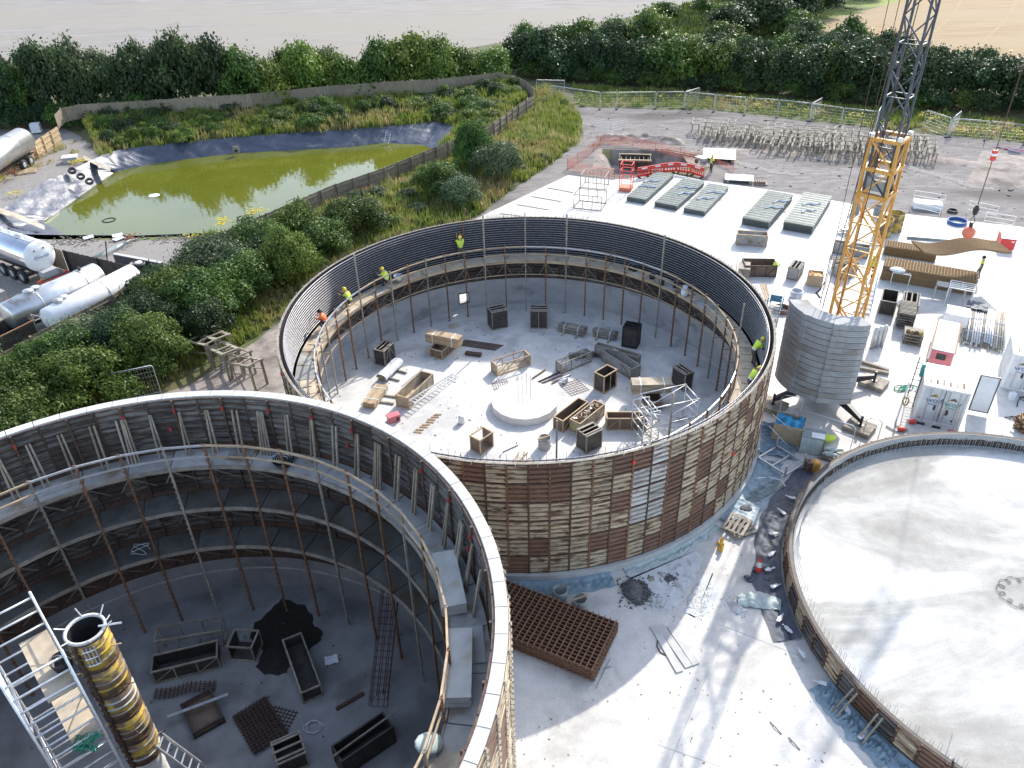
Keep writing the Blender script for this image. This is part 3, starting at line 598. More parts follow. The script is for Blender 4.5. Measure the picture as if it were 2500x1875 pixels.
# ------------------------------------------------------------------ crates and boxes
def crate(label, p0, p1, p2, h, z=.4, style='box', panel='ply', frame='timber', inner=None, name='crate', cat='crate', top=False, br=True, group=None, open_side=False):
    """p1 is the near corner, p0/p2 its neighbours on the ground"""
    p0, p1, p2 = (Vector((q[0], q[1])) for q in (p0, p1, p2)); a = p2-p1; b = p0-p1
    if a.length >= b.length: d = a; L = a.length; Wd = abs(b.x*a.y-b.y*a.x)/a.length; 
    else: d = b; L = b.length; Wd = abs(b.x*a.y-b.y*a.x)/b.length
    Wd = max(Wd, .35); c = (p0+p2)/2; rz = math.atan2(d.y, d.x)
    return crate_c(label, (c.x, c.y, z), rz, L, Wd, h, style, panel, frame, name, cat, top, br, group, open_side)
def crate_c(label, loc, rz, L, Wd, h, style='box', panel='ply', frame='timber', name='crate', cat='crate', top=False, br=True, group=None, open_side=False):
    t = thing(name, label, cat, loc, rz, group); x, y = L/2, Wd/2; w = .06
    nL = max(1, round(L/.75))
    if style in ('box', 'ends'):
        for s in (-1, 1):
            MB().box(s*(x-.045)-.012, -y+.05, .09, s*(x-.045)+.012, y-.05, h-.03).build('end_panel', panel, t)
            if style == 'box' and not (open_side and s < 0):
                MB().box(-x+.06, s*(y-.045)-.012, .09, x-.06, s*(y-.045)+.012, h-.03).build('side_panel', panel, t)
        MB().box(-x+.05, -y+.05, .06, x-.05, y-.05, .088).build('floor_panel', panel, t)
    for sx in (-1, 1):
        for sy in (-1, 1): MB().box(sx*(x-.03)-.03, sy*(y-.03)-.03, 0, sx*(x-.03)+.03, sy*(y-.03)+.03, h).build('corner_post', frame, t)
    for sy in (-1, 1):
        for z in (.03, h+.003): MB().box(-x, sy*(y-.03)-.032, z-.03, x, sy*(y-.03)+.032, z+.028).build('rail', frame, t)
        for k in range(1, nL): MB().box(-x+L*k/nL-.025, sy*(y-.015)-.015, .05, -x+L*k/nL+.025, sy*(y-.015)+.018, h-.02).build('mid_post', frame, t)
        if br:
            for k in range(nL):
                xa, xb = -x+L*k/nL+.04, -x+L*(k+1)/nL-.04
                if k % 2: xa, xb = xb, xa
                if nL > 1 and k in (0, nL-1): MB().bar((xa, sy*(y-.006), .07), (xb, sy*(y-.006), h-.04), .03, .04).build('brace', frame, t)
    for sx in (-1, 1):
        for z in (.033, h): MB().box(sx*(x-.03)-.032, -y+.062, z-.03, sx*(x-.03)+.032, y-.062, z+.026).build('cross_rail', frame, t)
    if top:
        for k in range(3): MB().box(-x, -y+Wd*(k+.5)/3-.04, h+.035, x, -y+Wd*(k+.5)/3+.04, h+.07).build('top_slat', frame, t)
    return t
crate('black box with timber frame beside the shiny bundle on the tank floor', (-8.29, 40.69), (-7.61, 40.32), (-7.10, 41.40), 1.05, panel='ply_dark', frame='timber_grey', top=True)
crate('open timber crate carrying the thick stack of planks', (-4.97, 41.47), (-4.24, 40.84), (-3.19, 42.61), .6, panel='ply_brown', frame='timber')
crate('tall dark crate against the back wall, left of its twin', (-1.5, 45.2), (-1.2, 44.35), (-.15, 44.75), 1.3, panel='ply_dark', frame='timber_grey', top=True, br=False)
crate('tall dark crate against the back wall, nearer the pipe bundles', (1.3, 45.3), (1.24, 44.5), (2.4, 44.4), 1.3, panel='ply_dark', frame='timber_grey', top=True, br=False)
crate('long open frame crate lying between the plinth and the plank stack', (-1.21, 39.62), (-.9, 38.96), (1.14, 40.09), .7, style='ends', panel='ply', frame='timber')
crate('deep plywood crate with an aluminium ladder leaning along its side', (-6.49, 36.27), (-5.78, 35.79), (-4.55, 38.2), .75, panel='ply', frame='timber', br=False)
crate('black cube crate at the right behind the long grey boxes', (6.75, 42.05), (7.64, 41.65), (8.19, 42.4), 1.35, panel='ply_dark', frame='black', top=True, br=False)
crate('long open frame crate right of the plinth beside the pipes', (2.57, 39.45), (2.94, 39.03), (4.86, 40.33), .7, style='ends', panel='ply_grey', frame='timber_grey')
crate('long grey box crate, the farther of two side by side', (5.0, 41.0), (5.35, 41.3), (7.75, 39.75), .78, panel='ply_grey', frame='timber_grey')
crate('long grey box crate, the nearer of two side by side', (5.49, 40.32), (6.95, 38.2), (7.49, 38.74), .72, panel='ply_grey', frame='timber_grey')
crate('half open dark crate with a pale timber top frame beside the long boxes', (4.64, 37.40), (5.19, 36.86), (6.03, 37.64), 1.15, panel='ply_dark', frame='timber', open_side=True, br=False)
crate('narrow box crate under the plank stack at right', (7.25, 36.3), (7.34, 35.15), (8.24, 35.05), .62, panel='ply_brown', frame='timber_grey', br=False)
crate('dark crate with ladder top rails near the right hand posts', (9.15, 37.9), (9.71, 36.96), (10.31, 37.2), 1.1, panel='ply_dark', frame='timber_grey', top=True, br=False)
crate('empty brown box crate touching the crate full of clamps', (2.12, 33.79), (2.66, 33.38), (4.15, 35.1), .75, panel='ply_brown', frame='timber')
cl = crate('timber crate full of steel clamps with green chalk figures on its end', (2.97, 33.56), (3.54, 33.15), (5.03, 34.88), .72, panel='ply', frame='timber')
crate('dark upright crate with slatted top at the front of the tank floor', (3.2, 32.2), (3.72, 31.55), (4.60, 32.15), 1.1, panel='ply_dark', frame='timber_grey', top=True, br=False)
crate('long shallow timber crate beside the folded scaffold tower', (4.95, 34.15), (4.95, 33.5), (7.1, 33.4), .75, panel='ply_brown', frame='timber')
crate('small open cube frame crate near the front wall', (-2.28, 32.15), (-1.67, 31.7), (-.99, 32.42), .9, style='ends', panel='ply_brown', frame='timber', br=False)
# clamps in the crate, chalk figures
_c = Vector((4.0, 34.3)); 
for k in range(34):
    a = 1.0; u = U(-.95, .95); v = U(-.24, .24); ca, sa = math.cos(.87), math.sin(.87)
    q = (_c.x+u*ca-v*sa, _c.y+u*sa+v*ca, 1.06+U(0, .05)); m = MB(); r = U(0, PI)
    m.bar((-.11, 0, 0), (.11, 0, 0), .035); m.bar((-.11, 0, 0), (-.11, .09, .03), .03); m.bar((.11, 0, 0), (.11, .09, .03), .03); m.bar((0, -.02, 0), (0, .1, .02), .025)
    one('steel_clamp', m, random.choice(('rebar_rust', 'timber', 'darkrust', 'galv')), 'steel formwork clamp lying in the full timber crate', 'clamp', q, r, 'clamps in the full crate')
def text(name, s, size, mat, parent, loc, rot, ext=.003):
    cu = bpy.data.curves.new(name, 'FONT'); cu.body = s; cu.size = size; cu.extrude = ext; cu.align_x = 'CENTER'; cu.align_y = 'CENTER'; cu.resolution_u = 3
    o = bpy.data.objects.new(name, cu); dg = None; COL.objects.link(o)
    bpy.context.view_layer.update(); me = bpy.data.meshes.new_from_object(o.evaluated_get(bpy.context.evaluated_depsgraph_get())); bpy.data.objects.remove(o)
    me.materials.clear(); me.materials.append(MATS[mat]); q = bpy.data.objects.new(name, me); COL.objects.link(q); q.parent = parent; q.location = loc; q.rotation_euler = rot; return q
_L = (Vector((5.03, 34.88))-Vector((3.54, 33.15))).length
text('chalk_writing', '5O/2', .3, 'hivis', cl, (-_L/2-.012, 0, .38), (PI/2, 0, -PI/2))
def planks(label, c, rz, L, Wd, n, th, z, mat='timber', strap=True, per=1, name='plank_stack', gap=.004):
    t = thing(name, label, 'planks', (c[0], c[1], z), rz); pw = Wd/per; me = MB().box(-L/2, -pw/2+.004, 0, L/2, pw/2-.004, th-gap).mesh('plank', mat)
    for k in range(n):
        for j in range(per): obj('plank', me, t, loc=(U(-.03, .03), -Wd/2+pw*(j+.5)+U(-.01, .01)*(per == 1), k*th), rz=U(-.012, .012) if per == 1 else 0)
    if strap:
        for sx in (-.28, .3):
            s = MB(); H = n*th
            s.box(L*sx-.03, -Wd/2-.03, H+.004, L*sx+.03, Wd/2+.03, H+.012); s.box(L*sx-.03, -Wd/2-.035, .0, L*sx+.03, -Wd/2-.027, H+.01); s.box(L*sx-.03, Wd/2+.027, 0, L*sx+.03, Wd/2+.035, H+.01)
            s.build('strap', 'sheen_white', t)
    return t
planks('thick stack of pale planks strapped on an open crate, left part of tank', (-4.1, 41.85), -.40, 2.25, .62, 8, .078, 1.07, 'timber')
planks('thick stack of pale planks strapped over a narrow box, right part of tank', (7.7, 36.2), -.02, 2.2, .75, 7, .085, 1.08, 'ply')
b6 = planks('bundle of battens under shiny plastic wrap beside the black box', (-7.2, 39.6), 1.15, 2.0, .52, 5, .07, .52, 'timber_grey', per=7)
def wrap(u, v):
    a = PI*(v-.02)*1.02; return (-1.05+2.0*u, .34*math.cos(a)*(1+.06*noise.noise((u*5, v*4, 1))), .12+.30*max(0, math.sin(a))**.6*(1+.12*noise.noise((u*6, v*5, 0))))
MB().grid(wrap, 16, 12).build('plastic_wrap', 'sheen_white', b6, True)
for k in range(2): one('bearer', MB().box(-.62, -.05, 0, .62, .05, .1), 'timber_grey', 'short timber bearer under the wrapped batten bundle', 'bearer', (-6.8+.35*k-.35, 39.3+.8*k-.3, .41), -.5, 'bearers under the wrapped bundle')
planks('low bundle of pale battens lying on the sunlit floor at left', (-7.75, 36.95), 1.3, 1.9, .75, 5, .06, .5, 'timber', per=9)
for k in range(2): one('bearer', MB().box(-.55, -.06, 0, .55, .06, .09), 'timber_grey', 'short timber bearer beside the pale batten bundle', 'bearer', (-6.95-.25*k, 37.15-.62*k, .41), -.28, 'bearers under the pale bundle')
def pipes(label, c, rz, L, n, rows, r, z, mat='galv', name='pipe_bundle', cat='pipes', bearers=True):
    t = thing(name, label, cat, (c[0], c[1], z), rz); me = MB().tube((-L/2, 0, 0), (L/2, 0, 0), r, 7).mesh('pipe', mat, True)
    for k in range(rows):
        for j in range(n-k % 2): obj('pipe', me, t, loc=(U(-.08, .08), (j-(n-k % 2-1)/2)*r*2.05, .1+r+k*r*1.8))
    for sx in (-.25, .28):
        w_ = n*r+.05; H = .1+r*2+rows*r*1.7
        MB().path([(sx*L, -w_, .06), (sx*L, -w_, H-.1), (sx*L, -w_*.5, H), (sx*L, w_*.5, H), (sx*L, w_, H-.1), (sx*L, w_, .06)], .03, 4).build('strap', 'sheen_white', t)
        if bearers: MB().box(sx*L-.05, -w_-.35, 0, sx*L+.05, w_+.35, .1).build('bearer', 'timber', t)
    return t
pipes('strapped bundle of rusty tubes beside the tall dark crates', (3.95, 43.95), -.45, 1.75, 7, 4, .05, .4, 'timber_grey')
pipes('shorter strapped bundle of rusty tubes beside the black cube', (5.95, 43.25), -.45, 1.5, 6, 4, .05, .4, 'timber_grey')
def ladder(label, p, q, wd, n, mat='alu', name='ladder', up=(0, 0, 1), dbl=True):
    p = Vector(p); q = Vector(q); d = (q-p).normalized(); s = d.cross(Vector(up)).normalized()*wd/2; t = thing(name, label, 'ladder', p); o = Vector((0, 0, 0)); e = q-p
    for g_ in (-1, 1): MB().bar(o+s*g_, e+s*g_, .035, .09, up=up).build('stile', mat, t)
    me = None
    for k in range(n):
        c = e*((k+.5)/n); MB().bar(c-s, c+s, .035, .045, up=up).build('rung', mat, t)
    return t
ladder('aluminium ladder leaning along the deep plywood crate', (-5.6, 35.75, .95), (-3.3, 39.15, .5), .42, 15)
# folded aluminium scaffold tower in tank B
def scaff(label, loc, rz, L, Wd, H, nlev, mat, deck=(), diag=True, brace_m=None, name='scaffold_tower'):
    t = thing(name, label, 'scaffold', loc, rz); x, y = L/2, Wd/2; r = .028
    for sx in (-1, 1):
        for sy in (-1, 1): MB().tube((sx*x, sy*y, 0), (sx*x, sy*y, H), .036, 7).build('upright', mat, t, True)
        k = 0
        while k*.5 < H-.1:
            MB().tube((sx*x, -y, .25+k*.5), (sx*x, y, .25+k*.5), .03, 6).build('rung', mat, t, True); k += 1
    for lv in range(nlev+1):
        z = H*lv/nlev*.97+.1
        for sy in (-1, 1):
            MB().tube((-x, sy*y, z), (x, sy*y, z), .028, 6).build('ledger', mat, t, True)
            if diag and lv < nlev:
                s = 1 if lv % 2 else -1; MB().tube((-x*s, sy*y, z), (x*s, sy*y, z+H/nlev*.95), .02, 6).build('brace', brace_m or mat, t, True)
    for z in deck: MB().box(-x+.05, -y*.1, z-.03, x-.05, y-.05, z+.02).build('deck', 'ply', t)
    return t
scaff('low aluminium scaffold tower standing among the crates in the big tank', (8.1, 33.2, .4), .3, 2.6, 1.4, 2.3, 2, 'alu', brace_m='alu')
scaff('short yellow braced scaffold frame beside the aluminium tower', (6.9, 33.0, .4), .3, .9, 1.3, 1.9, 3, 'alu', brace_m='yellow')
# oddments on the floor of tank B
def barrel(label, c, r, h, z, mat='timber_grey', inner='ply_dark', name='steel_tube', cat='tube', bars=0):
    t = thing(name, label, cat, (c[0], c[1], z)); MB().lathe([(r, 0), (r, h), (r-.03, h), (r-.03, .02), (0, .02)], 20).build('shell', mat, t, True)
    for k in range(bars): a = 2*PI*k/bars+.4; MB().bar(polar(-r-.06, a, h+.02), polar(r+.06, a, h+.02), .06, .04).build('cross_bar', 'timber', t)
    return t
barrel('cream steel tube form with a bar across its top near the front wall', (1.6, 32.2), .33, .62, .4, 'whitep', bars=1)
one('white_drum', MB().lathe([(0, 0), (.17, 0), (.18, .1), (.18, .42), (.1, .5), (0, .5)], 16), 'white', 'small white plastic drum alone on the sunlit tank floor', 'drum', (-2.78, 34.5, .402), 0, smooth=True)
tg = thing('red_toolbox', 'pale red toolbox on the floor beside the near rim', 'box', (-6.5, 34.85, .4), .45)
MB().box(-.32, -.2, 0, .32, .2, .34).build('body', 'pink', tg); MB().box(-.34, -.22, .342, .34, .22, .42).build('lid', 'pink', tg); MB().box(.1, -.225, .1, .26, -.205, .3).build('vent', 'black', tg)
for k, (p, q) in enumerate((((1.5, 38.2), (3.1, 39.4)), ((1.6, 38.0), (3.0, 38.9)), ((2.3, 38.0), (3.2, 38.8)), ((1.2, 38.6), (2.0, 39.5)), ((2.5, 38.3), (3.5, 38.9)))):
    one('steel_pipe', MB().tube((*p, .46), (*q, .46), .045, 7), random.choice(('rebar_rust', 'galv', 'darkrust')), 'loose steel pipe on the floor behind the round plinth', 'pipe', group='loose pipes by the plinth')
def rebar_mat(label, c, rz, L, Wd, nx_, ny_, layers, z, mat, r=.008, lay=.03, wave=0, name='mesh_stack', cat='steel mesh', box=True, top_only=True):
    t = thing(name, label, cat, (c[0], c[1], z), rz); m = MB()
    f = lambda x: wave*math.sin(x/L*2*PI*1.3+.6)
    for k in range(nx_):
        x = -L/2+L*(k+.5)/nx_; m.bar((x, -Wd/2, r*3+f(x)), (x, Wd/2, r*3+f(x)), r*2)
    for j in range(ny_):
        y = -Wd/2+Wd*(j+.5)/ny_
        if wave:
            pts = [(-L/2+L*i/24, y, r+f(-L/2+L*i/24)) for i in range(25)]; m.path(pts, r, 4)
        else: m.bar((-L/2, y, r), (L/2, y, r), r*2)
    me = m.mesh('mesh_mat', mat)
    for k in range(layers): obj('mesh_mat', me, t, loc=(U(-.02, .02), U(-.02, .02), k*lay), rz=U(-.004, .004))
    return t
one('white_sheet', MB().grid(lambda u, v: (u*.9-.45, v*.6-.3, .05+.12*math.sin(u*4)*v+.08*noise.noise((u*3, v*3, 0))), 10, 8), 'sheen_white', 'crumpled white plastic sheet beside the left plank stack', 'sheet', (-3.9, 43.2, .42), .6, smooth=True)
one('white_sheet', MB().grid(lambda u, v: (u*1.1-.55, v*.5-.25, .06+.1*math.sin(u*5)*v+.08*noise.noise((u*3, v*3, 2))), 10, 8), 'sheen_white', 'white plastic sheet lying behind the right plank stack', 'sheet', (8.4, 38.1, .42), .1, smooth=True)
one('white_funnel', MB().lathe([(.03, 0), (.2, .5), (.19, .5), (.02, .02)], 12), 'sheen_white', 'white cone shaped bag beside the loose pipes', 'bag', (2.75, 38.3, .5), .4, smooth=True).rotation_euler = (1.4, 0, 1.0)
rebar_mat('small square of steel mesh on the floor left of the plinth', (-.65, 38.0), .2, 1.0, 1.2, 7, 2, 1, .41, 'rebar_rust')
rebar_mat('rusty steel mesh offcut on the floor right of the plinth', (3.6, 37.6), .5, 1.3, 1.4, 7, 7, 1, .41, 'rebar_rust')
rebar_mat('rolled dark steel mesh behind the long frame crate', (4.6, 40.9), .1, 2.2, .5, 18, 5, 3, .45, 'darkrust', lay=.1)
for k in range(6): one('flat_bar', MB().box(-1.3, -.03, 0, 1.3, .03, .03), 'darkrust', 'dark flat bar in the strapped pile behind the plank stack', 'bar', (-2.2+.1*k, 42.3+.11*k, .41), -.32, 'dark bars behind the plank stack')
one('bar_bundle', MB().tube((-.5, 0, .1), (.5, 0, .1), .1, 8).tube((-.5, .16, .1), (.5, .16, .1), .09, 8), 'darkrust', 'short bundle of dark bars with white tape beside the planks', 'bars', (-2.35, 41.35, .41), -.28)
bt = [W(650+x/2.766, 500+y/2.766, .405) for x, y in ((1010, 1545), (1055, 1550), (1170, 1410), (1120, 1395))]
for k in range(8):
    q = bt[0].lerp(bt[2], (k+.5)/8); one('brown_offcut', MB().box(-.22, -.06, 0, .22, .06, .03), 'rebar_tan', 'brown timber offcut in the row on the sunlit floor', 'offcut', (q.x+U(-.04, .04), q.y, .402), U(-.4, .2), 'row of brown offcuts')
for k in range(14):
    one('batten', MB().box(-.5, -.02, 0, .5, .02, .04), 'timber', 'pale batten in the loose heap against the front wall', 'batten', (.3+U(-.45, .45), 30.9+U(-.5, .5), .41+.03*(k % 4)), U(.9, 1.5), 'loose battens by the front wall')
m = MB(); m.bar((-.5, 0, .05), (.5, .1, .05), .06); m.bar((.5, .1, .05), (.62, .4, .05), .06); m.bar((-.5, 0, .05), (-.7, -.2, .05), .06)
one('hooked_bar', m, 'galv', 'bent grey steel bar with hooked ends on the sunlit floor', 'bar', (-.15, 32.1, .41), .5)
one('ply_offcut', MB().box(-.35, -.25, 0, .35, .25, .03), 'ply', 'small pale plywood offcut near the back wall', 'board', (-3.7, 45.1, .41), .5)  # plain pale board lying flat, one even colour

# ------------------------------------------------------------------ items on the platforms of B
def onB(a, r, z=4.05): return Vector((BC[0]+r*math.cos(a), BC[1]+r*math.sin(a), z))
def bucket(label, c, mat='black', r=.17, h=.3, name='bucket'):
    t = thing(name, label, 'bucket', c); MB().lathe([(0, .0), (r*.8, 0), (r, h), (r-.015, h), (r*.78, .02), (0, .02)], 14).build('pail', mat, t, True)
    MB().path([(-r, 0, h), (-r*.6, 0, h+.1), (0, 0, h+.14), (r*.6, 0, h+.1), (r, 0, h)], .008, 4).build('handle', 'galv', t); return t
for k, (x, y) in enumerate(((1541, 656), (1549, 659), (1592, 678), (1615, 692), (1650, 699))):
    q = W(x, y, 4.1); bucket(['black bucket on the platform under the leaning clip board', 'second black bucket beside the first on the platform', 'black bucket by the tall post at right of the platform', 'wide black bucket left of the white sack on the platform', 'black bucket right next to the white sack'][k], (q.x, q.y, 4.05), r=.2, h=.3)
q = W(1672, 712, 4.3); one('white_sack', MB().lathe([(0, 0), (.22, .02), (.24, .3), (.15, .55), (.17, .62), (.0, .5)], 12), 'sheen_white', 'white sack standing on the platform by the guard rail', 'sack', (q.x, q.y, 4.05), smooth=True)
q = W(972, 678, 4.3); bucket('pale grey tub behind the guard rail beside the kneeling worker', (q.x, q.y, 4.05), 'galv', .3, .42, 'tub')
q = W(1490, 640, 4.6); m = MB().path([(0, 0, 0), (.05, 0, .35), (.2, 0, .5), (.3, 0, .2), (.25, 0, -.35)], .05, 5); one('hose_coil', m, 'rebar_rust', 'brown hose looped over a post of the big tank', 'hose', (q.x, q.y, 4.9))
q = W(1068, 606, 5.2); one('plastic_bag', MB().ball((0, 0, 0), .2, 10, 7, .9, .3, 1.25), 'sheen_white', 'clear plastic bag hanging on the bars left of the standing worker', 'bag', (q.x+.1, 36+11.75*math.sin(1.68), 5.0), smooth=True)
# ------------------------------------------------------------------ tower crane
KC = Vector((17.55, 36.9, 0)); KA = math.radians(47.5)
kr = thing('tower_crane', 'orange and dark grey tower crane with a tall curved concrete ballast block', 'crane', KC, KA)
def toK(p): q = Vector((p[0]-KC.x, p[1]-KC.y)); c, s = math.cos(-KA), math.sin(-KA); return Vector((q.x*c-q.y*s, q.x*s+q.y*c, p[2] if len(p) > 2 else 0))
FEET = [(14.47, 35.68), (18.5, 33.5), (20.88, 37.67), (16.9, 39.85)]
for f_ in FEET:
    q = toK((*f_, .62)); d = q.copy(); d.z = 0; d.normalize()
    og = MB(); s = Vector((-d.y, d.x, 0))*.14
    for p, z0, z1 in ((d*.9, .55, 1.15), (q, .5, .74)): pass
    a, b = d*.8, Vector((q.x, q.y, 0))
    og.add([a-s+Vector((0, 0, .5)), a+s+Vector((0, 0, .5)), b+s*.7+Vector((0, 0, .52)), b-s*.7+Vector((0, 0, .52)), a-s+Vector((0, 0, 1.1)), a+s+Vector((0, 0, 1.1)), b+s*.7+Vector((0, 0, .74)), b-s*.7+Vector((0, 0, .74))], MB.BF)
    og.build('outrigger', 'black', kr)
    MB().tube((q.x, q.y, .32), (q.x, q.y, .95), .07, 8).tube((q.x, q.y, .31), (q.x, q.y, .36), .17, 10).build('jack', 'black', kr)
    for k in range(3):
        one('bearing_plank', MB().box(-.6, -.22, 0, .6, .22, .28), 'timber_grey', 'thick timber bearer under an outrigger foot of the crane', 'bearer', (f_[0]+math.cos(KA+1.57)*(k-1)*.46, f_[1]+math.sin(KA+1.57)*(k-1)*.46, .031), KA, 'bearers under the crane feet')
MB().lathe([(.85, .45), (.95, .5), (.95, 1.15), (.7, 1.3), (0, 1.3)], 20).build('slew_ring', 'mast_dark', kr, True)
MB().box(-1.7, -.9, 1.31, 1.9, .9, 1.55).box(-1.7, -.75, 1.0, 1.6, -.6, 1.305).box(-1.7, .6, 1.0, 1.6, .75, 1.305).build('turntable', 'mast_dark', kr)
NS = 14; zb0 = 1.2; hs_ = (6.05-zb0)/NS; hw = math.radians(53)
bs = MB(); bs.ring(1.75, 2.72, .018, hs_-.018, 14, PI-hw, PI+hw); bs.ring(1.8, 2.65, -.018, .02, 8, PI-hw+.02, PI+hw-.02)
for aa in (-.31, .31):
    bs.ring(2.72, 2.79, .012, hs_-.012, 1, PI+aa-.05, PI+aa+.05)
for sg in (-1, 1):
    for z in (.08, .2): bs.ring(2.72, 2.745, z, z+.05, 3, PI+sg*.66-.14, PI+sg*.66+.14)
bs = bs.mesh('ballast_slab', 'ballast')
for k in range(NS): obj('ballast_slab', bs, kr, loc=(0, 0, zb0+k*hs_), rz=U(-.008, .008))
def lattice(parent, name, c, w_, z0, z1, bay, leg, br_, mat, axis='z', alt=False):
    """square lattice column, each leg a part, bracing one part per bay"""
    h = w_/2; cs_ = [(-h, -h), (h, -h), (h, h), (-h, h)]
    for x, y in cs_: MB().bar((c[0]+x, c[1]+y, z0), (c[0]+x, c[1]+y, z1), leg).build(name+'_leg', mat, parent)
    n = round((z1-z0)/bay)
    for k in range(n):
        za = z0+(z1-z0)*k/n; zb = z0+(z1-z0)*(k+1)/n; m = MB()
        for i in range(4):
            a, b = cs_[i], cs_[(i+1) % 4]
            if (k+i) % 2: a, b = b, a
            m.bar((c[0]+a[0], c[1]+a[1], za), (c[0]+b[0], c[1]+b[1], zb), br_)
            if k % 2 == 0 or not alt:
                m.bar((c[0]+a[0], c[1]+a[1], za), (c[0]+b[0], c[1]+b[1], za), br_*.8)
        m.build(name+'_bracing', mat, parent)
lattice(kr, 'lower_mast', (1.32, 0), 1.35, 1.56, 14.3, 1.4, .13, .075, 'crane_orange')
lattice(kr, 'upper_mast', (1.32, 0), 1.02, 11.6, 29, 1.15, .1, .06, 'mast_dark', alt=True)
for z in (11.55, 12.85, 14.3):
    m = MB()
    for i in range(4):
        cs_ = [(-.7, -.7), (.7, -.7), (.7, .7), (-.7, .7)]; a, b = cs_[i], cs_[(i+1) % 4]
        m.bar((1.32+a[0], a[1], z), (1.32+b[0], b[1], z), .17)
    m.build('collar', 'crane_orange', kr)
MB().box(.85, -.5, 11.75, 1.8, .5, 12.3).build('hydraulic_box', 'ballast', kr)
for sx in (-1, 1):
    for sy in (-1, 1): MB().box(1.32+sx*.68-.1, sy*.68-.1, 14.36, 1.32+sx*.68+.1, sy*.68+.1, 14.55).build('guide_roller', 'white', kr)
# jib, pendants and ropes
JL = 26; m = MB()
for y, z in ((-.6, 28.2), (.6, 28.2), (0, 29.3)): MB().bar((1.8, y, z), (JL, y, z), .09).build('jib_chord', 'mast_dark', kr)
for k in range(20):
    xa = 1.8+(JL-1.8)*k/20; xb = 1.8+(JL-1.8)*(k+1)/20; m = MB()
    for y in (-.6, .6): m.bar((xa, y, 28.2), ((xa+xb)/2, 0, 29.3), .05); m.bar(((xa+xb)/2, 0, 29.3), (xb, y, 28.2), .05)
    m.bar((xa, -.6, 28.2), (xb, .6, 28.2), .05); m.build('jib_bracing', 'mast_dark', kr)
MB().tube((1.3, 0, 29), (1.3, 0, 33), .12, 8).build('mast_head', 'mast_dark', kr)
for p, q in (((1.3, 0, 33), (18, 0, 29.35)), ((1.3, .1, 33), (-1.6, .4, 6.1)), ((1.3, -.1, 33), (-1.6, -.4, 6.1))): MB().tube(p, q, .022, 5).build('pendant', 'darkrust', kr)
for y in (-.25, .2): MB().tube((.35, .95+y, 28.2), (.35, .95+y, 6.2), .016, 5).build('rope', 'darkrust', kr)
MB().tube((-.3, 1.0, 5.5), (-.3, 1.0, 8.5), .02, 5).path([(-.3, 1.0, 6.9), (-.5, 1.1, 6.5), (-.4, 1.3, 6.2), (-.2, 1.1, 5.9)], .05, 5).build('sling', 'black', kr)
# load: hook block, ball, lifted mat
HX = Vector((31.2, 49.8, 0))
hk = thing('crane_hook', 'red and white hook block with chain and orange ball above the lifted mat', 'crane hook', HX)
MB().tube((0, 0, 28.2), (.02, 0, 9.6), .014, 5).tube((.14, 0, 28.2), (.06, 0, 9.6), .014, 5).build('rope', 'darkrust', hk)
MB().box(-.12, -.1, 8.95, .16, .1, 9.6).build('hook_block', 'red', hk); MB().box(-.14, -.12, 9.25, .18, .12, 9.4).build('white_band', 'white', hk)
MB().tube((.02, 0, 5.9), (.02, 0, 8.95), .035, 5).build('chain', 'rebar_rust', hk)
MB().lathe([(0, 5.2), (.14, 5.3), (.2, 5.65), (.08, 5.95), (0, 5.95)], 12).build('swivel', 'black', hk)
for k in range(4): a = k*PI/2+.5; MB().tube((0, 0, 5.25), (math.cos(a)*.3, math.sin(a)*.3, 4.6), .015, 4).build('chain_leg', 'black', hk)
MB().ball((0, 0, 4.0), .42, 14, 9).build('ball', 'redorange', hk, True)
MB().tube((0, 0, 4.35), (0, 0, 4.75), .12, 8).build('ball_neck', 'black', hk)
wm = rebar_mat('wavy tan steel mesh mat hanging from the crane above the rusty stack', (31.2, 50.15), .02, 6.1, 2.0, 48, 17, 3, 2.75, 'rebar_tan', r=.016, lay=.05, wave=.16, name='lifted_mesh', cat='steel mesh')
# ------------------------------------------------------------------ rebar mesh stacks
def stack_c(label, pts, nx_, ny_, layers, mat, r=.012, lay=.045, z=.05):
    p = [Vector((q[0], q[1])) for q in pts]; a = (p[1]-p[0]+p[2]-p[3])/2; b = (p[3]-p[0]+p[2]-p[1])/2; c = sum(p, Vector((0, 0)))/4
    if a.length < b.length: a, b = b, a
    return rebar_mat(label, c, math.atan2(a.y, a.x), a.length, b.length, nx_, ny_, layers, z, mat, r, lay)
stack_c('dark steel mesh stack nearest the red barriers', ((10.58, 67.36), (12.13, 66.5), (15.82, 72.93), (14.15, 73.71)), 14, 30, 9, 'rebar_green', .015, .05)
stack_c('middle of the three close dark steel mesh stacks', ((12.8, 65.89), (14.61, 64.86), (18.2, 70.6), (16.44, 71.8)), 14, 30, 9, 'rebar_green', .015, .05)
stack_c('third dark steel mesh stack beside the gap in the row', ((15.02, 64.29), (16.68, 63.48), (20.11, 69.2), (18.5, 70.3)), 14, 30, 9, 'rebar_green', .015, .05)
stack_c('grey steel mesh stack with ragged ends in front of the gap', ((19.33, 61.59), (21.22, 60.31), (25.02, 66.38), (23.16, 67.66)), 14, 30, 13, 'rebar_green', .015, .05)
stack_c('grey steel mesh stack with ragged ends nearest the crane mast', ((22.36, 60.24), (24.28, 59.0), (27.97, 65.25), (26.13, 66.8)), 14, 30, 15, 'rebar_green', .015, .05)
stack_c('large rusty brown steel mesh stack between the tanks', ((-2.35, 21.05), (2.82, 18.35), (3.99, 20.7), (-1.2, 23.4)), 24, 15, 14, 'rebar_rust', .016, .05)
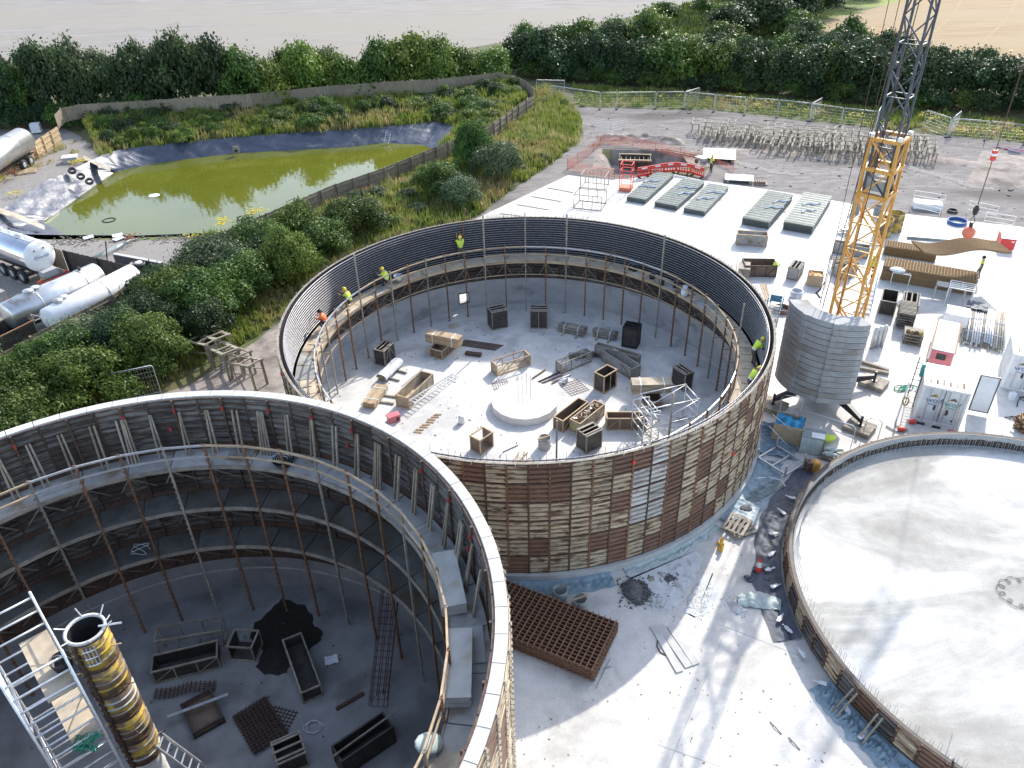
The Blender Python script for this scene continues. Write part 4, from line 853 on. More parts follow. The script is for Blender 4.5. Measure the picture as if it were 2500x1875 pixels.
stack_c('tall rusty steel mesh stack under the hanging mat', ((26.5, 50.9), (31.75, 48.2), (32.7, 49.5), (27.4, 52.4)), 30, 12, 22, 'rebar_tan', .018, .05)
stack_c('half hidden rusty mesh stack behind the tall one', ((28.4, 55.0), (31.6, 53.4), (32.2, 54.5), (29.0, 56.1)), 20, 9, 15, 'rebar_tan', .018, .05)
for k, (c_, rz_) in enumerate((((12.9, 70.2), 1.04), ((15.6, 68.3), 1.0), ((17.7, 66.9), 1.0), ((22.3, 63.9), 1.0), ((25.2, 62.8), 1.0))):
    for j in range(2):
        m = MB().path([(-.75, -.2, .02), (-.2, .25, .02), (.15, -.05, .03), (.8, .3, .02)], .07, 4)
        one('white_strap', m, 'sheen_white', 'loose white strap lying across a dark mesh stack', 'strap', (c_[0]+U(-.4, .4)+.8*j, c_[1]+1.4*j-.7, [.52, .52, .52, .72, .82][k]), rz_-1.2+U(-.4, .4), 'white straps on the mesh stacks')
# ------------------------------------------------------------------ containers, generator, skip
def container(label, p, rz, wd, dp, h, logo=True, door=False):
    t = thing('container', label, 'container', (p[0], p[1], .03), rz)   # local x along the front, y backwards
    bd_ = MB(); n = 22
    for sx in (0, wd):          # corrugated sides
        def cor(u, v, sx=sx): y = .1+(dp-.2)*u; return (sx+(-1 if sx else 1)*(.03 if (int(u*2*n) % 2) else .065), y, .15+(h-.27)*v)
        bd_.grid(cor, 2*n, 1)
    bd_.box(.06, .05, .12, wd-.06, .09, h-.1); bd_.box(.06, dp-.09, .12, wd-.06, dp-.05, h-.1); bd_.box(.06, .06, .1, wd-.06, dp-.06, .16)
    bd_.build('wall', 'white_dirty', t)
    rf = MB().grid(lambda u, v: (.05+(wd-.1)*u, .05+(dp-.1)*v, h-.05+.018*(int(v*24) % 2)), 1, 24); rf.build('roof', 'white_dirty', t)
    for x in (0, wd-.12):
        for y in (0, dp-.12): MB().box(x, y, 0, x+.12, y+.12, h).build('corner_post', 'white', t)
    for y in (.005, dp-.115):
        for z in (.0, h-.115): MB().box(.125, y, z, wd-.125, y+.11, z+.11).build('rail', 'white', t)
    for x in (.005, wd-.115):
        for z in (.0, h-.115): MB().box(x, .125, z, x+.11, dp-.125, z+.11).build('side_rail', 'white', t)
    for x in (wd*.2, wd*.42, wd*.6, wd*.82): MB().tube((x, .0, .1), (x, .0, h-.12), .02, 6).build('lock_bar', 'galv', t)
    MB().box(wd/2-.012, .02, .14, wd/2+.012, .052, h-.12).build('door_gap', 'black', t)
    rs = random.Random(4)
    for k in range(6): x = wd*(.15+.14*k); MB().box(x-.05, dp*.15, h-.028, x+.05, dp*rs.uniform(.3, .55), h-.022).build('rust_streak', 'ruststeel' if k % 2 else 'timber_grey', t)
    for x, z, a, b in ((wd*.36, .95, .07, .18), (wd*.64, .8, .09, .2), (wd*.8, .35, .06, .05), (wd*.5, .6, .03, .05)):
        MB().ball((0, 0, 0), 1, 8, 6, a, .012, b).build('rust_patch', 'darkrust', t, loc=(x, .045, z))
    if logo:
        for x, mt, z in ((wd*.3, 'signblue', h*.62), (wd*.7, 'teal', h*.60)):
            text('logo_word', 'wolf', .46, mt, t, (x+.03, .04, z), (PI/2, 0, 0)); text('logo_small', 'SYSTEM', .13, mt, t, (x, .04, z-.27), (PI/2, 0, 0))
            MB().add([(x-.28, .038, z+.17), (x-.05, .038, z+.23), (x+.2, .038, z+.2), (x+.1, .038, z+.37), (x+.02, .038, z+.40), (x-.12, .038, z+.3)], [(0, 1, 2, 3, 4, 5)]).build('logo_roof', 'yellow', t)
    return t
ct = container('white steel container with two logo marks and rust beside the round slab', (21.72, 34.3), math.radians(-25.5), 2.25, 2.4, 2.27)
d0 = W(2364, 998, .25); d1 = W(2405, 1006, .25); ca_ = KC
dr = thing('container_door', 'white container door leaf standing open at the right of the container', 'door', (d0.x, d0.y, .2), math.atan2(d1.y-d0.y, d1.x-d0.x))
dl = (d1-d0).length+.15; MB().box(.05, -.03, .05, dl-.05, .03, 2.25).build('leaf', 'white', dr)
for a in ((0, -.045, 0, .06, .045, 2.3), (dl-.06, -.045, 0, dl, .045, 2.3), (.062, -.04, 0, dl-.062, .04, .06), (.062, -.04, 2.24, dl-.062, .04, 2.3)): MB().box(*a).build('frame', 'mast_dark', dr)
for k in range(5): MB().box(.08, -.042, .3+k*.42, dl-.08, -.03, .33+k*.42).build('rib', 'white', dr)
container('second white container cut by the right edge of the picture', (27.95, 37.1), math.radians(-25.5), 2.25, 2.4, 2.27)
# generator: white canopy, pink end
g0 = W(2273.6, 851, 1.8); g1 = W(2332.4, 864, 1.8); gw = (g1-g0).length; ga = math.atan2(g1.y-g0.y, g1.x-g0.x)
gn = thing('generator', 'long white generator with a pink control end behind the container', 'generator', (g0.x, g0.y, .03), ga)
MB().box(0, .06, .12, gw, 3.9, 1.77).build('canopy', 'white', gn); MB().box(.06, 0, .15, gw-.06, .058, 1.72).build('end_panel', 'pink', gn)
MB().box(.35, -.02, 1.2, .85, -.002, 1.58).build('control_window', 'black', gn); MB().box(.95, -.02, 1.3, 1.05, -.002, 1.4).build('switch', 'yellow', gn)
MB().box(.45, -.02, .5, gw-.4, -.002, .9).build('louvre', 'darkrust', gn); MB().box(-.04, -.03, 0, gw+.04, 3.95, .118).build('skid', 'darkrust', gn)
MB().box(-.03, -.03, 1.773, .06, 3.93, 1.82).box(gw-.06, -.03, 1.773, gw+.03, 3.93, 1.82).build('roof_trim', 'rebar_tan', gn)
for k in range(2): text('roof_writing', '||||| |||| ||||', .16, 'timber_grey', gn, (gw/2, 1.6+.3*k, 1.775), (0, 0, 0), .001)
wc = thing('white_cage', 'white metal cage frame behind the generator', 'cage', (*W(2306, 740, .03).xy, .03), ga)
for k in range(5): MB().bar((0, .3*k, 1.2), (1.5, .3*k, 1.2), .04).build('slat', 'white', wc)
for x in (0, .75, 1.5): MB().bar((x, 0, 1.16), (x, 1.2, 1.16), .04).build('rail', 'white', wc)
for x in (0, 1.5):
    for y in (0, 1.2): MB().bar((x, y, 0), (x, y, 1.2), .05).build('leg', 'white', wc)
one('white_tank', MB().box(0, 0, 0, 1.35, 1.25, 1.1), 'white', 'plain white square tank between the cage and the generator', 'tank', (*W(2297, 800, .03).xy, .03), ga)
sk = thing('red_skip', 'dark red lidded steel box at the right edge behind the hanging mat', 'box', (37.4, 55.4, .03), math.radians(-22))
MB().box(0, 0, .1, 1.0, 1.7, .9).build('body', 'red', sk); MB().add([(-.03, -.03, .905), (1.03, -.03, .905), (1.03, 1.73, 1.15), (-.03, 1.73, 1.15), (-.03, -.03, .96), (1.03, -.03, .96), (1.03, 1.73, 1.2), (-.03, 1.73, 1.2)], MB.BF).build('lid', 'magenta', sk)
MB().box(.1, .2, 0, .25, 1.5, .098).box(.75, .2, 0, .9, 1.5, .098).build('skid', 'black', sk); MB().box(.7, -.02, .7, .9, -.002, .8).build('plate', 'white', sk)
# yard crates
crate('pale slatted timber crate standing alone on the bright slab', (17.9, 58.3), (17.97, 57.39), (20.25, 56.86), .9, z=.03, panel='ply_grey', frame='timber')
t_ = crate('long dark formwork box behind the tank rim with yellow ropes at its end', (16.9, 53.2), (17.3, 51.9), (19.6, 51.7), .85, z=.03, panel='ply_brown', frame='darkrust')
planks('dark stack of used formwork boards leaning over the dark box', (17.1, 52.2), 1.3, 1.3, .8, 7, .1, .1, 'timber_grey', strap=False)
one('yellow_rope', MB().path([(U(-.3, .3), U(-.2, .2), .3+.1*(k % 5)) for k in range(22)], .025, 4), 'hivis', 'tangle of yellow green rope hung on the dark formwork box', 'rope', (19.3, 51.9, .45))
crate('small crate with two pale planks across its top', (20.03, 51.5), (20.6, 50.9), (21.4, 52.12), .9, z=.03, panel='ply_grey', frame='timber_grey', top=True, br=False)
ob = thing('orange_bin', 'plywood bin filled with orange sheeting near the crane', 'bin', (21.7, 50.5, .03), -.3)
for a in ((-.5, -.45, 0, .5, -.42, .85), (-.5, .42, 0, .5, .45, .85), (-.5, -.418, 0, -.47, .418, .85), (.47, -.418, 0, .5, .418, .85)): MB().box(*a).build('side', 'timber', ob)
MB().grid(lambda u, v: (-.46+.92*u, -.4+.8*v, .72+.2*noise.noise((u*5, v*5, 3))), 12, 12).build('orange_sheeting', 'crane_orange', ob, True)
crate('grey box crate behind the foot of the crane mast', (24.8, 56.2), (24.96, 55.4), (27.2, 54.2), .85, z=.03, panel='ply_grey', frame='timber_grey')
crate('slatted grey crate in front of the grey box crate', (23.7, 53.2), (23.9, 52.3), (25.5, 52.0), .8, z=.03, panel='ply_grey', frame='timber', top=True)
crate('yellow marked grey crate left of the crane mast', (23.4, 51.9), (23.75, 51.0), (24.7, 51.1), .8, z=.03, panel='ply_grey', frame='timber_grey', br=False)
for i_, (p_, l_) in enumerate((((25.3, 46.6), 'open dark crate, rear one of the cluster beside the white cage'), ((26.5, 46.1), 'open dark crate of the cluster, next to the white cage'))):
    crate_c(l_, (p_[0], p_[1], .03), 1.1, 1.9, 1.0, 1.0, panel='ply_dark', frame='timber_grey', top=(i_ == 1), br=False)
sb = thing('board_stack', 'ribbed formwork panels leaning on the dark crates beside the crane', 'panels', (25.6, 44.6, .03), 1.12)
for k in range(6): MB().box(-1.0, -.5, .2+k*.17, 1.0, .5, .3+k*.17).build('panel', 'inpanel', sb)
for k in range(11): MB().box(-.95+k*.18, -.48, 1.16, -.87+k*.18, .48, 1.2).build('rib', 'timber_grey', sb)
ys_ = thing('yellow_clamp_stillage', 'wire stillage of yellow clamps in front of the formwork panels', 'stillage', (25.15, 42.4, .03), 1.15)
for k in range(4): MB().box(-.55, -.55, .05+k*.2, .55, .55, .1+k*.2).build('shelf', 'timber_grey', ys_)
for k in range(7): MB().bar((-.56, -.5+k*.165, 0), (-.56, -.5+k*.165, .75), .02).build('wire', 'darkrust', ys_)
for k in range(4): MB().ball((-.35+.1*(k % 2), -.36+.24*k, .78), .14, 8, 6).build('clamp', 'yellow', ys_, True)
gf = thing('grey_frame_rack', 'grey steel rack with flat top beside the tall rusty mesh stack', 'rack', (29.0, 47.9, .03), -.48)
for x in (0, .9, 1.8):
    for y in (0, .8): MB().bar((x, y, 0), (x, y, .95), .05).build('leg', 'galv', gf)
MB().box(0, 0, .96, 1.8, .8, 1.0).build('top', 'rebar_green', gf)
wp = thing('pipe_rack', 'wide bundle of pale grey tubes strapped together on the bright slab', 'pipes', (30.3, 43.6, .03), math.radians(60))
pm = [MB().tube((-L_/2, 0, 0), (L_/2, 0, 0), .065, 8).mesh('tube', mt_, True) for L_, mt_ in ((5.2, 'timber_grey'), (5.6, 'kicker'), (4.8, 'galv'))]
for k in range(18):
    for j in range(2): obj('tube', random.choice(pm), wp, loc=(U(-.2, .2), (k-8.5)*.135, .14+j*.12))
for x in (-1.3, .6): MB().path([(x, -1.3, .05), (x+U(-.1, .1), -1.0, .36), (x+.1, 0, .37), (x+U(-.1, .1), 1.0, .36), (x, 1.3, .05)], .03, 4).build('strap', 'sheen_white', wp)
one('grey_tarp', MB().grid(lambda u, v: (u*1.2-.6, v*1.3-.65, .42+.1*noise.noise((u*4, v*4, 0))), 14, 14), 'darksheet', 'crumpled dark tarpaulin on the far end of the pale tubes', 'tarpaulin', (31.0, 46.0, .03), 1.0, smooth=True)
# white seat-like rack, stairs, steel tubes, rings
wr = thing('white_rack', 'white tubular rack with a pale cushion shaped cover beside the mesh stack', 'rack', (27.0, 50.2, .03), -.45)
for x in (0, 1.15):
    for y in (0, .7): MB().tube((x, y, 0), (x, y, .9), .03, 6).build('leg', 'white', wr)
for k in range(4): MB().tube((0, .23*k, .9), (1.15, .23*k, .9), .025, 6).build('bar', 'white', wr)
MB().ball((0, 0, 0), .5, 12, 8, 1.1, .7, .3).build('cover', 'sheen_white', wr, True, loc=(.25, .35, 1.0))
ss = thing('steel_steps', 'grey steel steps with handrails right of the crane ballast', 'steps', (23.6, 46.3, .03), 1.15)
for k in range(6): MB().box(-.1+k*.28, -.4, .2+k*.2, .18+k*.28, .4, .24+k*.2).build('tread', 'galv', ss)
for s in (-.42, .42):
    MB().bar((-.2, s, .1), (1.6, s, 1.35), .05, .16).build('string', 'galv', ss); MB().path([(-.2, s, .1), (-.2, s, 1.0), (1.6, s, 2.25), (1.6, s, 1.3)], .025, 5).build('handrail', 'galv', ss)
for lab, px_, r, h, mt in (('dark steel tube standing on the slab at the end of the mesh row', (2087, 520), .35, .85, 'rebar_green'), ('dark steel tube half hidden behind the crane mast', (2142, 526), .38, .8, 'rebar_green'), ('grey steel tube with rubble inside behind the ballast', (1943, 725), .42, .5, 'galv')):
    q = W(*px_, .03); barrel(lab, (q.x, q.y), r, h, .03, mt)
for lab, px_, r in (('yellow column form ring stack standing left behind the mast', (2152, 575), .62), ('yellow column form ring stack leaning right behind the mast', (2180, 562), .62)):
    q = W(*px_, .03); t = thing('yellow_form', lab, 'formwork', (q.x, q.y, .03))
    for k in range(3): MB().lathe([(r, k*.5), (r+.03, k*.5+.03), (r, k*.5+.06), (r, k*.5+.49), (r-.03, k*.5+.49), (r-.03, k*.5)], 20).build('ring', 'yellow', t, True)
for lab, px_, r, h, mt in (('large dark blue steel ring lying on the slab near the road edge', (2336, 545), .75, .28, 'signblue'), ('small black ring lying at the slab edge', (2325, 517), .42, .18, 'black'), ('rusty steel ring beside the blue ladder left of the ballast', (1908, 760), .55, .3, 'rebar_rust')):
    q = W(*px_, .03); one('steel_ring', MB().lathe([(r, 0), (r, h), (r-.06, h), (r-.06, 0), (r, 0)], 24), mt, lab, 'ring', (q.x, q.y, .033), smooth=True)
bl = thing('blue_access_steps', 'blue steel frame with steps between the tank and the ballast', 'steps', (17.3, 44.6, .03), 1.15)
for s in (0, .8): MB().bar((0, s, 0), (0, s, 2.0), .06).build('post', 'bluesteel', bl); MB().bar((2.4, s, 0), (2.4, s, 1.4), .06).build('post', 'bluesteel', bl); MB().bar((0, s, 1.4), (2.4, s, 1.4), .06).build('rail', 'bluesteel', bl)
for k in range(5): MB().box(.1+.45*k, 0, .4, .4+.45*k, .8, .44).build('tread', 'ply_grey', bl)
MB().box(1.7, .05, .9, 2.35, .75, 1.38).build('tool_bin', 'bluesteel', bl)
for k in range(3): a_ = W(1857+6*k, 693, .05); b_ = W(1872+5*k, 735, .05); one('long_plank', MB().bar(a_, b_, .12, .05), 'timber', 'long pale plank on the slab between tank rim and crane', 'plank', group='long planks by the tank rim')
sbm = W(2215, 580, .1); sb2 = W(2342, 590, .1); one('steel_beam', MB().bar(sbm+Vector((0, 0, .03)), sb2+Vector((0, 0, .03)), .16, .2), 'rebar_green', 'grey steel beam lying on the slab behind the hanging mat', 'beam')
sf = thing('silver_frame', 'silvery folded steel frame on the slab left of the mast', 'frame', (*W(2060, 568, .03).xy, .03), .8)
for k in range(7): MB().bar((U(-.6, .6), U(-.6, .6), .1), (U(-.6, .6), U(-.6, .6), .55), .08).build('strut', 'galv', sf)
MB().lathe([(.2, .3), (.38, .3), (.38, .42), (.2, .42), (.2, .3)], 16).build('ring_plate', 'galv', sf)
for k, (a_, b_) in enumerate((((2095, 880), (2170, 905)), ((2095, 898), (2170, 912)))):
    one('timber_beam', MB().bar(W(*a_, .13), W(*b_, .13), .2, .2), 'timber_grey', ['thick grey beam lying right of the ballast, farther one', 'thick grey beam lying right of the ballast, nearer one'][k], 'beam')
gb = thing('gas_bottles', 'pair of grey gas bottles standing behind the right edge of the ballast', 'gas bottles', (*W(2140, 850, .03).xy, .03))
for k in range(3): MB().lathe([(0, 0), (.15, 0), (.15, 1.3), (.08, 1.45), (.05, 1.5), (0, 1.5)], 14).build('bottle', 'galv', gb, True, loc=(.33*k-.3, .12*k, 0))
# ------------------------------------------------------------------ white edge guard frames at the slab edge, red barriers, orange net
def guard(lab, a, b, h=1.1, n=3, mat='white', name='guard_frame'):
    a = W(*a, .03); b = W(*b, .03); t = thing(name, lab, 'barrier', a); d = b-a; L = d.length; rz = math.atan2(d.y, d.x); t.rotation_euler = (0, 0, rz)
    for x in (0, L): MB().tube((x, 0, 0), (x, 0, h), .025, 6).build('post', mat, t)
    for k in range(n): MB().tube((0, 0, h*(k+1)/n-.02), (L, 0, h*(k+1)/n-.02), .02, 6).build('rail', mat, t)
    return t
guard('white guard frame at the slab edge, nearest the mast', (2222, 512), (2292, 530)); guard('white guard frame at the slab edge behind the concrete blocks', (2225, 500), (2300, 512), 1.3)
guard('white guard frame at the slab edge near the blue ring', (2360, 520), (2430, 535)); guard('white guard frame at the far right slab edge', (2400, 548), (2470, 560))
one('white_block', MB().box(-1.1, -.5, 0, 1.1, .5, .55), 'white', 'big white block inside the guard frames at the slab edge', 'block', (*W(2262, 508, .03).xy, .03), -.35)
def barrier(a, b, lab):
    t = thing('plastic_barrier', lab, 'barrier', (a.x, a.y, .03), math.atan2(b.y-a.y, b.x-a.x), 'red barriers at the pit'); L = (b-a).length
    MB().box(0, -.04, .68, L-.04, .04, 1.02).build('top_rail', 'red', t); MB().box(0, -.04, .12, L-.04, .04, .34).build('bottom_rail', 'red', t)
    n = max(3, int(L/.22))
    for k in range(n): x = (L-.1)*k/(n-1); MB().box(x, -.03, .342, x+.09, .03, .678).build('bar', 'red', t)
    for x in (.2, L-.3): MB().box(x, -.3, .0, x+.08, .3, .1).build('foot', 'black', t)
    MB().box(L*.3, -.046, .8, L*.7, -.042, .95).build('plate', 'white', t)
bp = [W(x, y, .03) for x, y in ((1555, 435), (1588, 430), (1620, 424), (1650, 421), (1685, 426), (1718, 436))]
for k in range(5): barrier(bp[k], bp[k+1], 'red plastic barrier in the row beside the dug pit')
rc = thing('lifting_cage', 'tall red man riding cage standing before the pit barriers', 'cage', (*W(1528, 463, .03).xy, .03), -.35)
MB().box(-.55, -.55, .05, .55, .55, .35).build('base', 'redorange', rc)
for x in (-.52, .52):
    for y in (-.52, .52): MB().bar((x, y, .35), (x, y, 2.5), .06).build('post', 'red', rc)
for z in (1.2, 1.9, 2.5):
    for s in (-.52, .52): MB().bar((-.52, s, z), (.52, s, z), .05).build('rail', 'red', rc); MB().bar((s, -.52, z), (s, .52, z), .05).build('side_rail', 'red', rc)
def net(pts, lab, h=1.0):
    P = [W(x, y, 0) for x, y in pts]; t = thing('safety_net', lab, 'safety net', P[0]); m = MB(); o = P[0]
    for a, b in zip(P, P[1:]):
        L = (b-a).length; n = int(L/.22)
        for k in range(n+1):
            q = a.lerp(b, k/n)-o; sg = -.12*math.sin(PI*k/n); m.bar(q+Vector((0, 0, .08)), q+Vector((0, 0, h+sg)), .035, .012)
        for z in np.arange(.1, h+.01, .15):
            m.bar(a-o+Vector((0, 0, z)), a.lerp(b, .5)-o+Vector((0, 0, z-.12*z/h)), .012, .03); m.bar(a.lerp(b, .5)-o+Vector((0, 0, z-.12*z/h)), b-o+Vector((0, 0, z)), .012, .03)
    m.build('mesh', 'redorange', t, stuff=True)
    for q in P: MB().tube(q-o, q-o+Vector((0, 0, h+.1)), .02, 5).build('stake', 'rebar_rust', t)
net(((1385, 413), (1410, 400), (1448, 372), (1466, 353)), 'orange safety net on the left side of the pit'); net(((1466, 353), (1545, 358), (1600, 368), (1660, 385), (1704, 400)), 'long orange safety net behind the pit')
net(((1385, 413), (1440, 428), (1500, 436)), 'orange safety net along the near side of the pit'); net(((1745, 398), (1772, 410), (1790, 420)), 'short slack orange net beside the lone worker', .6)
pf = thing('pit_formwork', 'timber formwork box with tie bars inside the dug pit', 'formwork', (12.6, 76.5, -1.1), -.15)
for a in ((-1.5, -.8, 0, 1.5, -.74, 2.1), (-1.5, .74, 0, 1.5, .8, 2.1), (-1.5, -.738, 0, -1.44, .738, 2.1), (1.44, -.738, 0, 1.5, .738, 2.1)): MB().box(*a).build('side', 'ply_dark', pf)
for a in ((-1.6, -.95, 2.0, 1.6, -.82, 2.12), (-1.6, .82, 2.0, 1.6, .95, 2.12)): MB().box(*a).build('waler', 'timber', pf)
for k in range(7): MB().tube((-1.3+.43*k, -1.1, 1.9), (-1.3+.43*k, 1.1, 1.9), .025, 5).build('tie_bar', 'timber', pf)
t = thing('platform_lid', 'pale grey sheet laid on timbers at the corner of the pit', 'sheet', (*W(1755, 385, .03).xy, .03), -.25)
MB().box(-1.6, -1.6, .35, 1.6, 1.6, .42).build('sheet', 'galv', t); MB().box(-1.5, -1.4, .0, -1.2, 1.4, .345).box(1.2, -1.4, 0, 1.5, 1.4, .345).build('bearer', 'timber', t)
t = thing('stacked_sheet', 'pale grey panel lying on timbers beside the slab edge', 'panel', (*W(1804, 441, .03).xy, .03), -.25); MB().box(-1.3, -.8, .25, 1.3, .8, .32).build('sheet', 'white_dirty', t); MB().box(-1.1, -.7, 0, -.9, .7, .245).box(.9, -.7, 0, 1.1, .7, .245).build('bearer', 'timber', t)
t = thing('brown_tray', 'small brown tray of scrap beside the pale panel', 'tray', (*W(1857, 449, .03).xy, .03), -.2); MB().box(-.6, -.4, 0, .6, .4, .1).build('base', 'timber_grey', t)
for k in range(5): MB().box(-.5+.2*k, -.35, .1, -.4+.2*k, .35, .3).build('offcut', 'ply_brown', t)
wb = thing('wheelbarrow', 'grey wheelbarrow standing left of the lone worker at the pit', 'wheelbarrow', (*W(1711, 402, .03).xy, .03), 2.2)
MB().add([(-.45, -.3, .45), (.35, -.25, .45), (.35, .25, .45), (-.45, .3, .45), (-.6, -.4, .8), (.55, -.38, .75), (.55, .38, .75), (-.6, .4, .8)], MB.BF).build('tray', 'galv', wb)
MB().lathe([(.2, -.05), (.22, 0), (.2, .05), (.06, .05), (.06, -.05), (.2, -.05)], 14).build('wheel', 'rubber', wb, loc=(.6, 0, .2), rot=(PI/2, 0, 0))
for s in (-.28, .28): MB().tube((.6, s*.4, .25), (-1.1, s, .6), .02, 5).build('handle', 'galv', wb); MB().tube((-.3, s, .45), (-.4, s, 0), .02, 5).build('leg', 'galv', wb)
# stacked open steel frames behind tank B
for lab, px_, z, L_, W_ in (('lower wide open steel frame crate behind the big tank rim', (1443, 513), .03, 2.5, 1.9), ('upper open steel frame crate stacked behind the big tank rim', (1453, 500), 1.3, 2.2, 1.7)):
    q = W(*px_, .03); crate_c(lab, (q.x, q.y+1.0, z), -.35, L_, W_, 1.25, style='frame', frame='trestle', name='frame_crate', br=False)
q = W(1768, 660, .03); guard('thin white tubular frame just outside the tank rim', (1752, 668), (1795, 672), 1.3, 3, 'galv', 'tube_frame')
# ------------------------------------------------------------------ timber trestles stored at the back, and left of the tanks
def trestle(label, loc, rz, group=None, s=1.0, mat='trestle'):
    t = thing('timber_bracket', label, 'timber frame', loc, rz, group); m = .1
    for y in (-.38, .38):
        MB().bar((-1.0, y, .0), (-.9, y, 1.0), m).build('leg', mat, t); MB().bar((.9, y, .0), (.8, y, 1.4), m).build('leg', mat, t)
        MB().bar((-1.1, y, 1.0), (1.0, y, 1.5), .16, .07).build('top_rail', mat, t); MB().bar((-.95, y, .35), (.85, y, .95), .05).build('brace', mat, t)
    for x, z in ((-.95, 1.09), (.0, 1.3), (.9, 1.53)): MB().bar((x, -.45, z), (x, .45, z), .07).build('cross_bar', mat, t)
    t.scale = (s, s, s); return t
tr0 = None; TP = []
for r_, (x0, y0, x1, y1, n_) in enumerate(((1850, 366, 2130, 392, 13), (1740, 346, 2265, 392, 27), (1720, 336, 2270, 376, 28), (1700, 325, 2240, 360, 26))):
    for k in range(n_):
        TP.append(W(x0+(x1-x0)*k/(n_-1)+U(-6, 6), y0+(y1-y0)*k/(n_-1)+U(-4, 4), 0))
for k, q in enumerate(TP):
    rz = 1.2+U(-.12, .12)
    if tr0 is None: tr0 = trestle('timber bracket frame in the crowd stored on the gravel below the hedge', (q.x, q.y, .02), rz, 'timber brackets stored on the gravel', .85)
    else: dup(tr0, (q.x, q.y, .02+U(0, .1)), rz, scale=.85+U(-.12, .12))
for lab, a, s in (('long timber bracket frame propped left of the tanks, front one', (560, 905), 1.3), ('long timber bracket frame left of the tanks, by the bushes', (540, 868), 1.25), ('timber bracket frame left of the tanks, nearest the tank rim', (612, 932), 1.2), ('timber bracket frame left of the tanks, second from the bushes', (510, 880), 1.2), ('low timber bracket frame lying behind the propped ones', (590, 905), 1.1)):
    q = W(*a, .02); trestle(lab, (q.x, q.y, .03), -.75+U(-.1, .1), None, s*.95)
# ------------------------------------------------------------------ inside tank C
cf = thing('column_formwork', 'yellow steel column formwork on a pale column in the near tank', 'formwork', (CC[0], CC[1]+.05, .4)); cf.scale = (.87, .87, 1.02)
MB().lathe([(.46, 0), (.46, 4.5)], 24).build('column', 'plinth', cf, True)
sp = MB().path([polar(.463, k*.35, 4.45*k/110) for k in range(110)], .008, 3); sp.build('spiral_line', 'timber_grey', cf)
for k in range(5):
    z = 4.45+k*1.03
    MB().lathe([(.50, z), (.53, z), (.53, z+1.02), (.50, z+1.02)], 28).build('shell', 'yellow', cf, True)
    for h in (.02, .27, .5, .74, .985): MB().lathe([(.53, z+h), (.575, z+h), (.575, z+h+.025), (.53, z+h+.025)], 28).build('flange', 'darkrust' if h > .9 or h < .1 else random.choice(('yellow', 'timber_grey', 'kicker')), cf)
MB().lathe([(0, 8.2), (.498, 8.2), (.498, 9.6)], 28).build('shade_lining', 'black', cf, True)  # black lining added inside the shell, painting the shade of the hollow
sd = MB()
for a in (-1.75, 1.39):
    q = polar(.58, a); sd.bar(q+Vector((0, 0, 4.45)), q+Vector((0, 0, 9.6)), .09, .09)
    for k in range(22): sd.cbox((q.x*1.05, q.y*1.05, 4.6+k*.23), (.13, .13, .05), a)
sd.build('seam', 'darkrust', cf)
MB().lathe([(.49, 9.6), (.57, 9.6), (.57, 9.66), (.49, 9.66), (.49, 9.6)], 28).build('top_ring', 'kicker', cf, True)
for k in range(15):
    a = U(0, 2*PI); z = 4.6+k*.34; MB().tube(polar(.55, a, z), polar(.82, a+.1, z+.02), .02, 5).build('wedge_pin', random.choice(('timber', 'galv', 'darkrust')), cf)
for k in range(6):
    a = k*1.05; MB().tube(polar(.5, a, 9.64), polar(.78, a+.15, 9.8), .02, 5).build('clip', 'galv', cf)
MB().tube(polar(.4, .1, 9.7), polar(1.05, .1, 9.74), .03, 6).build('cross_tube', 'galv', cf)
gr_ = MB()
for k in range(4): a = -1.35+k*.16; gr_.tube(polar(.61, a, 8.85), polar(.62, a, 9.5), .018, 4)
for z in (8.9, 9.15, 9.4): gr_.path([polar(.63, -1.4+.1*i, z) for i in range(6)], .016, 4)
gr_.build('mesh_guard', 'alu', cf)
ladder('long aluminium ladder leaning against the yellow column form', (-8.0, 13.25, .45), (-10.35, 13.2, 5.3), .42, 17, mat='galv')
stw = scaff('tall white aluminium scaffold tower beside the yellow column form', (-12.34, 12.85, .4), -.835, 2.5, 1.35, 9.95, 5, 'alu', deck=(8.55, 6.5))
for z in (9.0, 9.4, 9.85, 7.5):
    for sy in (-.675, .675): MB().tube((-1.25, sy, z), (1.25, sy, z), .024, 6).build('guard_rail', 'alu', stw)
for k in range(7): MB().tube((-.9+.1*k, .63, 6.4), (-.9+.1*k+.5, .63, 8.4), .012, 4).build('step_wire', 'galv', stw)
one('green_netting', MB().path([(U(-.4, .4), U(-.3, .3), U(0, .25)) for k in range(60)], .018, 4), 'green', 'tangle of green netting on the lower deck of the scaffold tower', 'netting', (-11.3, 12.0, 6.98))
bk_ = bucket('dark round tub on the upper deck of the scaffold tower', (-11.65, 12.95, 8.98), 'black', .28, .3, 'tub')
crate('open dark frame crate on the shaded floor of the near tank', (-14.1, 20.5), (-13.95, 19.8), (-11.5, 20.25), .85, style='frame', panel='ply_grey', frame='timber_grey', br=False)
crate('long dark box crate beside the frame crate in the near tank', (-13.9, 19.35), (-13.69, 18.55), (-11.38, 19.2), .65, panel='ply_dark', frame='timber_grey')
crate('open cube frame crate at the edge of the wet patch', (-11.2, 20.4), (-10.95, 19.5), (-9.95, 19.4), .8, style='ends', panel='ply_dark', frame='timber_grey', br=False)
crate('long empty trough crate with pale rim right of the wet patch', (-9.1, 19.9), (-7.88, 17.5), (-7.25, 17.95), .6, panel='ply_dark', frame='timber_grey', br=False)
crate('flat timber tray lying on the floor below the wavy mesh', (-12.35, 17.5), (-11.5, 16.3), (-10.5, 16.85), .3, panel='ply_brown', frame='ply_dark', br=False)
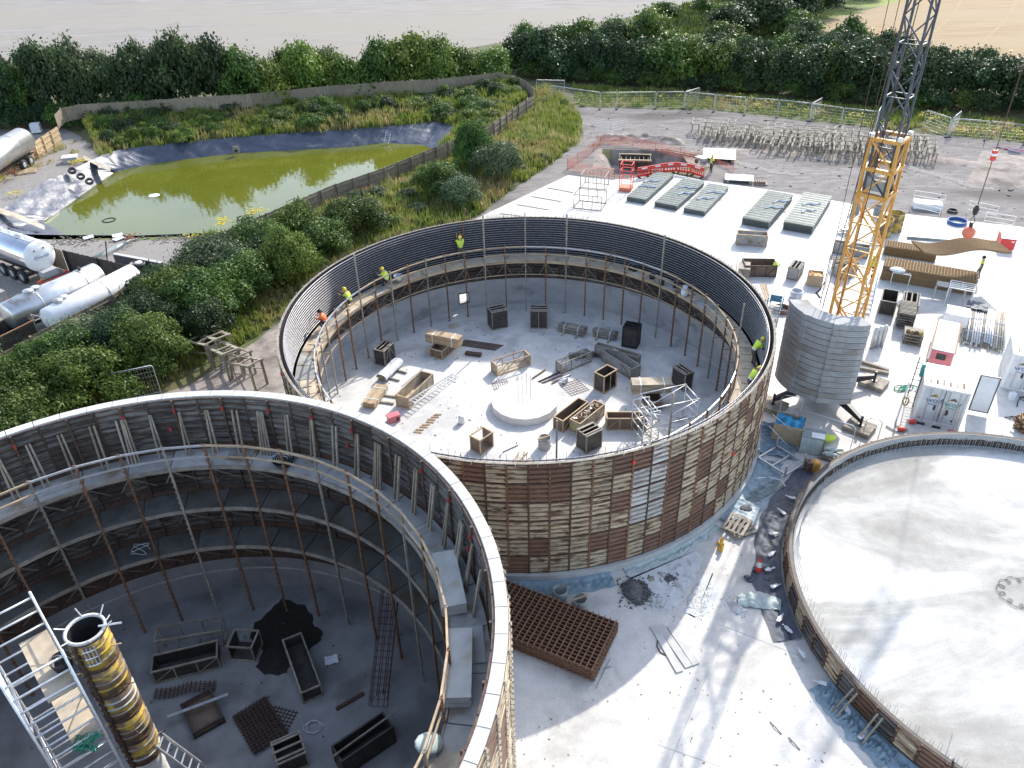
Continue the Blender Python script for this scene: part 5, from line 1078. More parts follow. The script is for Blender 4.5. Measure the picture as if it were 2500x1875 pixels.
crate('dark crate of bars at the bottom of the near tank', (-8.5, 15.6), (-8.1, 14.75), (-7.2, 15.2), .75, panel='ply_dark', frame='timber_grey', top=True, br=False)
crate('big dark box with a pole across it at the lower right of the near tank', (-6.4, 15.3), (-5.9, 14.75), (-4.3, 16.0), .9, panel='ply_dark', frame='ply_dark', br=False)
one('long_pole', MB().tube((-6.2, 14.9, 1.42), (-4.2, 16.55, 1.45), .04, 6), 'timber_grey', 'pale pole lying across the big dark box in the near tank', 'pole')
rebar_mat('wavy dark mesh strip on the floor of the near tank', (-12.4, 18.2), .15, 2.2, .45, 14, 4, 2, .5, 'darkrust', r=.012, lay=.08, wave=.07)
rebar_mat('bent dark mesh sheets heaped in the middle of the near tank', (-9.25, 16.7), -.9, 1.9, 1.3, 13, 9, 4, .42, 'darkrust', r=.011, lay=.05)
rebar_mat('ragged offcut of dark mesh beside the mesh heap', (-8.6, 17.0), -.3, 1.0, .8, 7, 6, 1, .42, 'darkrust', r=.011)
cg = thing('rebar_cage', 'long round cage of dark reinforcing bars leaning by the near tank wall', 'rebar cage', (-5.15, 17.4, .45), 0)
ax = Vector((-4.75, 20.6, 3.2))-Vector((-5.15, 17.4, .45)); ax_ = ax.normalized(); s1 = ax_.cross(Vector((0, 0, 1))).normalized(); s2 = s1.cross(ax_)
for k in range(9): o_ = (s1*math.cos(k*.698)+s2*math.sin(k*.698))*.34; MB().tube(o_, ax+o_, .014, 4).build('long_bar', 'darkrust', cg)
hp = MB()
for k in range(18): hp.path([ax*(k/18)+(s1*math.cos(t*.698)+s2*math.sin(t*.698))*.355 for t in range(9)], .009, 3, closed=True)
hp.build('hoop', 'darkrust', cg)
one('crumpled_sheet', MB().grid(lambda u, v: (u*.5-.25, v*.4-.2, .05+.07*noise.noise((u*5, v*5, 0))), 8, 8), 'sheen_white', 'crumpled white plastic scrap on the floor of the near tank', 'sheet', (-7.2, 19.4, .41), .3, smooth=True)
one('tool_bar', MB().box(-.55, -.06, 0, .55, .06, .08), 'darkrust', 'short dark beam with a yellow end on the near tank floor', 'beam', (-6.2, 17.6, .41), .6)
one('rope_loop', MB().path([(.4*math.cos(k*.7)*(1-.02*k), .25*math.sin(k*.7), .02+.003*k) for k in range(26)], .012, 4), 'sheen_white', 'loop of white cord on the near tank floor', 'cord', (-7.35, 16.6, .41))
one('rope_loop', MB().path([(.4*math.cos(k*.9)*(1-.02*k), .3*math.sin(k*.6), .02+.003*k) for k in range(20)], .014, 4), 'sheen_white', 'loop of white cord on the third platform of the near tank', 'cord', (CC[0]-3.7, CC[1]+8.9, 4.04))
one('straight_edge', MB().box(-1.05, -.06, 0, 1.05, .06, .04), 'galv', 'long pale straight edge lying over the flat tray', 'straight edge', (-11.6, 17.35, .75), .42)
# props leaning against the inner formwork above the top platform
lm = [MB().box(-.032, -.032, 0, .032, .032, 1.75).mesh('leaning_prop', q) for q in ('prop', 'prop', 'timber_grey')]
k = 0
for j in range(36):
    a = math.radians(158-5.6*j)
    if a < math.radians(12): break
    for d in ((-.012, .006) if j % 5 != 4 else (-.02, -.008, .004, .016)):
        if d == .006 and j % 5 == 4: continue
        p = Vector((CC[0], CC[1], 0))+polar(9.72, a+d*1.0, 8.035); q = Vector((CC[0], CC[1], 0))+polar(10.02, a+d*.6+U(-.006, .006), 9.72)
        o = obj('leaning_prop', random.choice(lm), None, loc=p); o.rotation_euler = (q-p).to_track_quat('Z', 'Y').to_euler()
        tag(o, 'pale prop leaning on the inner formwork above the near tank top platform', 'prop', 'props leaning along the near tank wall')
planks('stack of grey plywood boards on the near tank platform, farther one', (-2.0, 16.1), math.radians(-79), 2.15, .72, 7, .06, 8.04, 'ply_pale', strap=False)
planks('stack of tan plywood boards on the near tank platform, nearer one', (-1.58, 13.2), math.radians(-90), 2.15, .70, 7, .06, 8.04, 'ply_pale', strap=False)
one('white_sack', MB().ball((0, 0, 0), .36, 12, 8, 1.2, .8, .3), 'netting', 'pale sack slumped against the rail of the near tank platform', 'sack', (-2.2, 11.0, 8.3), .6, smooth=True).rotation_euler = (.3, .5, .6)
one('loose_board', MB().box(-.5, -.35, 0, .5, .35, .025), 'ply', 'pale board lying by the sack on the near tank platform', 'board', (-1.75, 10.5, 8.05), .3)
q = W(693, 1128, 8.1); cb = thing('cable_basket', 'dark round basket of cable on the near tank top platform', 'basket', (q.x, q.y, 8.05)); MB().lathe([(.3, 0), (.4, .18), (.38, .18), (.28, .02), (0, .02)], 18).build('basket', 'black', cb, True)
for k in range(3): MB().path([polar(.15+.08*k, t*.5, .2+.03*k) for t in range(11)], .015, 4).build('coil', 'galv', cb)
# ------------------------------------------------------------------ between the tanks
for lab, c_, rr, h_, bars in (('dark round steel tube standing behind the rusty mesh stack', (1.78, 22.45), .31, .62, 0), ('dark steel tube with flat bars across its top beside the first', (2.55, 21.95), .31, .62, 1)):
    barrel(lab, c_, rr, h_, .03, 'rebar_green', bars=bars)
m = MB(); [m.ball((U(-.3, .3), U(-.2, .2), U(.05, .15)), U(.1, .2), 7, 5, 1, .8, .6) for k in range(7)]
one('rag_heap', m, 'black', 'small heap of dark rags beside the rusty mesh stack', 'rags', (3.05, 21.2, .03)); one('pink_rag', MB().ball((0, 0, .1), .17, 9, 6, 1.1, .8, .6), 'pink', 'pink rag on the dark heap by the mesh stack', 'rag', (2.98, 21.2, .15), smooth=True)
def rubble(lab, poly, n, s, mat='rubble', h=.2, name='rubble_heap'):
    t = mound(name, poly, h, mat, .8, 26, .03); tag(t, lab, 'rubble'); m = MB()
    cx = sum(q[0] for q in poly)/len(poly); cy = sum(q[1] for q in poly)/len(poly); xs_ = [q[0] for q in poly]; ys2 = [q[1] for q in poly]; k = 0
    while k < n:
        x = U(min(xs_)-.15, max(xs_)+.15); y = U(min(ys2)-.15, max(ys2)+.15)
        if inpoly(x, y, poly) or random.random() < .12:
            r = s*U(.4, 1.2); m.cbox((x, y, .03+h*.5*random.random()*(1 if inpoly(x, y, poly) else 0)+r*.3), (r, r*U(.6, 1), r*U(.5, .9)), U(0, 3)); k += 1
    o = m.build('stone', mat, t, stuff=True); return t
rubble('dark heap of broken concrete rubble in front of the big tank', [tuple(W(1200+x/2.885, 1300+y/2.885).xy) for x, y in ((905, 380), (960, 330), (1040, 345), (1105, 370), (1120, 450), (1080, 520), (1010, 515), (930, 455))], 420, .07)
rubble('second smaller lump of rubble beside the dark heap', [tuple(W(1200+x/2.885, 1300+y/2.885).xy) for x, y in ((1095, 470), (1170, 455), (1250, 480), (1210, 535), (1120, 520))], 140, .07, 'cement')
rubble('thin scatter of dark crumbs beside the big tank base', [tuple(W(1200+x/2.885, 1300+y/2.885).xy) for x, y in ((1205, 320), (1270, 300), (1310, 330), (1240, 365))], 120, .05, 'rubble', .03)
rubble('scatter of crumbs crossing into the sunlight', [tuple(W(1200+x/2.885, 1300+y/2.885).xy) for x, y in ((1360, 480), (1430, 380), (1540, 340), (1550, 440), (1500, 560), (1400, 590))], 220, .035, 'kicker', .02)
rubble('low grey cement spill heap on the sunny slab', [tuple(W(1200+x/2.885, 1300+y/2.885).xy) for x, y in ((1650, 490), (1720, 470), (1780, 540), (1750, 590), (1690, 560))], 120, .05, 'cement', .1)
bo = thing('rubber_boots', 'pair of yellow rubber boots standing on the slab by the pallets', 'boots', (9.2, 25.3, .03), -.9)
for k, (x, y) in enumerate(((0, 0), (.22, -.26))):
    b_ = MB(); b_.lathe([(.07, .0), (.075, .1), (.085, .42), (.075, .42), (.06, .1)], 12, (x, y, 0)); b_.ball((x-.1, y-.02, .06), .1, 10, 6, 1.35, .75, .7); b_.build('boot', 'bootyellow', bo, True)
cn = thing('traffic_cone', 'red and white traffic cone on dark rags by the dark sheet', 'traffic cone', (10.45, 23.75, .03))
MB().box(-.2, -.2, 0, .2, .2, .04).build('base', 'black', cn)
for a, b, mt in ((.0, .25, 'red'), (.25, .52, 'white'), (.52, .75, 'red')): MB().lathe([(.16-.16*a, .04+a), (.16-.16*b, .04+b)], 16).build('cone_band', mt, cn, True)
m = MB(); [m.ball((U(-.5, .5), U(-.4, .4), U(.0, .1)), U(.1, .25), 7, 5, 1.2, .8, .4) for k in range(9)]
one('rag_heap', m, 'darksheet', 'dark rags and sheet scraps round the traffic cone', 'rags', (10.3, 23.5, .03), smooth=True)
def pallet(lab, c_, rz, z=.03, mat='timber_grey'):
    t = thing('pallet', lab, 'pallet', (c_[0], c_[1], z), rz)
    for k in range(5): MB().box(-.6, -.5+k*.225, .12, .6, -.5+k*.225+.13, .145).build('top_slat', mat, t)
    for x in (-.6, -.06, .48): MB().box(x, -.5, .095, x+.12, .53, .118).build('stringer', mat, t); [MB().box(x, y, .022, x+.12, y+.12, .093).build('block', mat, t) for y in (-.5, -.05, .4)]
    for y in (-.5, -.05, .4): MB().box(-.6, y, 0, .6, y+.12, .02).build('bottom_slat', mat, t)
    return t
pallet('lower grey timber pallet of the pair by the yellow boots', (10.3, 26.25), .35); pallet('upper grey timber pallet turned askew on the other', (10.15, 26.35), .95, .18)
one('dark_stone', MB().ball((0, 0, .05), .26, 10, 6, 1.2, .9, .25), 'rubble', 'flat dark stone on the slab behind the pallets', 'stone', (10.9, 27.6, .03), smooth=True)
mb_ = thing('bar_bundle', 'bundle of straight grey steel bars lying by the tank foot', 'bars', (12.0, 28.75, .03), .58)
for k in range(12): MB().tube((-1.2+U(-.1, .1), (k-6)*.055, .05+.03*(k % 2)), (1.15+U(-.1, .1), (k-6)*.055+U(-.05, .05), .05+.03*(k % 2)), .018, 5).build('bar', 'rebar_green', mb_)
MB().path([(1.2, -.4, .05), (1.35, 0, .06), (1.1, .5, .05), (.2, 1.0, .06), (-.2, .9, .05)], .03, 5).build('white_tube', 'white', mb_)
sh_ = thing('shovel', 'small red bladed shovel lying by the bar bundle', 'shovel', (11.4, 28.95, .05), 1.1); MB().tube((0, 0, .03), (.75, 0, .05), .02, 6).build('handle', 'timber', sh_); MB().box(-.28, -.1, .01, .0, .1, .03).build('blade', 'ruststeel', sh_)
fr = thing('steel_base_frame', 'grey square steel base frame on the slab near the blue rubbish', 'frame', (13.5, 30.9, .03), .62)
for s in (-.85, 0, .85): MB().box(-.75, s-.04, .1, .75, s+.04, .18).build('cross_tube', 'galv', fr)
for s in (-.75, .75): MB().box(s-.04, -.85, .185, s+.04, .85, .26).build('side_tube', 'galv', fr); [MB().box(s-.04, y-.04, 0, s+.04, y+.04, .75).build('leg', 'galv', fr) for y in (-.85, .85)]
bb = thing('rubbish_crate', 'open plywood crate with blue sheeting spilling out beside the tank', 'crate', (14.5, 33.0, .03), -.45)
for a in ((-.75, -.6, 0, .75, -.56, 1.1), (-.75, .56, 0, .75, .6, 1.1), (-.75, -.558, 0, -.71, .558, 1.1), (.71, -.558, 0, .75, .558, 1.1)): MB().box(*a).build('side', 'timber', bb)
MB().grid(lambda u, v: (-.7+1.4*u, -.53+1.06*v, 1.0+.28*noise.noise((u*4, v*4, 7))), 16, 14).build('blue_sheeting', 'blueplastic', bb, True)
gc = thing('pale_green_cabinet', 'pale green panelled box with a white paper on top', 'box', (15.35, 31.9, .03), -.35)
MB().box(-.55, -.4, 0, .55, .4, 1.05).build('body', 'rebar_green', gc); MB().box(-.56, -.42, .05, .48, -.402, 1.0).build('front', 'netting', gc); MB().box(-.1, -.35, 1.053, .55, .1, 1.07).build('paper', 'white', gc); MB().box(.552, -.4, 0, .58, .4, 1.0).build('side_board', 'ply_brown', gc)
pallet('worn pallet loaded with scrap behind the orange container', (16.3, 31.3), -.5); m = MB(); [m.ball((U(-.5, .5), U(-.4, .4), U(.1, .25)), U(.08, .18), 7, 5, 1.4, .8, .5) for k in range(14)]
one('scrap_heap', m, 'netting', 'pale scrap heaped on the worn pallet', 'scrap', (16.3, 31.3, .15), smooth=True)
one('yellow_sacks', MB().ball((0, 0, 0), .4, 10, 6, 1.5, .8, .35).ball((.5, -.2, .05), .35, 10, 6, 1.4, .8, .35), 'hivis', 'yellow and black sacks behind the pale green box', 'sacks', (15.9, 32.6, .25), .2, smooth=True)
jc = thing('orange_container', 'round orange fuel container beside a brown box and dark sheet', 'container', (15.05, 30.35, .03)); MB().lathe([(0, 0), (.24, 0), (.27, .08), (.27, .4), (.22, .5), (.1, .55), (0, .55)], 18).build('tank', 'crane_orange', jc, True)
MB().box(-.5, -.25, 0, -.25, .15, .6).build('brown_box', 'ply_brown', jc); MB().path([(-.4, -.2, .6), (-.5, -.3, .9), (-.8, -.5, .4), (-.9, -.7, .03), (-.4, -.8, .03)], .015, 4).build('hose', 'black', jc)
def tube_guard(lab, a, b, h, dz=0):
    t = thing('guard_frame', lab, 'barrier', a, math.atan2(b[1]-a[1], b[0]-a[0])); L = math.hypot(b[0]-a[0], b[1]-a[1])
    MB().path([(0, 0, 0), (0, 0, h-.15), (.15, 0, h), (L-.15, 0, h), (L, 0, h-.15), (L, 0, 0)], .025, 6).build('hoop', 'galv', t, True); MB().tube((0, 0, h*.45), (L, 0, h*.45), .02, 5).build('rail', 'galv', t); return t
tube_guard('bent grey tube hoop leaning behind the blue rubbish', (14.3, 34.2, .03), (15.3, 33.9, .03), 1.9); tube_guard('grey tubular guard frame in front of the crane base', (15.0, 34.0, .03), (17.6, 32.2, .03), 1.2)
tube_guard('white tubular guard frame by the crane foot', (18.6, 33.2, .03), (19.3, 32.9, .03), 1.0)
for k, (a, b) in enumerate((((1595, 1527), (1660, 1640)), ((1612, 1527), (1682, 1628)), ((1635, 1527), (1700, 1622)))):
    one('flat_board', MB().bar(W(*a, .06+.001*k), W(*b, .06+.001*k), .3, .05), 'kicker', ['pale flat board on the slab, left of three', 'pale flat board on the slab, middle of three', 'pale flat board on the slab, right of three'][k], 'board')
one('curved_bar', MB().path([W(1200+x/2.885, 1300+y/2.885, .05) for x, y in ((1210, 700), (1170, 760), (1165, 800), (1190, 845), (1240, 870), (1258, 872))], .025, 4), 'darkrust', 'thin dark curved bar lying beside the flat boards', 'bar')
one('loose_rod', MB().tube(W(1455, 1680, .05), W(1490, 1608, .05), .015, 4).tube(W(1476, 1632, .06), W(1492, 1627, .06), .03, 5), 'rebar_green', 'thin grey rod on the slab at the end of the rusty mesh', 'rod')
for k, (x, y) in enumerate(((1880, 1762), (1925, 1800))):
    one('wire_scrap', MB().path([W(x, y, .05), W(x+12, y+12, .08), W(x+28, y+30, .05)], .018, 4), 'rubble', ['short bent wire on the sunny slab, upper one', 'short bent wire on the sunny slab, lower one'][k], 'wire')
one('green_net_sheet', MB().grid(lambda u, v: (lambda p: (p.x, p.y, .06+.18*abs(noise.noise((u*5, v*4, 0)))+.1*math.sin(PI*v)))(W(1800+u*105, 1440+v*42+u*12+30*(1-v)*abs(u-.5), 0)), 26, 12), 'netting', 'pale green netting sheet crumpled on the slab by the cone', 'netting', smooth=True)
def ringsheet(lab, c_, r0, r1, a0, a1, mat, amp=.14, sd=0, n=90):
    def fn(u, v):
        a = a0+(a1-a0)*u; R = r0+(r1+.35*noise.noise((u*9+sd, 0, 0))-r0)*v
        z = .05+amp*(abs(noise.noise((u*22+sd, v*3, 1)))+.5*abs(noise.noise((u*50+sd, v*7, 2))))*math.sin(PI*min(1, v*1.0+.05))+.12*max(0, 1-v*4)
        return (c_[0]+R*math.cos(a), c_[1]+R*math.sin(a), z)
    return tag(MB().grid(fn, n, 16).build('plastic_sheet', mat, None, True), lab, 'plastic sheet')
R_d = math.radians
ringsheet('blue polythene skirt along the front foot of the big tank', BC, 12.63, 13.35, R_d(258), R_d(285), 'bluesheet', sd=1)
ringsheet('blue polythene sheet at the right foot of the big tank', BC, 12.63, 13.9, R_d(314), R_d(338), 'bluesheet', sd=2)
ringsheet('wide crumpled blue sheet between the tank and the rubbish crate', BC, 12.63, 14.5, R_d(340), R_d(352), 'bluesheet', .3, sd=3)
ringsheet('thin strip of polythene at the tank foot behind the boots', BC, 12.63, 13.0, R_d(288), R_d(312), 'netting', sd=4)
ringsheet('dark sheet lying along the upper left of the round slab', DC, 10.6, 11.75, R_d(128), R_d(186), 'darksheet', .13, sd=5, n=130)
ringsheet('blue grey sheet bulging along the lower left of the round slab', DC, 10.6, 11.5, R_d(197), R_d(214), 'bluesheet', .4, sd=6)
ringsheet('blue sheet tapering along the lower edge of the round slab', DC, 10.6, 11.25, R_d(214), R_d(238), 'bluesheet', .2, sd=7)
for k in range(16):
    a = R_d(142+k*6.2+U(-2, 2)); q = (DC[0]+10.95*math.cos(a)+U(-.2, .2), DC[1]+10.95*math.sin(a)+U(-.2, .2), .18)
    one('white_scrap', MB().grid(lambda u, v: (u*.5-.25, (v*.12-.06)*(1+.5*math.sin(u*5)), .03+.08*noise.noise((u*4+k, v*3, k))), 10, 4), 'sheen_white', 'strip of white plastic on the sheets round the slab', 'plastic scrap', q, U(0, 3), 'white plastic strips on the sheets', True)
for k, (a, lab) in enumerate(((203, 'pair of slanting timber props against the slab shutter, upper'), (209, 'pair of slanting timber props against the slab shutter, lower'))):
    t = thing('shutter_prop', lab, 'prop', (DC[0], DC[1], .03), R_d(a))
    for s in (-.1, .1): MB().bar((11.35, s, .05), (10.62, s, 1.0), .06).build('strut', 'timber_grey', t)
one('white_rail', MB().tube(W(2322, 1860, .6), W(2330, 1853, 1.3), .04, 6).tube(W(2300, 1875, .5), W(2326, 1790, 1.6), .018, 5), 'galv', 'thin pole standing at the bottom edge of the round slab', 'pole')
one('wire_coil', MB().path([Vector((.9*math.cos(t*.42)+.16*math.cos(t*5.1), .75*math.sin(t*.42)+.16*math.sin(t*5.1), .03+.02*math.sin(t*5))) for t in np.arange(0, 30, .12)], .008, 3), 'rubble', 'coil of thin wire lying on the round slab at the right edge', 'wire coil', (*W(2500, 1450, .46).xy, .46))
# right edge odds: hose tangle, wooden logs, brooms
lg = thing('log_heap', 'caged heap of brown split logs at the right edge by the round slab', 'logs', (*W(2500, 1050, .03).xy, .03))
for k in range(60): MB().bar((U(-.5, .5), U(-.5, .5), .05+.9*k/60), (U(-.5, .5), U(-.5, .5), .08+.9*k/60), .09).build('log', random.choice(('rebar_tan', 'timber', 'rebar_rust')), lg)
for k, (x, y) in enumerate(((2200, 1050), (2330, 1045), (2260, 1042))):
    t = thing('long_broom', ['broom leaning on the container front, left one', 'red handled tool leaning on the container front, right one', 'thin pole leaning on the container front, middle one'][k], 'broom', (21.95+.75*[0, 2, 1][k]*.9, 33.9-.42*[0, 2, 1][k]*.9, .03), 1.1)
    MB().tube((0, 0, .05), (.35, 0, 1.5), .018, 5).build('handle', 'timber' if k else 'galv', t); MB().box(-.1, -.2, 0, .05, .2, .07).build('head', 'black' if k != 1 else 'pink', t)
for lab, x, y, mt in (('red helmet shaped object at the left foot of the container', 2226, 1033, 'red'), ('red hose end beside the round slab rim', 2200, 1052, 'red')):
    one('red_item', MB().ball((0, 0, .12), .18, 10, 7, 1.3, .9, .7), mt, lab, 'tool', (*W(x, y, .03).xy, .03), smooth=True)
ls = thing('folded_ladder', 'dark ladder with green bag standing on the left side of the container', 'ladder', (22.25, 36.0, .03), 1.1)
for s in (-.2, .2): MB().bar((-.5, s, 0), (.5, s-.1, 2.6), .05).build('stile', 'black', ls)
for k in range(8): MB().bar((-.45+.12*k, -.2, .2+.3*k), (-.45+.12*k, .2, .2+.3*k), .03).build('rung', 'black', ls)
MB().box(.1, -.3, 1.6, .4, -.1, 2.4).build('bag', 'teal', ls)
rp = thing('rope_post', 'white post with a coil of tan rope beside the container', 'post', (*W(2187, 1030, .03).xy, .03)); MB().tube((0, 0, 0), (.3, .4, 2.3), .05, 6).build('post', 'white', rp); MB().lathe([(.2, -.06), (.28, 0), (.2, .06), (.14, 0), (.2, -.06)], 14).build('rope_coil', 'timber', rp, True, loc=(.25, .1, 1.3), rot=(1.2, 0, .4))
MB().path([(0, 0, .1), (-.2, -.4, .06), (.3, -.8, .06), (-.4, -.9, .06), (-.7, -.4, .06)], .04, 5).build('hose', 'rebar_green', rp)
one('green_hose', MB().path([(.4*math.cos(k*.8)+.02*k, .3*math.sin(k*.9), .05+.01*(k % 4)) for k in range(34)], .035, 4), 'green', 'tangle of green hose beside the white post', 'hose', (*W(2195, 950, .03).xy, .03))
wr2 = one('water_can', MB().box(-.15, -.12, 0, .15, .12, .45), 'sheen_white', 'white plastic can in front of the second container', 'can', (27.9, 35.9, .03), .2)
one('black_hose', MB().path([(.7*math.cos(k*.5)+.05*k, .5*math.sin(k*.8), .04) for k in range(26)], .02, 4), 'black', 'loops of black hose in front of the second container', 'hose', (28.2, 35.6, .03))
one('black_hose', MB().path([(.4*math.cos(k*1.5)+.03*k, .4*math.sin(k*1.1), .04) for k in range(30)], .02, 4), 'black', 'tangle of dark wire near the log heap', 'wire', (27.0, 33.9, .03))
# tie cables from the tank to the yard
for k, (a, b, za, zb) in enumerate((((1885, 1010), (1960, 1075), 2.6, .05), ((1878, 1040), (1935, 1100), 1.8, .05))):
    one('stay_bar', MB().tube(W(*a, za), W(*b, zb), .02, 5), 'galv', ['slanting stay bar from the tank formwork to the slab, upper', 'slanting stay bar from the tank formwork to the slab, lower'][k], 'stay')
# ------------------------------------------------------------------ left: fences, lorries, pond side
def fence(label, pts, h, bay, mat='fencewood', rails=True, pw=.15, z0=0.0, flip=1):
    pts = [Vector((p[0], p[1], 0)) for p in pts]; t = thing('timber_fence', label, 'fence', pts[0]); o = pts[0]; cache = {}
    for a, b in zip(pts, pts[1:]):
        L = (b-a).length; n = max(1, round(L/bay)); rz = math.atan2(b.y-a.y, b.x-a.x); bl_ = L/n
        key = round(bl_, 2)
        if key not in cache:
            v = []
            for s in range(3):
                m = MB(); rnd = random.Random(s+len(cache)*7); k = int(bl_/pw)
                for i in range(k):
                    x = bl_*i/k; m.box(x+.004, rnd.uniform(-.012, .012), .05, x+bl_/k-.004, .022+rnd.uniform(0, .012), h+rnd.uniform(-.03, .03))
                if rails:
                    for z in (.35, h*.55, h-.25): m.box(0, -.06*flip-.02, z-.04, bl_, -.015*flip, z+.04)
                v.append(m.mesh('fence_panel', mat))
            cache[key] = v, MB().box(-.055, -.13*flip-.03, 0, .055, -.02*flip+.03, h+.08).mesh('post', mat)
        for k in range(n):
            p = a.lerp(b, k/n)-o; zz = z0+hz(*(p+o).xy) if z0 >= 0 else -z0
            obj('fence_panel', random.choice(cache[key][0]), t, loc=(p.x, p.y, max(0, zz)), rz=rz); obj('post', cache[key][1], t, loc=(p.x, p.y, max(0, zz)), rz=rz)
    return t
fence('weathered timber fence between the pond and the grass verge', NEARF, 1.7, 1.9, flip=1)
fence('short end of timber fence rising from the verge to the hedge', [(3.5, 98.2), (2.6, 102), (1.2, 105), (FARTOP[-1].x, FARTOP[-1].y)], 1.7, 1.9, flip=-1, z0=-.8)
fence('long grey timber fence behind the pond along the hedge', [(p.x, p.y) for p in reversed(FARTOP)]+[(-50.7, 93.2), (-50.2, 90.5)], 1.6, 2.4, z0=-1.2)
fence('new tan timber fence beside the lorries left of the pond', [(-52.5, 70), (-50.6, 78.4), (-49.7, 83.8), (-49.9, 89.8)], 1.7, 1.75, 'fencetan')
TF = [W(x, y, 1.8) for x, y in ((-60, 905), (0, 876), (77, 834), (278, 732), (347, 684))]
fence('timber fence in front of the parked tankers, seen over bushes', [p.xy for p in TF], 1.8, 2.2, flip=1)
DF = [W(x, y, 1.8) for x, y in ((157, 612), (320, 650), (352, 667))]
fence('dark timber fence between the tankers and the pond end', [p.xy for p in DF], 1.8, 3.0, 'ply_dark', rails=False)
DG = [W(x, y, 1.8) for x, y in ((118, 600), (148, 612))]
fence('short dark timber fence beside the polished tanker', [p.xy for p in DG], 1.8, 2.0, 'fencewood', rails=False)
rwl = thing('retaining_wall', 'low dark block wall at the near end of the pond', 'wall', (0, 0, 0)); a_, b_ = W(278, 620, .9), W(395, 642, .9); MB().bar(a_-Vector((0, 0, .45)), b_-Vector((0, 0, .45)), .22, .9).build('blocks', 'rubble', rwl); MB().bar(a_+Vector((0, 0, .03)), b_+Vector((0, 0, .03)), .28, .06).build('coping', 'kicker', rwl)
def heras(lab, a, b, h=2.0, group=None, cache={}):
    a = Vector(a); b = Vector(b); L = (b-a).length; t = thing('mesh_fence_panel', lab, 'mesh fence', (a.x, a.y, .02), math.atan2(b.y-a.y, b.x-a.x), group); k = round(L, 1)
    if k not in cache:
        f_ = MB().path([(.03, 0, 0), (.03, 0, h-.12), (.1, 0, h), (L-.1, 0, h), (L-.03, 0, h-.12), (L-.03, 0, 0)], .026, 6).tube((.03, 0, .15), (L-.03, 0, .15), .02, 5).mesh('frame', 'galv', True)
        m = MB()
        for x in np.arange(.15, L-.1, .16): m.bar((x, 0, .15), (x, 0, h), .008)
        for z in np.arange(.4, h, .3): m.bar((.05, 0, z), (L-.05, 0, z), .008)
        cache[k] = f_, m.mesh('mesh_infill', 'galv'), MB().box(-.3, -.11, 0, .3, .11, .1).mesh('foot', 'rubber')
    obj('frame', cache[k][0], t); obj('mesh_infill', cache[k][1], t); obj('foot', cache[k][2], t, loc=(0, 0, 0), rz=PI/2); return t
HL = [(5.6, 101.5), (11.4, 97.5), (13.4, 97.3), (18.0, 97.1), (21.4, 96.85), (24.6, 95.2), (27.8, 93.5), (31.2, 92.2), (34.3, 90.4), (37.1, 88.3), (40.2, 86.5)]
for k in range(len(HL)-1): heras('galvanised mesh fence panel in the row in front of the hedge, left of the crane', HL[k], HL[k+1], group='mesh fence row left of crane')
HR = [(46.6, 83.4), (49.9, 82.0), (53.1, 80.2), (56.4, 78.5), (59.8, 76.9), (63, 75)]
for k in range(5): heras('galvanised mesh fence panel in the row in front of the hedge, right of the crane', HR[k], HR[k+1], group='mesh fence row right of crane')
heras('mesh fence panel standing askew at the end of the left row', (40.2, 86.5), (41.9, 89.6)); heras('mesh fence panel standing askew at the start of the right row', (46.6, 83.4), (45.4, 86.6))
heras('mesh fence brace panel behind the left row, nearest the verge', (21.4, 96.85), (23.5, 98.6)); heras('mesh fence brace panel behind the left row', (34.3, 90.4), (36.2, 92.6)); heras('mesh fence brace panel behind the right row', (46.8, 83.5), (48.9, 86.0))
heras('mesh fence panel at the top of the verge by the timber fence', (4.0, 104.5), (7.6, 103.8)); heras('mesh fence panel leaning among the bushes beside the near tank', (-23.2, 37.6), (-20.6, 38.6), 2.0)
for lab, a, b in (('low broken grey barrier lying on the gravel by the verge', (1450, 318), (1490, 325)), ('second low grey barrier lying by the verge', (1490, 325), (1523, 318))): guard(lab, a, b, 1.1, 4, 'galv', 'steel_barrier')
hr = [W(x, y, .05) for x, y in ((1365, 245), (1385, 252), (1398, 255), (1411, 252), (1414, 245))]; one('drain_pipe', MB().path(hr, .14, 7), 'strawblade', 'short yellowish drain pipe lying by the mesh fence', 'pipe')
# lorries -------------------------------------------------------------------
def cyl_tank(t, L, r, z, mat, bands=2, band_m='galv', dish=.25, n=40):
    prof = [(0, -dish), (r*.55, -dish*.75), (r*.85, -dish*.35), (r, 0), (r, L), (r*.85, L+dish*.35), (r*.55, L+dish*.75), (0, L+dish)]
    o = MB().lathe(prof, n).build('barrel', mat, t, True, rot=(0, PI/2, 0), loc=(0, 0, z)); 
    me = o.data
    for k in range(bands):
        x = L*(k+.6)/bands; MB().lathe([(r+.012, x), (r+.03, x+.01), (r+.03, x+.06), (r+.012, x+.07)], n).build('band', band_m, t, True, rot=(0, PI/2, 0), loc=(0, 0, z))
    return o
def wheel(t, x, y, r=.5):
    w_ = MB().lathe([(r*.55, -.14), (r*.95, -.15), (r, -.1), (r, .1), (r*.95, .15), (r*.55, .14)], 22).build('tyre', 'rubber', t, True, rot=(PI/2, 0, 0), loc=(x, y, r)); MB().lathe([(0, -.1), (r*.3, -.11), (r*.57, -.13), (r*.57, .13), (r*.3, .11), (0, .1)], 16).build('rim', 'galv', w_, True)
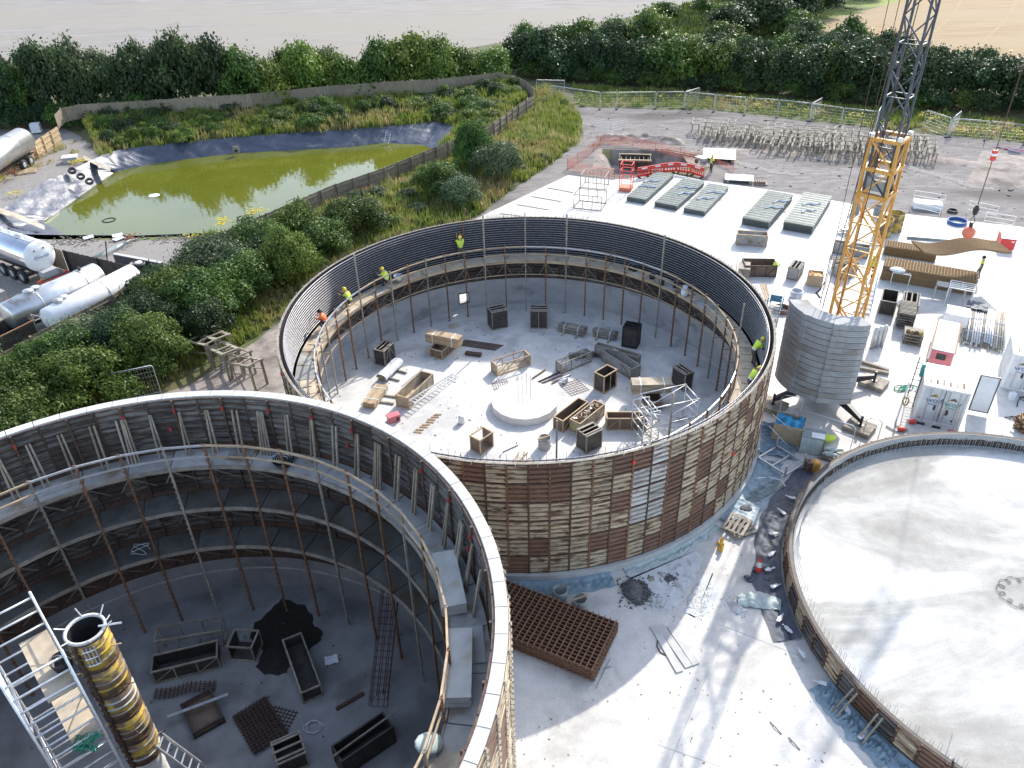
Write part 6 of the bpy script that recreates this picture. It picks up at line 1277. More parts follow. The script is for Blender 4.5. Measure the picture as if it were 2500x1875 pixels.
def tanker(lab, p, q, z, r, mat, L=None, name='tank_trailer', wheels=(), chassis=True, bands=2):
    d = (q-p); rz = math.atan2(d.y, d.x); t = thing(name, lab, 'tanker', (p.x, p.y, .02), rz); L = L or d.length
    cyl_tank(t, L, r, z, mat, bands)
    if chassis:
        for s in (-.45, .45): MB().box(-.2, s-.06, z-r-.18, L+.3, s+.06, z-r-.0).build('chassis_beam', 'black', t)
        for x in np.arange(.4, L, 1.6): MB().box(x-.06, -.5, z-r-.02, x+.06, .5, z-r+.2).build('saddle', 'black', t)
    for x in wheels:
        for s in (-.95, .95): wheel(t, x, s)
        MB().tube((x, -.9, .5), (x, .9, .5), .07, 6).build('axle', 'black', t)
    return t
def Wv(p, z): v = W(*p, z); return Vector((v.x, v.y, 0))
p3 = Wv((20, 775), 1.55); q3 = Wv((240, 675), 1.55)
t3 = tanker('grey steel tank trailer with manhole hatch, the farther of the two', p3, q3, 1.62, .92, 'tank_steel', wheels=(5.6, 6.8), bands=2)
p4_ = Wv((122, 785), 1.35); q4 = Wv((328, 676), 1.35)
t4 = tanker('white tank trailer lying right against the timber fence', p4_, q4, 1.45, .82, 'white', wheels=(6.3,), bands=1)
for t, x, z, r in ((t3, 1.8, 2.5, .3), (t4, 1.0, 2.25, .28)):
    MB().lathe([(r, 0), (r, .14), (r+.04, .14), (r+.04, .19), (0, .22)], 18).build('manhole', 'tank_steel', t, True, loc=(x, 0, z)); MB().lathe([(0, 0), (r*.9, 0), (r*.9, .05), (0, .08)], 16).build('hatch_lid', 'sheen_white', t, True, loc=(x+.55, .1, z+.12))
for t, L_, r, z in ((t3, (q3-p3).length, .92, 1.62), (t4, (q4-p4_).length, .82, 1.45)): MB().lathe([(r+.008, L_-.75), (r+.008, L_-.55)], 40, a0=.2, a1=2.6).build('teal_mark', 'teal', t, rot=(0, PI/2, 0), loc=(0, 0, z))
MB().path([(.3, 0, 2.56), (1.2, .2, 2.6), (2.6, .1, 2.58), (3.6, .5, 2.4), (3.7, .9, 1.8)], .025, 5).build('pipe', 'rebar_green', t3); MB().tube((5.6, 0, 2.5), (5.6, 0, 2.75), .1, 8).build('vent', 'black', t3)
MB().path([(-.6, -.75, .6), (-.6, -.75, 2.0), (-.6, 0, 2.05), (-.6, .7, 2.0), (-.6, .7, .6)], .03, 5).build('ladder_frame', 'galv', t4); MB().box(-.55, -.6, .6, -.1, .6, .66).build('step', 'rebar_green', t4)
p2_ = Wv((98, 628), 2.1); q2 = Wv((0, 592), 2.1); d2 = (q2-p2_).normalized()
t2 = tanker('mirror polished tanker trailer with a white round end plate', p2_, p2_+d2*9.5, 2.15, 1.12, 'tank_polish', L=9.5, wheels=(1.6, 2.9, 4.2), bands=0)
MB().lathe([(0, -.27), (.6, -.22), (1.0, -.1), (1.13, .0), (1.13, .12)], 40).build('end_plate', 'white', t2, True, rot=(0, PI/2, 0), loc=(-.01, 0, 2.15))
MB().path([(-.24, .55*math.cos(k*.39), 2.2+.2*math.sin(k*.39)) for k in range(16)], .02, 4, closed=True).build('oval_mark', 'bluesteel', t2); text('logo_word', 'Wincanton', .2, 'bluesteel', t2, (-.285, 0, 2.2), (PI/2, 0, -PI/2))
for k in range(13): a = PI*.55+k*.105; MB().box(-.17, -.05, -.02, -.155, .05, .02).build('dash_mark', 'black', t2, loc=(.02, -1.02*math.sin(a)*1.0+.0, 2.15-1.02*math.cos(a)), rot=(a, 0, 0))
for y in (-.35, .35): MB().ball((-.23, y, 2.75), .07, 8, 6).build('lamp', 'ruststeel', t2, True)
MB().box(-.75, -.55, .75, -.05, .55, 1.2).build('valve_box', 'ballast', t2); MB().box(.3, -.22, 3.27, 9.2, .22, 3.31).build('walkway', 'galv', t2)
for x in (.5, 2.6, 4.7, 6.8, 8.9): MB().tube((x, .3, 3.2), (x, .3, 4.05), .02, 5).build('rail_post', 'galv', t2)
MB().tube((.5, .3, 4.05), (8.9, .3, 4.05), .02, 5).build('hand_rail', 'galv', t2)
for x in (2, 4.6, 7.2): MB().lathe([(.28, 0), (.28, .12), (.0, .16)], 16).build('manhole', 'tank_steel', t2, True, loc=(x, 0, 3.3))
for x in (3.0, 5.0, 7.4): MB().box(x, -1.18, .7, x+1.1, -.75, 1.1).build('side_locker', 'ballast', t2); MB().box(-.95, -1.2, .55, -.85, 1.2, .7).build('bumper', 'galv', t2)
for y in (-1.1, 1.0): MB().box(-.97, y, .72, -.86, y+.2, .84).build('tail_lamp', 'red', t2)
MB().box(-.87, .62, .75, -.85, .95, .95).build('number_plate', 'yellow', t2); MB().box(-.96, -1.15, .58, -.952, 1.15, .66).build('reflector_stripe', 'red', t2)
pb = Wv((0, 735), 1.2); bx_ = thing('lorry_box', 'grey rear box of another lorry at the left edge', 'lorry', (pb.x-.6, pb.y, .02), math.atan2(d2.y, d2.x)); MB().box(0, -1.1, .7, 3, 1.1, 1.5).build('body', 'ballast', bx_); MB().box(-.2, -1.2, .5, -.1, 1.2, .65).build('bumper', 'galv', bx_); MB().box(-.11, -1.1, .7, -.01, -.85, .85).build('tail_lamp', 'red', bx_); wheel(bx_, 1.2, -.95); wheel(bx_, 1.2, .95)
p1_ = Wv((55, 340), 2.3); q1 = Wv((0, 372), 2.3)
tanker('steel tanker barrel at the left edge behind the tan fence', p1_, p1_+(q1-p1_).normalized()*9, 2.2, 1.25, 'tank_steel', L=9, wheels=(1.5, 2.8), bands=2)
sk2 = thing('rusty_skip', 'dark rusty open skip below the white tank trailer', 'skip', (*W(25, 845, .02).xy, .02), math.radians(62))
for a in ((-1.6, -.9, .1, 1.6, -.84, 1.3), (-1.6, .84, .1, 1.6, .9, 1.3), (-1.6, -.838, .1, -1.54, .838, 1.3), (1.54, -.838, .1, 1.6, .838, 1.3), (-1.6, -.9, .04, 1.6, .9, .098)): MB().box(*a).build('side', 'ply_dark', sk2)
for s in (-.9, .9): MB().box(-1.65, s-.05, 1.302, 1.65, s+.05, 1.38).build('rim', 'ruststeel', sk2)
ib = thing('dark_tub', 'dark round tub with pale lid at the end of the white tank trailer', 'tub', (*W(340, 662, .3).xy, .02)); MB().lathe([(0, 0), (.55, 0), (.6, .9), (.52, 1.0), (.5, .9), (0, .88)], 20).build('shell', 'black', ib, True); MB().lathe([(0, .92), (.3, .92), (.28, 1.0), (0, 1.0)], 16).build('lid', 'white', ib, True, loc=(.1, .05, 0))
ibc = thing('ibc_tank', 'caged white cube container behind the tan fence', 'container', (*W(92, 325, .02).xy, .02), .3); MB().box(-.5, -.5, .15, .5, .5, 1.1).build('bottle', 'sheen_white', ibc)
for z in (.2, .5, .8, 1.1): MB().path([(-.52, -.52, z), (.52, -.52, z), (.52, .52, z), (-.52, .52, z)], .015, 4, closed=True).build('cage_bar', 'galv', ibc)
# pond side
for k, (x, y) in enumerate(((178, 422), (199, 436), (220, 448))):
    q = W(x, y, .05-.3*k); one('tyre', MB().lathe([(.2, -.1), (.36, -.12), (.42, 0), (.36, .12), (.2, .1), (.2, -.1)], 20), 'rubber', ['old tyre on the pond liner, top of three', 'old tyre on the pond liner, middle of three', 'old tyre on the pond liner, lowest of three'][k], 'tyre', (q.x, q.y, q.z+.22), smooth=True).rotation_euler = (.5, .3, 0)
one('floating_ring', MB().lathe([(.5, -.03), (.62, 0), (.5, .03), (.5, -.03)], 20), 'rubber', 'dark ring floating on the pond', 'ring', (*W(266, 537, -1.47).xy, -1.47), smooth=True)
one('floating_board', MB().lathe([(0, .02), (.5, .02), (.55, 0)], 14), 'sheen_white', 'pale flat scrap floating on the pond', 'scrap', (*W(376, 477, -1.47).xy, -1.47))
for k, (x, y) in enumerate(((216, 580), (287, 575), (289, 583))): one('white_board', MB().box(-.4, -.3, 0, .4, .3, .06), 'white', ['white board at the near pond edge, left one', 'small white board at the near pond edge', 'white board at the near pond edge beside the hoses'][k], 'board', (*W(x, y, .12).xy, .12), U(0, 1))
pl_ = ladder('small pale ladder on the dark liner at the far side of the pond', tuple(W(943, 350, -1.35)), tuple(W(948, 325, -.45)), .55, 6, up=(0, -.7, .7))
iv = thing('outlet_box', 'square pale outlet with dark pipe on the far liner', 'outlet', tuple(W(577, 371, -1.1)), .1); MB().box(-.35, -.05, -.1, .35, .05, .65).build('plate', 'timber_grey', iv); MB().lathe([(0, 0), (.16, 0), (.16, .12), (0, .12)], 12).build('pipe', 'black', iv, loc=(0, -.05, .15), rot=(PI/2, 0, 0))
wbx = thing('valve_cabinet', 'small grey white cabinet on the gravel left of the pond', 'cabinet', (*W(174, 395, .02).xy, .02), .3); MB().box(-.7, -.5, 0, .7, .5, .55).build('body', 'ballast', wbx); MB().box(-.75, -.55, .553, .75, .55, .62).build('lid', 'white', wbx)
pallet('pale pallet board lying on the gravel by the tan fence', W(65, 420, .02).xy, .4, .02, 'timber').scale = (1.6, 1.6, 1)
for k, (x, y, z) in enumerate(((230, 590, .1), (250, 592, .15), (240, 596, .1))):
    one('water_hose', MB().path([W(215+k*6, 632-k*3, .1), W(250+k*3, 622-k*4, .3), W(285, 605-k*3, .35), W(315+k*4, 587-k*2, .2), W(335, 583, .1)], .05, 5), 'netting', 'pale blue hose running to the near end of the pond', 'hose', group='pale hoses at the pond end')
one('scaffold_pole', MB().tube(W(262, 640, .1), W(258, 590, 1.7), .05, 6), 'darkrust', 'dark pole standing by the pond hoses', 'pole')
one('tan_strip', MB().grid(lambda u, v: (lambda p: (p.x, p.y, .3-.9*max(0,u-.4)+.06*noise.noise((u*4, v, 0))))(W(-10+115*u, 510+32*u+v*(14-u*4), .1)), 16, 2), 'ply', 'tan fabric strip lying over the near liner', 'fabric')
one('tan_strip', MB().grid(lambda u, v: (lambda p: (p.x, p.y, .3-.85*u+.05*noise.noise((u*4, v, 5))))(W(205+66*u, 383+32*u+v*9, .15-.9*u)), 12, 2), 'timber_grey', 'brown fabric strip lying over the liner corner', 'fabric')
for k, lab in enumerate(('folded dark camera or lamp bracket at the right edge before the hedge',)):
    q = W(2490, 245, 4); fl_ = thing('flood_light', 'dark lamp head on a leaning arm at the right edge', 'lamp', (*W(2515, 330, 0).xy, 0)); 
    MB().tube((0, 0, 0), (-1.3, -.2, 4.4), .09, 6).build('arm', 'black', fl_); MB().box(-2.0, -.5, 4.2, -1.2, .3, 4.8).build('head', 'black', fl_)
cn2 = dup(cn, tuple(W(2421, 332, .02)), 0, 'small traffic cone behind the mesh fence right of the crane')
for k in range(5): one('red_pipe', MB().tube(W(2425+k*9, 357+k*2, .08), W(2500, 366+k*2, .08), .05, 5), 'red' if k % 2 else 'sheen_white', 'red or white pole in the bundle below the right mesh fence', 'pole', group='poles below the right mesh fence')
# ------------------------------------------------------------------ people
def skeleton(pose):
    J = dict(pelvis=(0, 0, .95), waist=(0, 0, 1.1), chest=(0, .01, 1.32), neck=(0, .01, 1.5), head=(0, .03, 1.6), crown=(0, .02, 1.7))
    S = dict(hip=(.1, 0, .92), knee=(.115, .03, .5), ankle=(.115, -.02, .1), toe=(.13, .15, .05), shoulder=(.19, 0, 1.43), elbow=(.25, -.03, 1.15), wrist=(.24, .1, .93), hand=(.23, .14, .86))
    if pose == 'reach': S.update(elbow=(.24, .2, 1.5), wrist=(.12, .32, 1.7), hand=(.1, .36, 1.78))
    if pose == 'bend':
        J.update(pelvis=(0, -.12, .93), waist=(0, -.06, 1.06), chest=(0, .1, 1.26), neck=(0, .22, 1.4), head=(0, .29, 1.48), crown=(0, .33, 1.57))
        S.update(hip=(.1, -.12, .9), shoulder=(.19, .14, 1.35), elbow=(.25, .26, 1.1), wrist=(.16, .46, 1.05), hand=(.14, .54, 1.04))
    if pose == 'crouch':
        J.update(pelvis=(0, -.1, .42), waist=(0, -.06, .54), chest=(0, .06, .76), neck=(0, .14, .93), head=(0, .18, 1.02), crown=(0, .2, 1.12))
        S.update(hip=(.1, -.1, .40), knee=(.17, .30, .46), ankle=(.16, .05, .1), toe=(.18, .22, .05), shoulder=(.19, .09, .87), elbow=(.25, .28, .72), wrist=(.16, .48, .8), hand=(.14, .55, .84))
    if pose == 'walk': S.update(knee=(.11, .08, .5), elbow=(.27, -.05, 1.16), wrist=(.3, .08, .95), hand=(.3, .12, .88))
    return J, S
def person(label, loc, rz, pose='stand', vest='hivis', shirt='shirt_dark', legs='trousers', helmet='helmet', s=1.0):
    J, S = skeleton(pose); names = []; co = []; ed = []; rad = []
    R0 = dict(pelvis=.135, waist=.125, chest=.15, neck=.062, head=.095, crown=.085, hip=.10, knee=.068, ankle=.05, toe=.04, shoulder=.075, elbow=.05, wrist=.034, hand=.035)
    def add(n, p): names.append(n); co.append(p); rad.append(R0[n.split('.')[0]]); return len(co)-1
    idx = {k: add(k, v) for k, v in J.items()}
    for a, b in (('pelvis', 'waist'), ('waist', 'chest'), ('chest', 'neck'), ('neck', 'head'), ('head', 'crown')): ed.append((idx[a], idx[b]))
    for sd, sg in (('r', 1), ('l', -1)):
        for k, v in S.items():
            d = .08*sg if (pose == 'walk' and k in ('knee', 'ankle', 'toe')) else 0
            idx[k+sd] = add(k+'.'+sd, (v[0]*sg, v[1]+d, v[2]))
        for a, b in (('pelvis', 'hip'), ('hip', 'knee'), ('knee', 'ankle'), ('ankle', 'toe'), ('chest', 'shoulder'), ('shoulder', 'elbow'), ('elbow', 'wrist'), ('wrist', 'hand')):
            ed.append((idx[a] if a in J else idx[a+sd], idx[b+sd]))
    me = bpy.data.meshes.new('body'); me.from_pydata(co, ed, []); o = bpy.data.objects.new('body', me); COL.objects.link(o)
    md = o.modifiers.new('skin', 'SKIN'); md.use_smooth_shade = True
    for i, v in enumerate(me.skin_vertices[0].data):
        r = rad[i]; v.radius = (r*1.2, r*.85) if names[i] in ('chest', 'waist', 'pelvis') else (r, r); v.use_root = names[i] == 'pelvis'
    o.modifiers.new('sub', 'SUBSURF').levels = 1
    bpy.context.view_layer.update(); ev = o.evaluated_get(bpy.context.evaluated_depsgraph_get()); bm = bpy.data.meshes.new_from_object(ev); bpy.data.objects.remove(o)
    # fingers, nose and ears grown into the same mesh, face materials by the nearest joint
    mb = MB(); mb.v = [tuple(v.co) for v in bm.vertices]; mb.f = [tuple(p.vertices) for p in bm.polygons]; mb.m = []
    segs = [(Vector(co[a]), Vector(co[b]), names[a].split('.')[0], names[b].split('.')[0]) for a, b in ed]
    def part_at(p):
        best = None
        for a, b, na, nb_ in segs:
            d = b-a; t = max(0, min(1, (p-a).dot(d)/max(d.length_squared, 1e-9))); q = (p-a-d*t).length
            if best is None or q < best[0]: best = (q, na if t < .5 else nb_, na, nb_, t)
        return best
    tor = []
    for f in mb.f:
        c = sum((Vector(mb.v[i]) for i in f), Vector())/len(f); q, nm, na, nb_, t = part_at(c)
        if nm in ('head', 'crown', 'wrist', 'hand') or (nm == 'neck' and t > .6): k = 0
        elif nm in ('pelvis', 'hip', 'knee'): k = 2
        elif nm in ('ankle', 'toe'): k = 3
        else: k = 1
        tor.append(nm in ('chest', 'waist') or (nm in ('pelvis', 'shoulder') and k != 2) or nm == 'neck' and t < .5); mb.m.append(k)
    for sg in ('r', 'l'):
        h = Vector(co[idx['hand'+sg]]); w_ = Vector(co[idx['wrist'+sg]]); d = (h-w_).normalized(); sd = d.cross(Vector((0, 0, 1))); sd = sd.normalized() if sd.length > .1 else Vector((1, 0, 0)); dn = sd.cross(d)
        for k in range(4):
            a = h+d*.02+sd*(k-1.5)*.02; b = a+d*(.045+.008*(1 if k in (1, 2) else 0))-dn*.01; e = b+d*.02-dn*.03; mb.tube(a, b, .0095, 5, mi=0); mb.tube(b, e, .0085, 5, .006, mi=0)
        mb.tube(h-d*.02+sd*.035, h+d*.025+sd*.06-dn*.02, .011, 5, .008, mi=0)
    hd = Vector(J['head']); fw = Vector((0, 1, 0)) if pose != 'bend' else Vector((0, .85, -.5))
    mb.ball(hd+fw*.1+Vector((0, 0, -.005)), .018, 6, 4, 1, 1, 1.4, mi=0)
    for sg in (-1, 1): mb.ball(hd+Vector((.092*sg, 0, 0)), .022, 6, 4, .5, 1, 1.5, mi=0); mb.ball(hd+fw*.085+Vector((.035*sg, 0, .03)), .011, 5, 4, mi=3)
    mb.bar(hd+fw*.094+Vector((-.025, 0, -.05)), hd+fw*.094+Vector((.025, 0, -.05)), .012, .008, mi=4)
    t = thing('person', label, 'person', loc, rz); t.scale = (s, s, s)
    body = mb.build('body', ['skin', shirt, legs, 'black', 'pink'], t, True)
    nv = [v.normal for v in bm.vertices]; vm = MB(); mp = {}
    for f, isT in zip(bm.polygons, tor):
        if not isT: continue
        ids = []
        for i in f.vertices:
            if i not in mp: mp[i] = len(vm.v); vm.v.append(tuple(bm.vertices[i].co+nv[i]*.018))
            ids.append(mp[i])
        vm.f.append(tuple(ids)); vm.m.append(0)
    if vm.f:
        ch = Vector(J['chest']); wa = Vector(J['waist']); up = (ch-wa).normalized()
        for k, f in enumerate(vm.f):
            c = sum((Vector(vm.v[i]) for i in f), Vector())/len(f); h = (c-wa).dot(up)
            vm.m[k] = 1 if -.03 < h < .03 else 0
        vm.build('vest', [vest, 'silverband'], t, True)
    cr = Vector(J['crown']); tilt = Vector((0, 0, 1)) if pose not in ('bend',) else Vector((0, .5, .85)).normalized()
    hm = MB().lathe([(.135, -.02), (.125, .0), (.12, .05), (.095, .1), (.05, .13), (0, .137)], 16); hm.ball((0, .11, -.015), .06, 8, 4, 1.2, .9, .2)
    if helmet: h_ = hm.build('helmet', helmet, t, True, loc=cr-tilt*.03); h_.rotation_euler = tilt.to_track_quat('Z', 'Y').to_euler() if pose == 'bend' else (0, 0, 0)
    else: MB().ball((0, -.01, .0), .105, 10, 7, 1, 1.1, .75).build('hair', 'hair', t, True, loc=cr-tilt*.02)
    bpy.data.meshes.remove(bm); return t
def onplat(px, py, r=11.55):
    q = W(px, py, 4.05); a = math.atan2(q.y-BC[1], q.x-BC[0]); return onB(a, r, 4.045), a
p, a = onplat(1129, 642, 11.75); person('worker in yellow vest standing on the platform holding up a tall bar', p, a-PI/2, 'reach', 'hivis', 'shirt_dark')
tb = Vector((p.x+.12*math.cos(a-1.57)+.3*math.cos(a), p.y+.3*math.sin(a), 4.05)); one('tall_bar', MB().tube((0, 0, .6), (.4, .25, 3.4), .045, 6), 'rebar_rust', 'tall rusty bar held up by the standing worker', 'bar', tb)
p, a = onplat(925, 688, 11.5); person('worker in pale yellow vest crouching at the bars, in the shade', p, a-PI/2+.3, 'crouch', 'hivis', 'sheen_white')
p, a = onplat(832, 742, 11.5); person('worker in yellow vest and dark sleeves crouching at the bars', p, a-PI/2+.2, 'crouch', 'hivis', 'shirt_dark')
p, a = onplat(772, 800, 11.45); person('worker in orange jacket crouching at the bars', p, a-PI/2+.1, 'crouch', 'hivis_orange', 'hivis_orange', helmet='hair')
p, a = onplat(1838, 893, 11.75); person('worker in yellow vest bending over the wall, farther one at right', p, a-PI/2+.35, 'bend', 'hivis', 'shirt_dark')
p, a = onplat(1806, 962, 11.7); person('worker with dark red sleeves bending over the wall, nearer one at right', p, a-PI/2+.6, 'bend', 'hivis', 'shirt_red')
q = W(2386, 681, .03); person('worker in yellow vest standing at the end of the tall mesh stack', (q.x, q.y, .03), 1.0, 'walk', 'hivis', 'shirt_dark', helmet='hair')
q = W(2122, 680, .03); person('worker in yellow vest seen through the crane mast', (q.x, q.y, .03), -.6, 'stand', 'hivis', 'shirt_dark')
q = W(1735, 423, .03); person('lone worker in yellow vest standing beside the pit', (q.x, q.y, .03), 2.0, 'stand', 'hivis', 'shirt_dark', 'black')
# ------------------------------------------------------------------ vegetation
def crown_mesh(name, mat, seed, lobes=34, per=190, leaf=.075, flat=.8, droop=0.0, spiky=0.0):
    rs = np.random.RandomState(seed); V = []; n = 0
    # lobes spread through an uneven crown volume
    d = rs.normal(size=(lobes, 3)); d /= np.linalg.norm(d, axis=1)[:, None]; d[:, 2] = np.abs(d[:, 2])*1.0-.25
    rr = rs.uniform(.5, .92, lobes)[:, None]; C = d*rr; C[:, 2] *= flat; rl = rs.uniform(.12, .36, lobes); C[0] = 0; rl[0] = .62; C[1] = (.1, .05, .25); rl[1] = .5
    P = []; Nn = []
    for c, r in zip(C, rl):
        k = int(per*(r/.3)**1.8); q = rs.normal(size=(k, 3)); q /= np.linalg.norm(q, axis=1)[:, None]; q[:, 2] = np.where(q[:, 2] < -.35, -q[:, 2], q[:, 2])
        rad = r*rs.uniform(.62, 1.08, k)*(1+spiky*rs.uniform(0, 1, k)**4)
        P.append(c+q*rad[:, None]*np.array([1, 1, .85])); Nn.append(q)
    P = np.concatenate(P); Nn = np.concatenate(Nn); k = len(P)
    nrm = Nn+rs.normal(scale=.55, size=(k, 3)); nrm[:, 2] += .15; nrm /= np.linalg.norm(nrm, axis=1)[:, None]
    t = np.cross(nrm, rs.normal(size=(k, 3))); t /= np.linalg.norm(t, axis=1)[:, None]; b = np.cross(nrm, t)
    s = leaf*rs.uniform(.6, 1.3, k)[:, None]
    v = np.stack([P-t*s*.9, P-b*s*.5, P+t*s*.9, P+b*s*.5+nrm*s*.15], 1); v[..., 2] -= droop*np.hypot(v[..., 0], v[..., 1])**2
    v[..., 2] += .52*flat
    me = bpy.data.meshes.new(name); v = v.reshape(-1, 3); me.vertices.add(len(v)); me.vertices.foreach_set('co', v.ravel().astype(np.float32))
    me.loops.add(len(v)); me.loops.foreach_set('vertex_index', np.arange(len(v), dtype=np.int32)); me.polygons.add(k); me.polygons.foreach_set('loop_start', np.arange(0, 4*k, 4, dtype=np.int32))
    me.materials.append(MATS[mat]); me.update(calc_edges=True); return me
CM = {}
for mt in ('leaf_dark', 'leaf_mid', 'leaf_light', 'leaf_grey'):
    CM[mt] = [crown_mesh('crown', mt, 11+i*7+len(mt), 46, 430, .040, .95, 0, .7 if mt == 'leaf_grey' else .5) for i in range(4)]
CF = {mt: [crown_mesh('crown', mt, 51+i*7+len(mt), 40, 240, .060, 1.0, 0, .75) for i in range(4)] for mt in ('leaf_dark', 'leaf_mid', 'leaf_light', 'leaf_grey')}
def trunk_mesh(seed):
    rs = random.Random(seed); m = MB(); m.tube((0, 0, -.1), (.02, 0, .7), .06, 7, .035)
    for k in range(7):
        a = k*.9+rs.random(); z = .25+.06*k; m.tube((0, 0, z), (.5*math.cos(a), .5*math.sin(a), z+.35+.3*rs.random()), .026, 5, .008)
    return m.mesh('trunk', 'bark')
TM = [trunk_mesh(i) for i in range(3)]
def tree(name, label, x, y, r, h, mat, group=None, far=False, cat='tree'):
    t = thing(name, label, cat, (x, y, max(-.3, hz(x, y))-.05), U(0, 6.28), group)
    me = random.choice((CF if far else CM)[mat]); zs = h/1.75
    c = obj('crown', me, t); c.scale = (r*U(.88, 1.18), r*U(.88, 1.18), zs); c.rotation_euler = (0, 0, U(0, 6.28)); k = obj('trunk', random.choice(TM), t); k.scale = (r*.75, r*.75, zs); return t
BUSH = [(-16.6, 58.6, 2.2, 3.6, 'leaf_mid', 'round mid green bush beside the pond fence above the tank rim'), (-12.4, 60.4, 2.5, 3.2, 'leaf_mid', 'wide green bush left of the pale grass behind the tank rim'), (-15.9, 52.6, 2.1, 3.8, 'leaf_light', 'rounded bright green bush just left of the big tank rim'),
    (-21.2, 52.8, 2.6, 3.3, 'leaf_grey', 'large grey green bush at the end of the white tank trailer'), (-20.1, 47.0, 2.3, 3.6, 'leaf_mid', 'bushy green tree in the middle of the left row'), (-23.4, 48.4, 2.0, 3.2, 'leaf_dark', 'dark feathery tree in front of the white trailer'),
    (-25.8, 43.0, 2.1, 2.7, 'leaf_grey', 'grey willow like bush overhanging the timber fence'), (-21.9, 40.8, 2.1, 3.6, 'leaf_mid', 'green bush beside the propped timber frames'), (-29.0, 40.6, 1.4, 2.0, 'leaf_light', 'small light green bush at the fence by the rusty skip'),
    (-24.6, 38.0, 2.4, 3.2, 'leaf_light', 'bright green bush above the near tank rim'), (-28.2, 36.5, 2.3, 3.6, 'leaf_mid', 'green bush at the left edge above the near tank rim'), (-18.6, 55.8, 2.4, 3.4, 'leaf_mid', 'green bush behind the grey green one beside the pond fence'),
    (-3.4, 75.8, 1.9, 4.6, 'leaf_mid', 'taller green bush on the verge behind the tank'), (-1.0, 73.2, 1.7, 3.6, 'leaf_grey', 'grey green bush right beside the taller verge bush'), (-6.1, 68.8, 1.8, 3.2, 'leaf_mid', 'green bush on the verge left of centre'), (-4.3, 66.6, 1.7, 2.6, 'leaf_grey', 'low pale bush on the verge nearest the tank'),
    (-31.5, 38.4, 2.3, 3.4, 'leaf_mid', 'green bush cut by the left edge of the picture'), (-22.8, 44.6, 2.0, 3.2, 'leaf_dark', 'dark bush in the shade between the left row trees'), (-26.5, 34.6, 2.2, 3.0, 'leaf_mid', 'low green bush right behind the near tank rim')]
for x, y, r, h, mt, lab in BUSH: tree('bush', lab, x, y, r*1.15, h*1.38, mt, cat='bush')
for x, y, r, h, mt in ((-18.3, 50.2, 2.4, 3.4, 'leaf_mid'), (-22.4, 50.6, 2.2, 3.2, 'leaf_dark'), (-24.0, 42.2, 2.4, 3.5, 'leaf_dark'), (-19.6, 44.4, 2.0, 3.0, 'leaf_dark'), (-27.0, 39.8, 2.3, 3.2, 'leaf_mid'), (-31.4, 38.8, 1.6, 2.4, 'leaf_light'), (-14.3, 57.0, 2.2, 3.0, 'leaf_mid'), (-18.6, 57.4, 1.9, 2.8, 'leaf_mid'), (-33.0, 36.2, 2.6, 3.4, 'leaf_dark'), (-22.4, 47.5, 2.4, 3.8, 'leaf_mid'), (-29.5, 34.5, 2.4, 3.0, 'leaf_mid'), (-17.5, 54.2, 2.2, 3.2, 'leaf_dark')):
    tree('bush', 'bush merged into the thick green row between the fence and the tanks', x, y, r, h*1.3, mt, 'bushes merged into the left row', cat='bush')
# hedge belt along the fields: three labels by kind, each tree its own object
def along(P, d):
    out = []; k = 0; pos = 0.0
    for a, b in zip(P, P[1:]):
        a = Vector(a); b = Vector(b); L = (b-a).length
        while pos < L: out.append(a.lerp(b, pos/L)); pos += d*U(.8, 1.2)
        pos -= L
    return out
LEFT = [(-92, 97), (-66, 95.5), (-54, 97)]+[(p.x, p.y+2.2) for p in FARTOP[1:]]
RIGHT = [(2, 117.5), (8, 113), (16, 110), (25, 107), (35, 103), (42, 98.5), (50, 95), (58, 92.5), (68, 89), (84, 80)]
for q in along(LEFT, 3.4):
    mt = random.choice(('leaf_dark', 'leaf_dark', 'leaf_dark', 'leaf_dark', 'leaf_mid')) if q.x < -34 else random.choice(('leaf_mid', 'leaf_light', 'leaf_mid'))
    k_ = 1.0 if q.x < -30 else .8
    tree('hedge_tree', 'dark leafy tree in the hedge behind the pond, left half' if q.x < -34 else 'light green leafy tree in the low hedge behind the pond, right half', q.x, q.y+2+U(-.8, .8), U(2.9, 3.8)*(.8+.2*k_), U(8.2, 11.8)*k_, mt, 'hedge trees behind the pond, dark half' if q.x < -34 else 'hedge trees behind the pond, light half', True)
for q in along(LEFT, 4.8):
    if q.x > -34 and random.random() < .35: continue
    k_ = 1.0 if q.x < -34 else .78
    tree('hedge_tree', 'tree in the rear row of the pond hedge against the pale field', q.x, q.y+7.5+U(-1.2, 1.2), U(2.6, 3.5), U(8.8, 10.6)*k_, random.choice(('leaf_dark', 'leaf_mid', 'leaf_grey')), 'rear row trees of the pond hedge', True)
for q in along(LEFT, 3.0):
    tree('hedge_bush', 'low pale green scrub at the foot of the pond hedge', q.x, q.y-1.0+U(-.4, .4), U(1.6, 2.3), U(2.0, 2.9) if q.x > -38 else U(3.4, 4.6), random.choice(('leaf_light', 'leaf_grey')) if q.x > -38 else random.choice(('leaf_dark', 'leaf_mid')), 'low scrub along the pond hedge', True, 'bush')
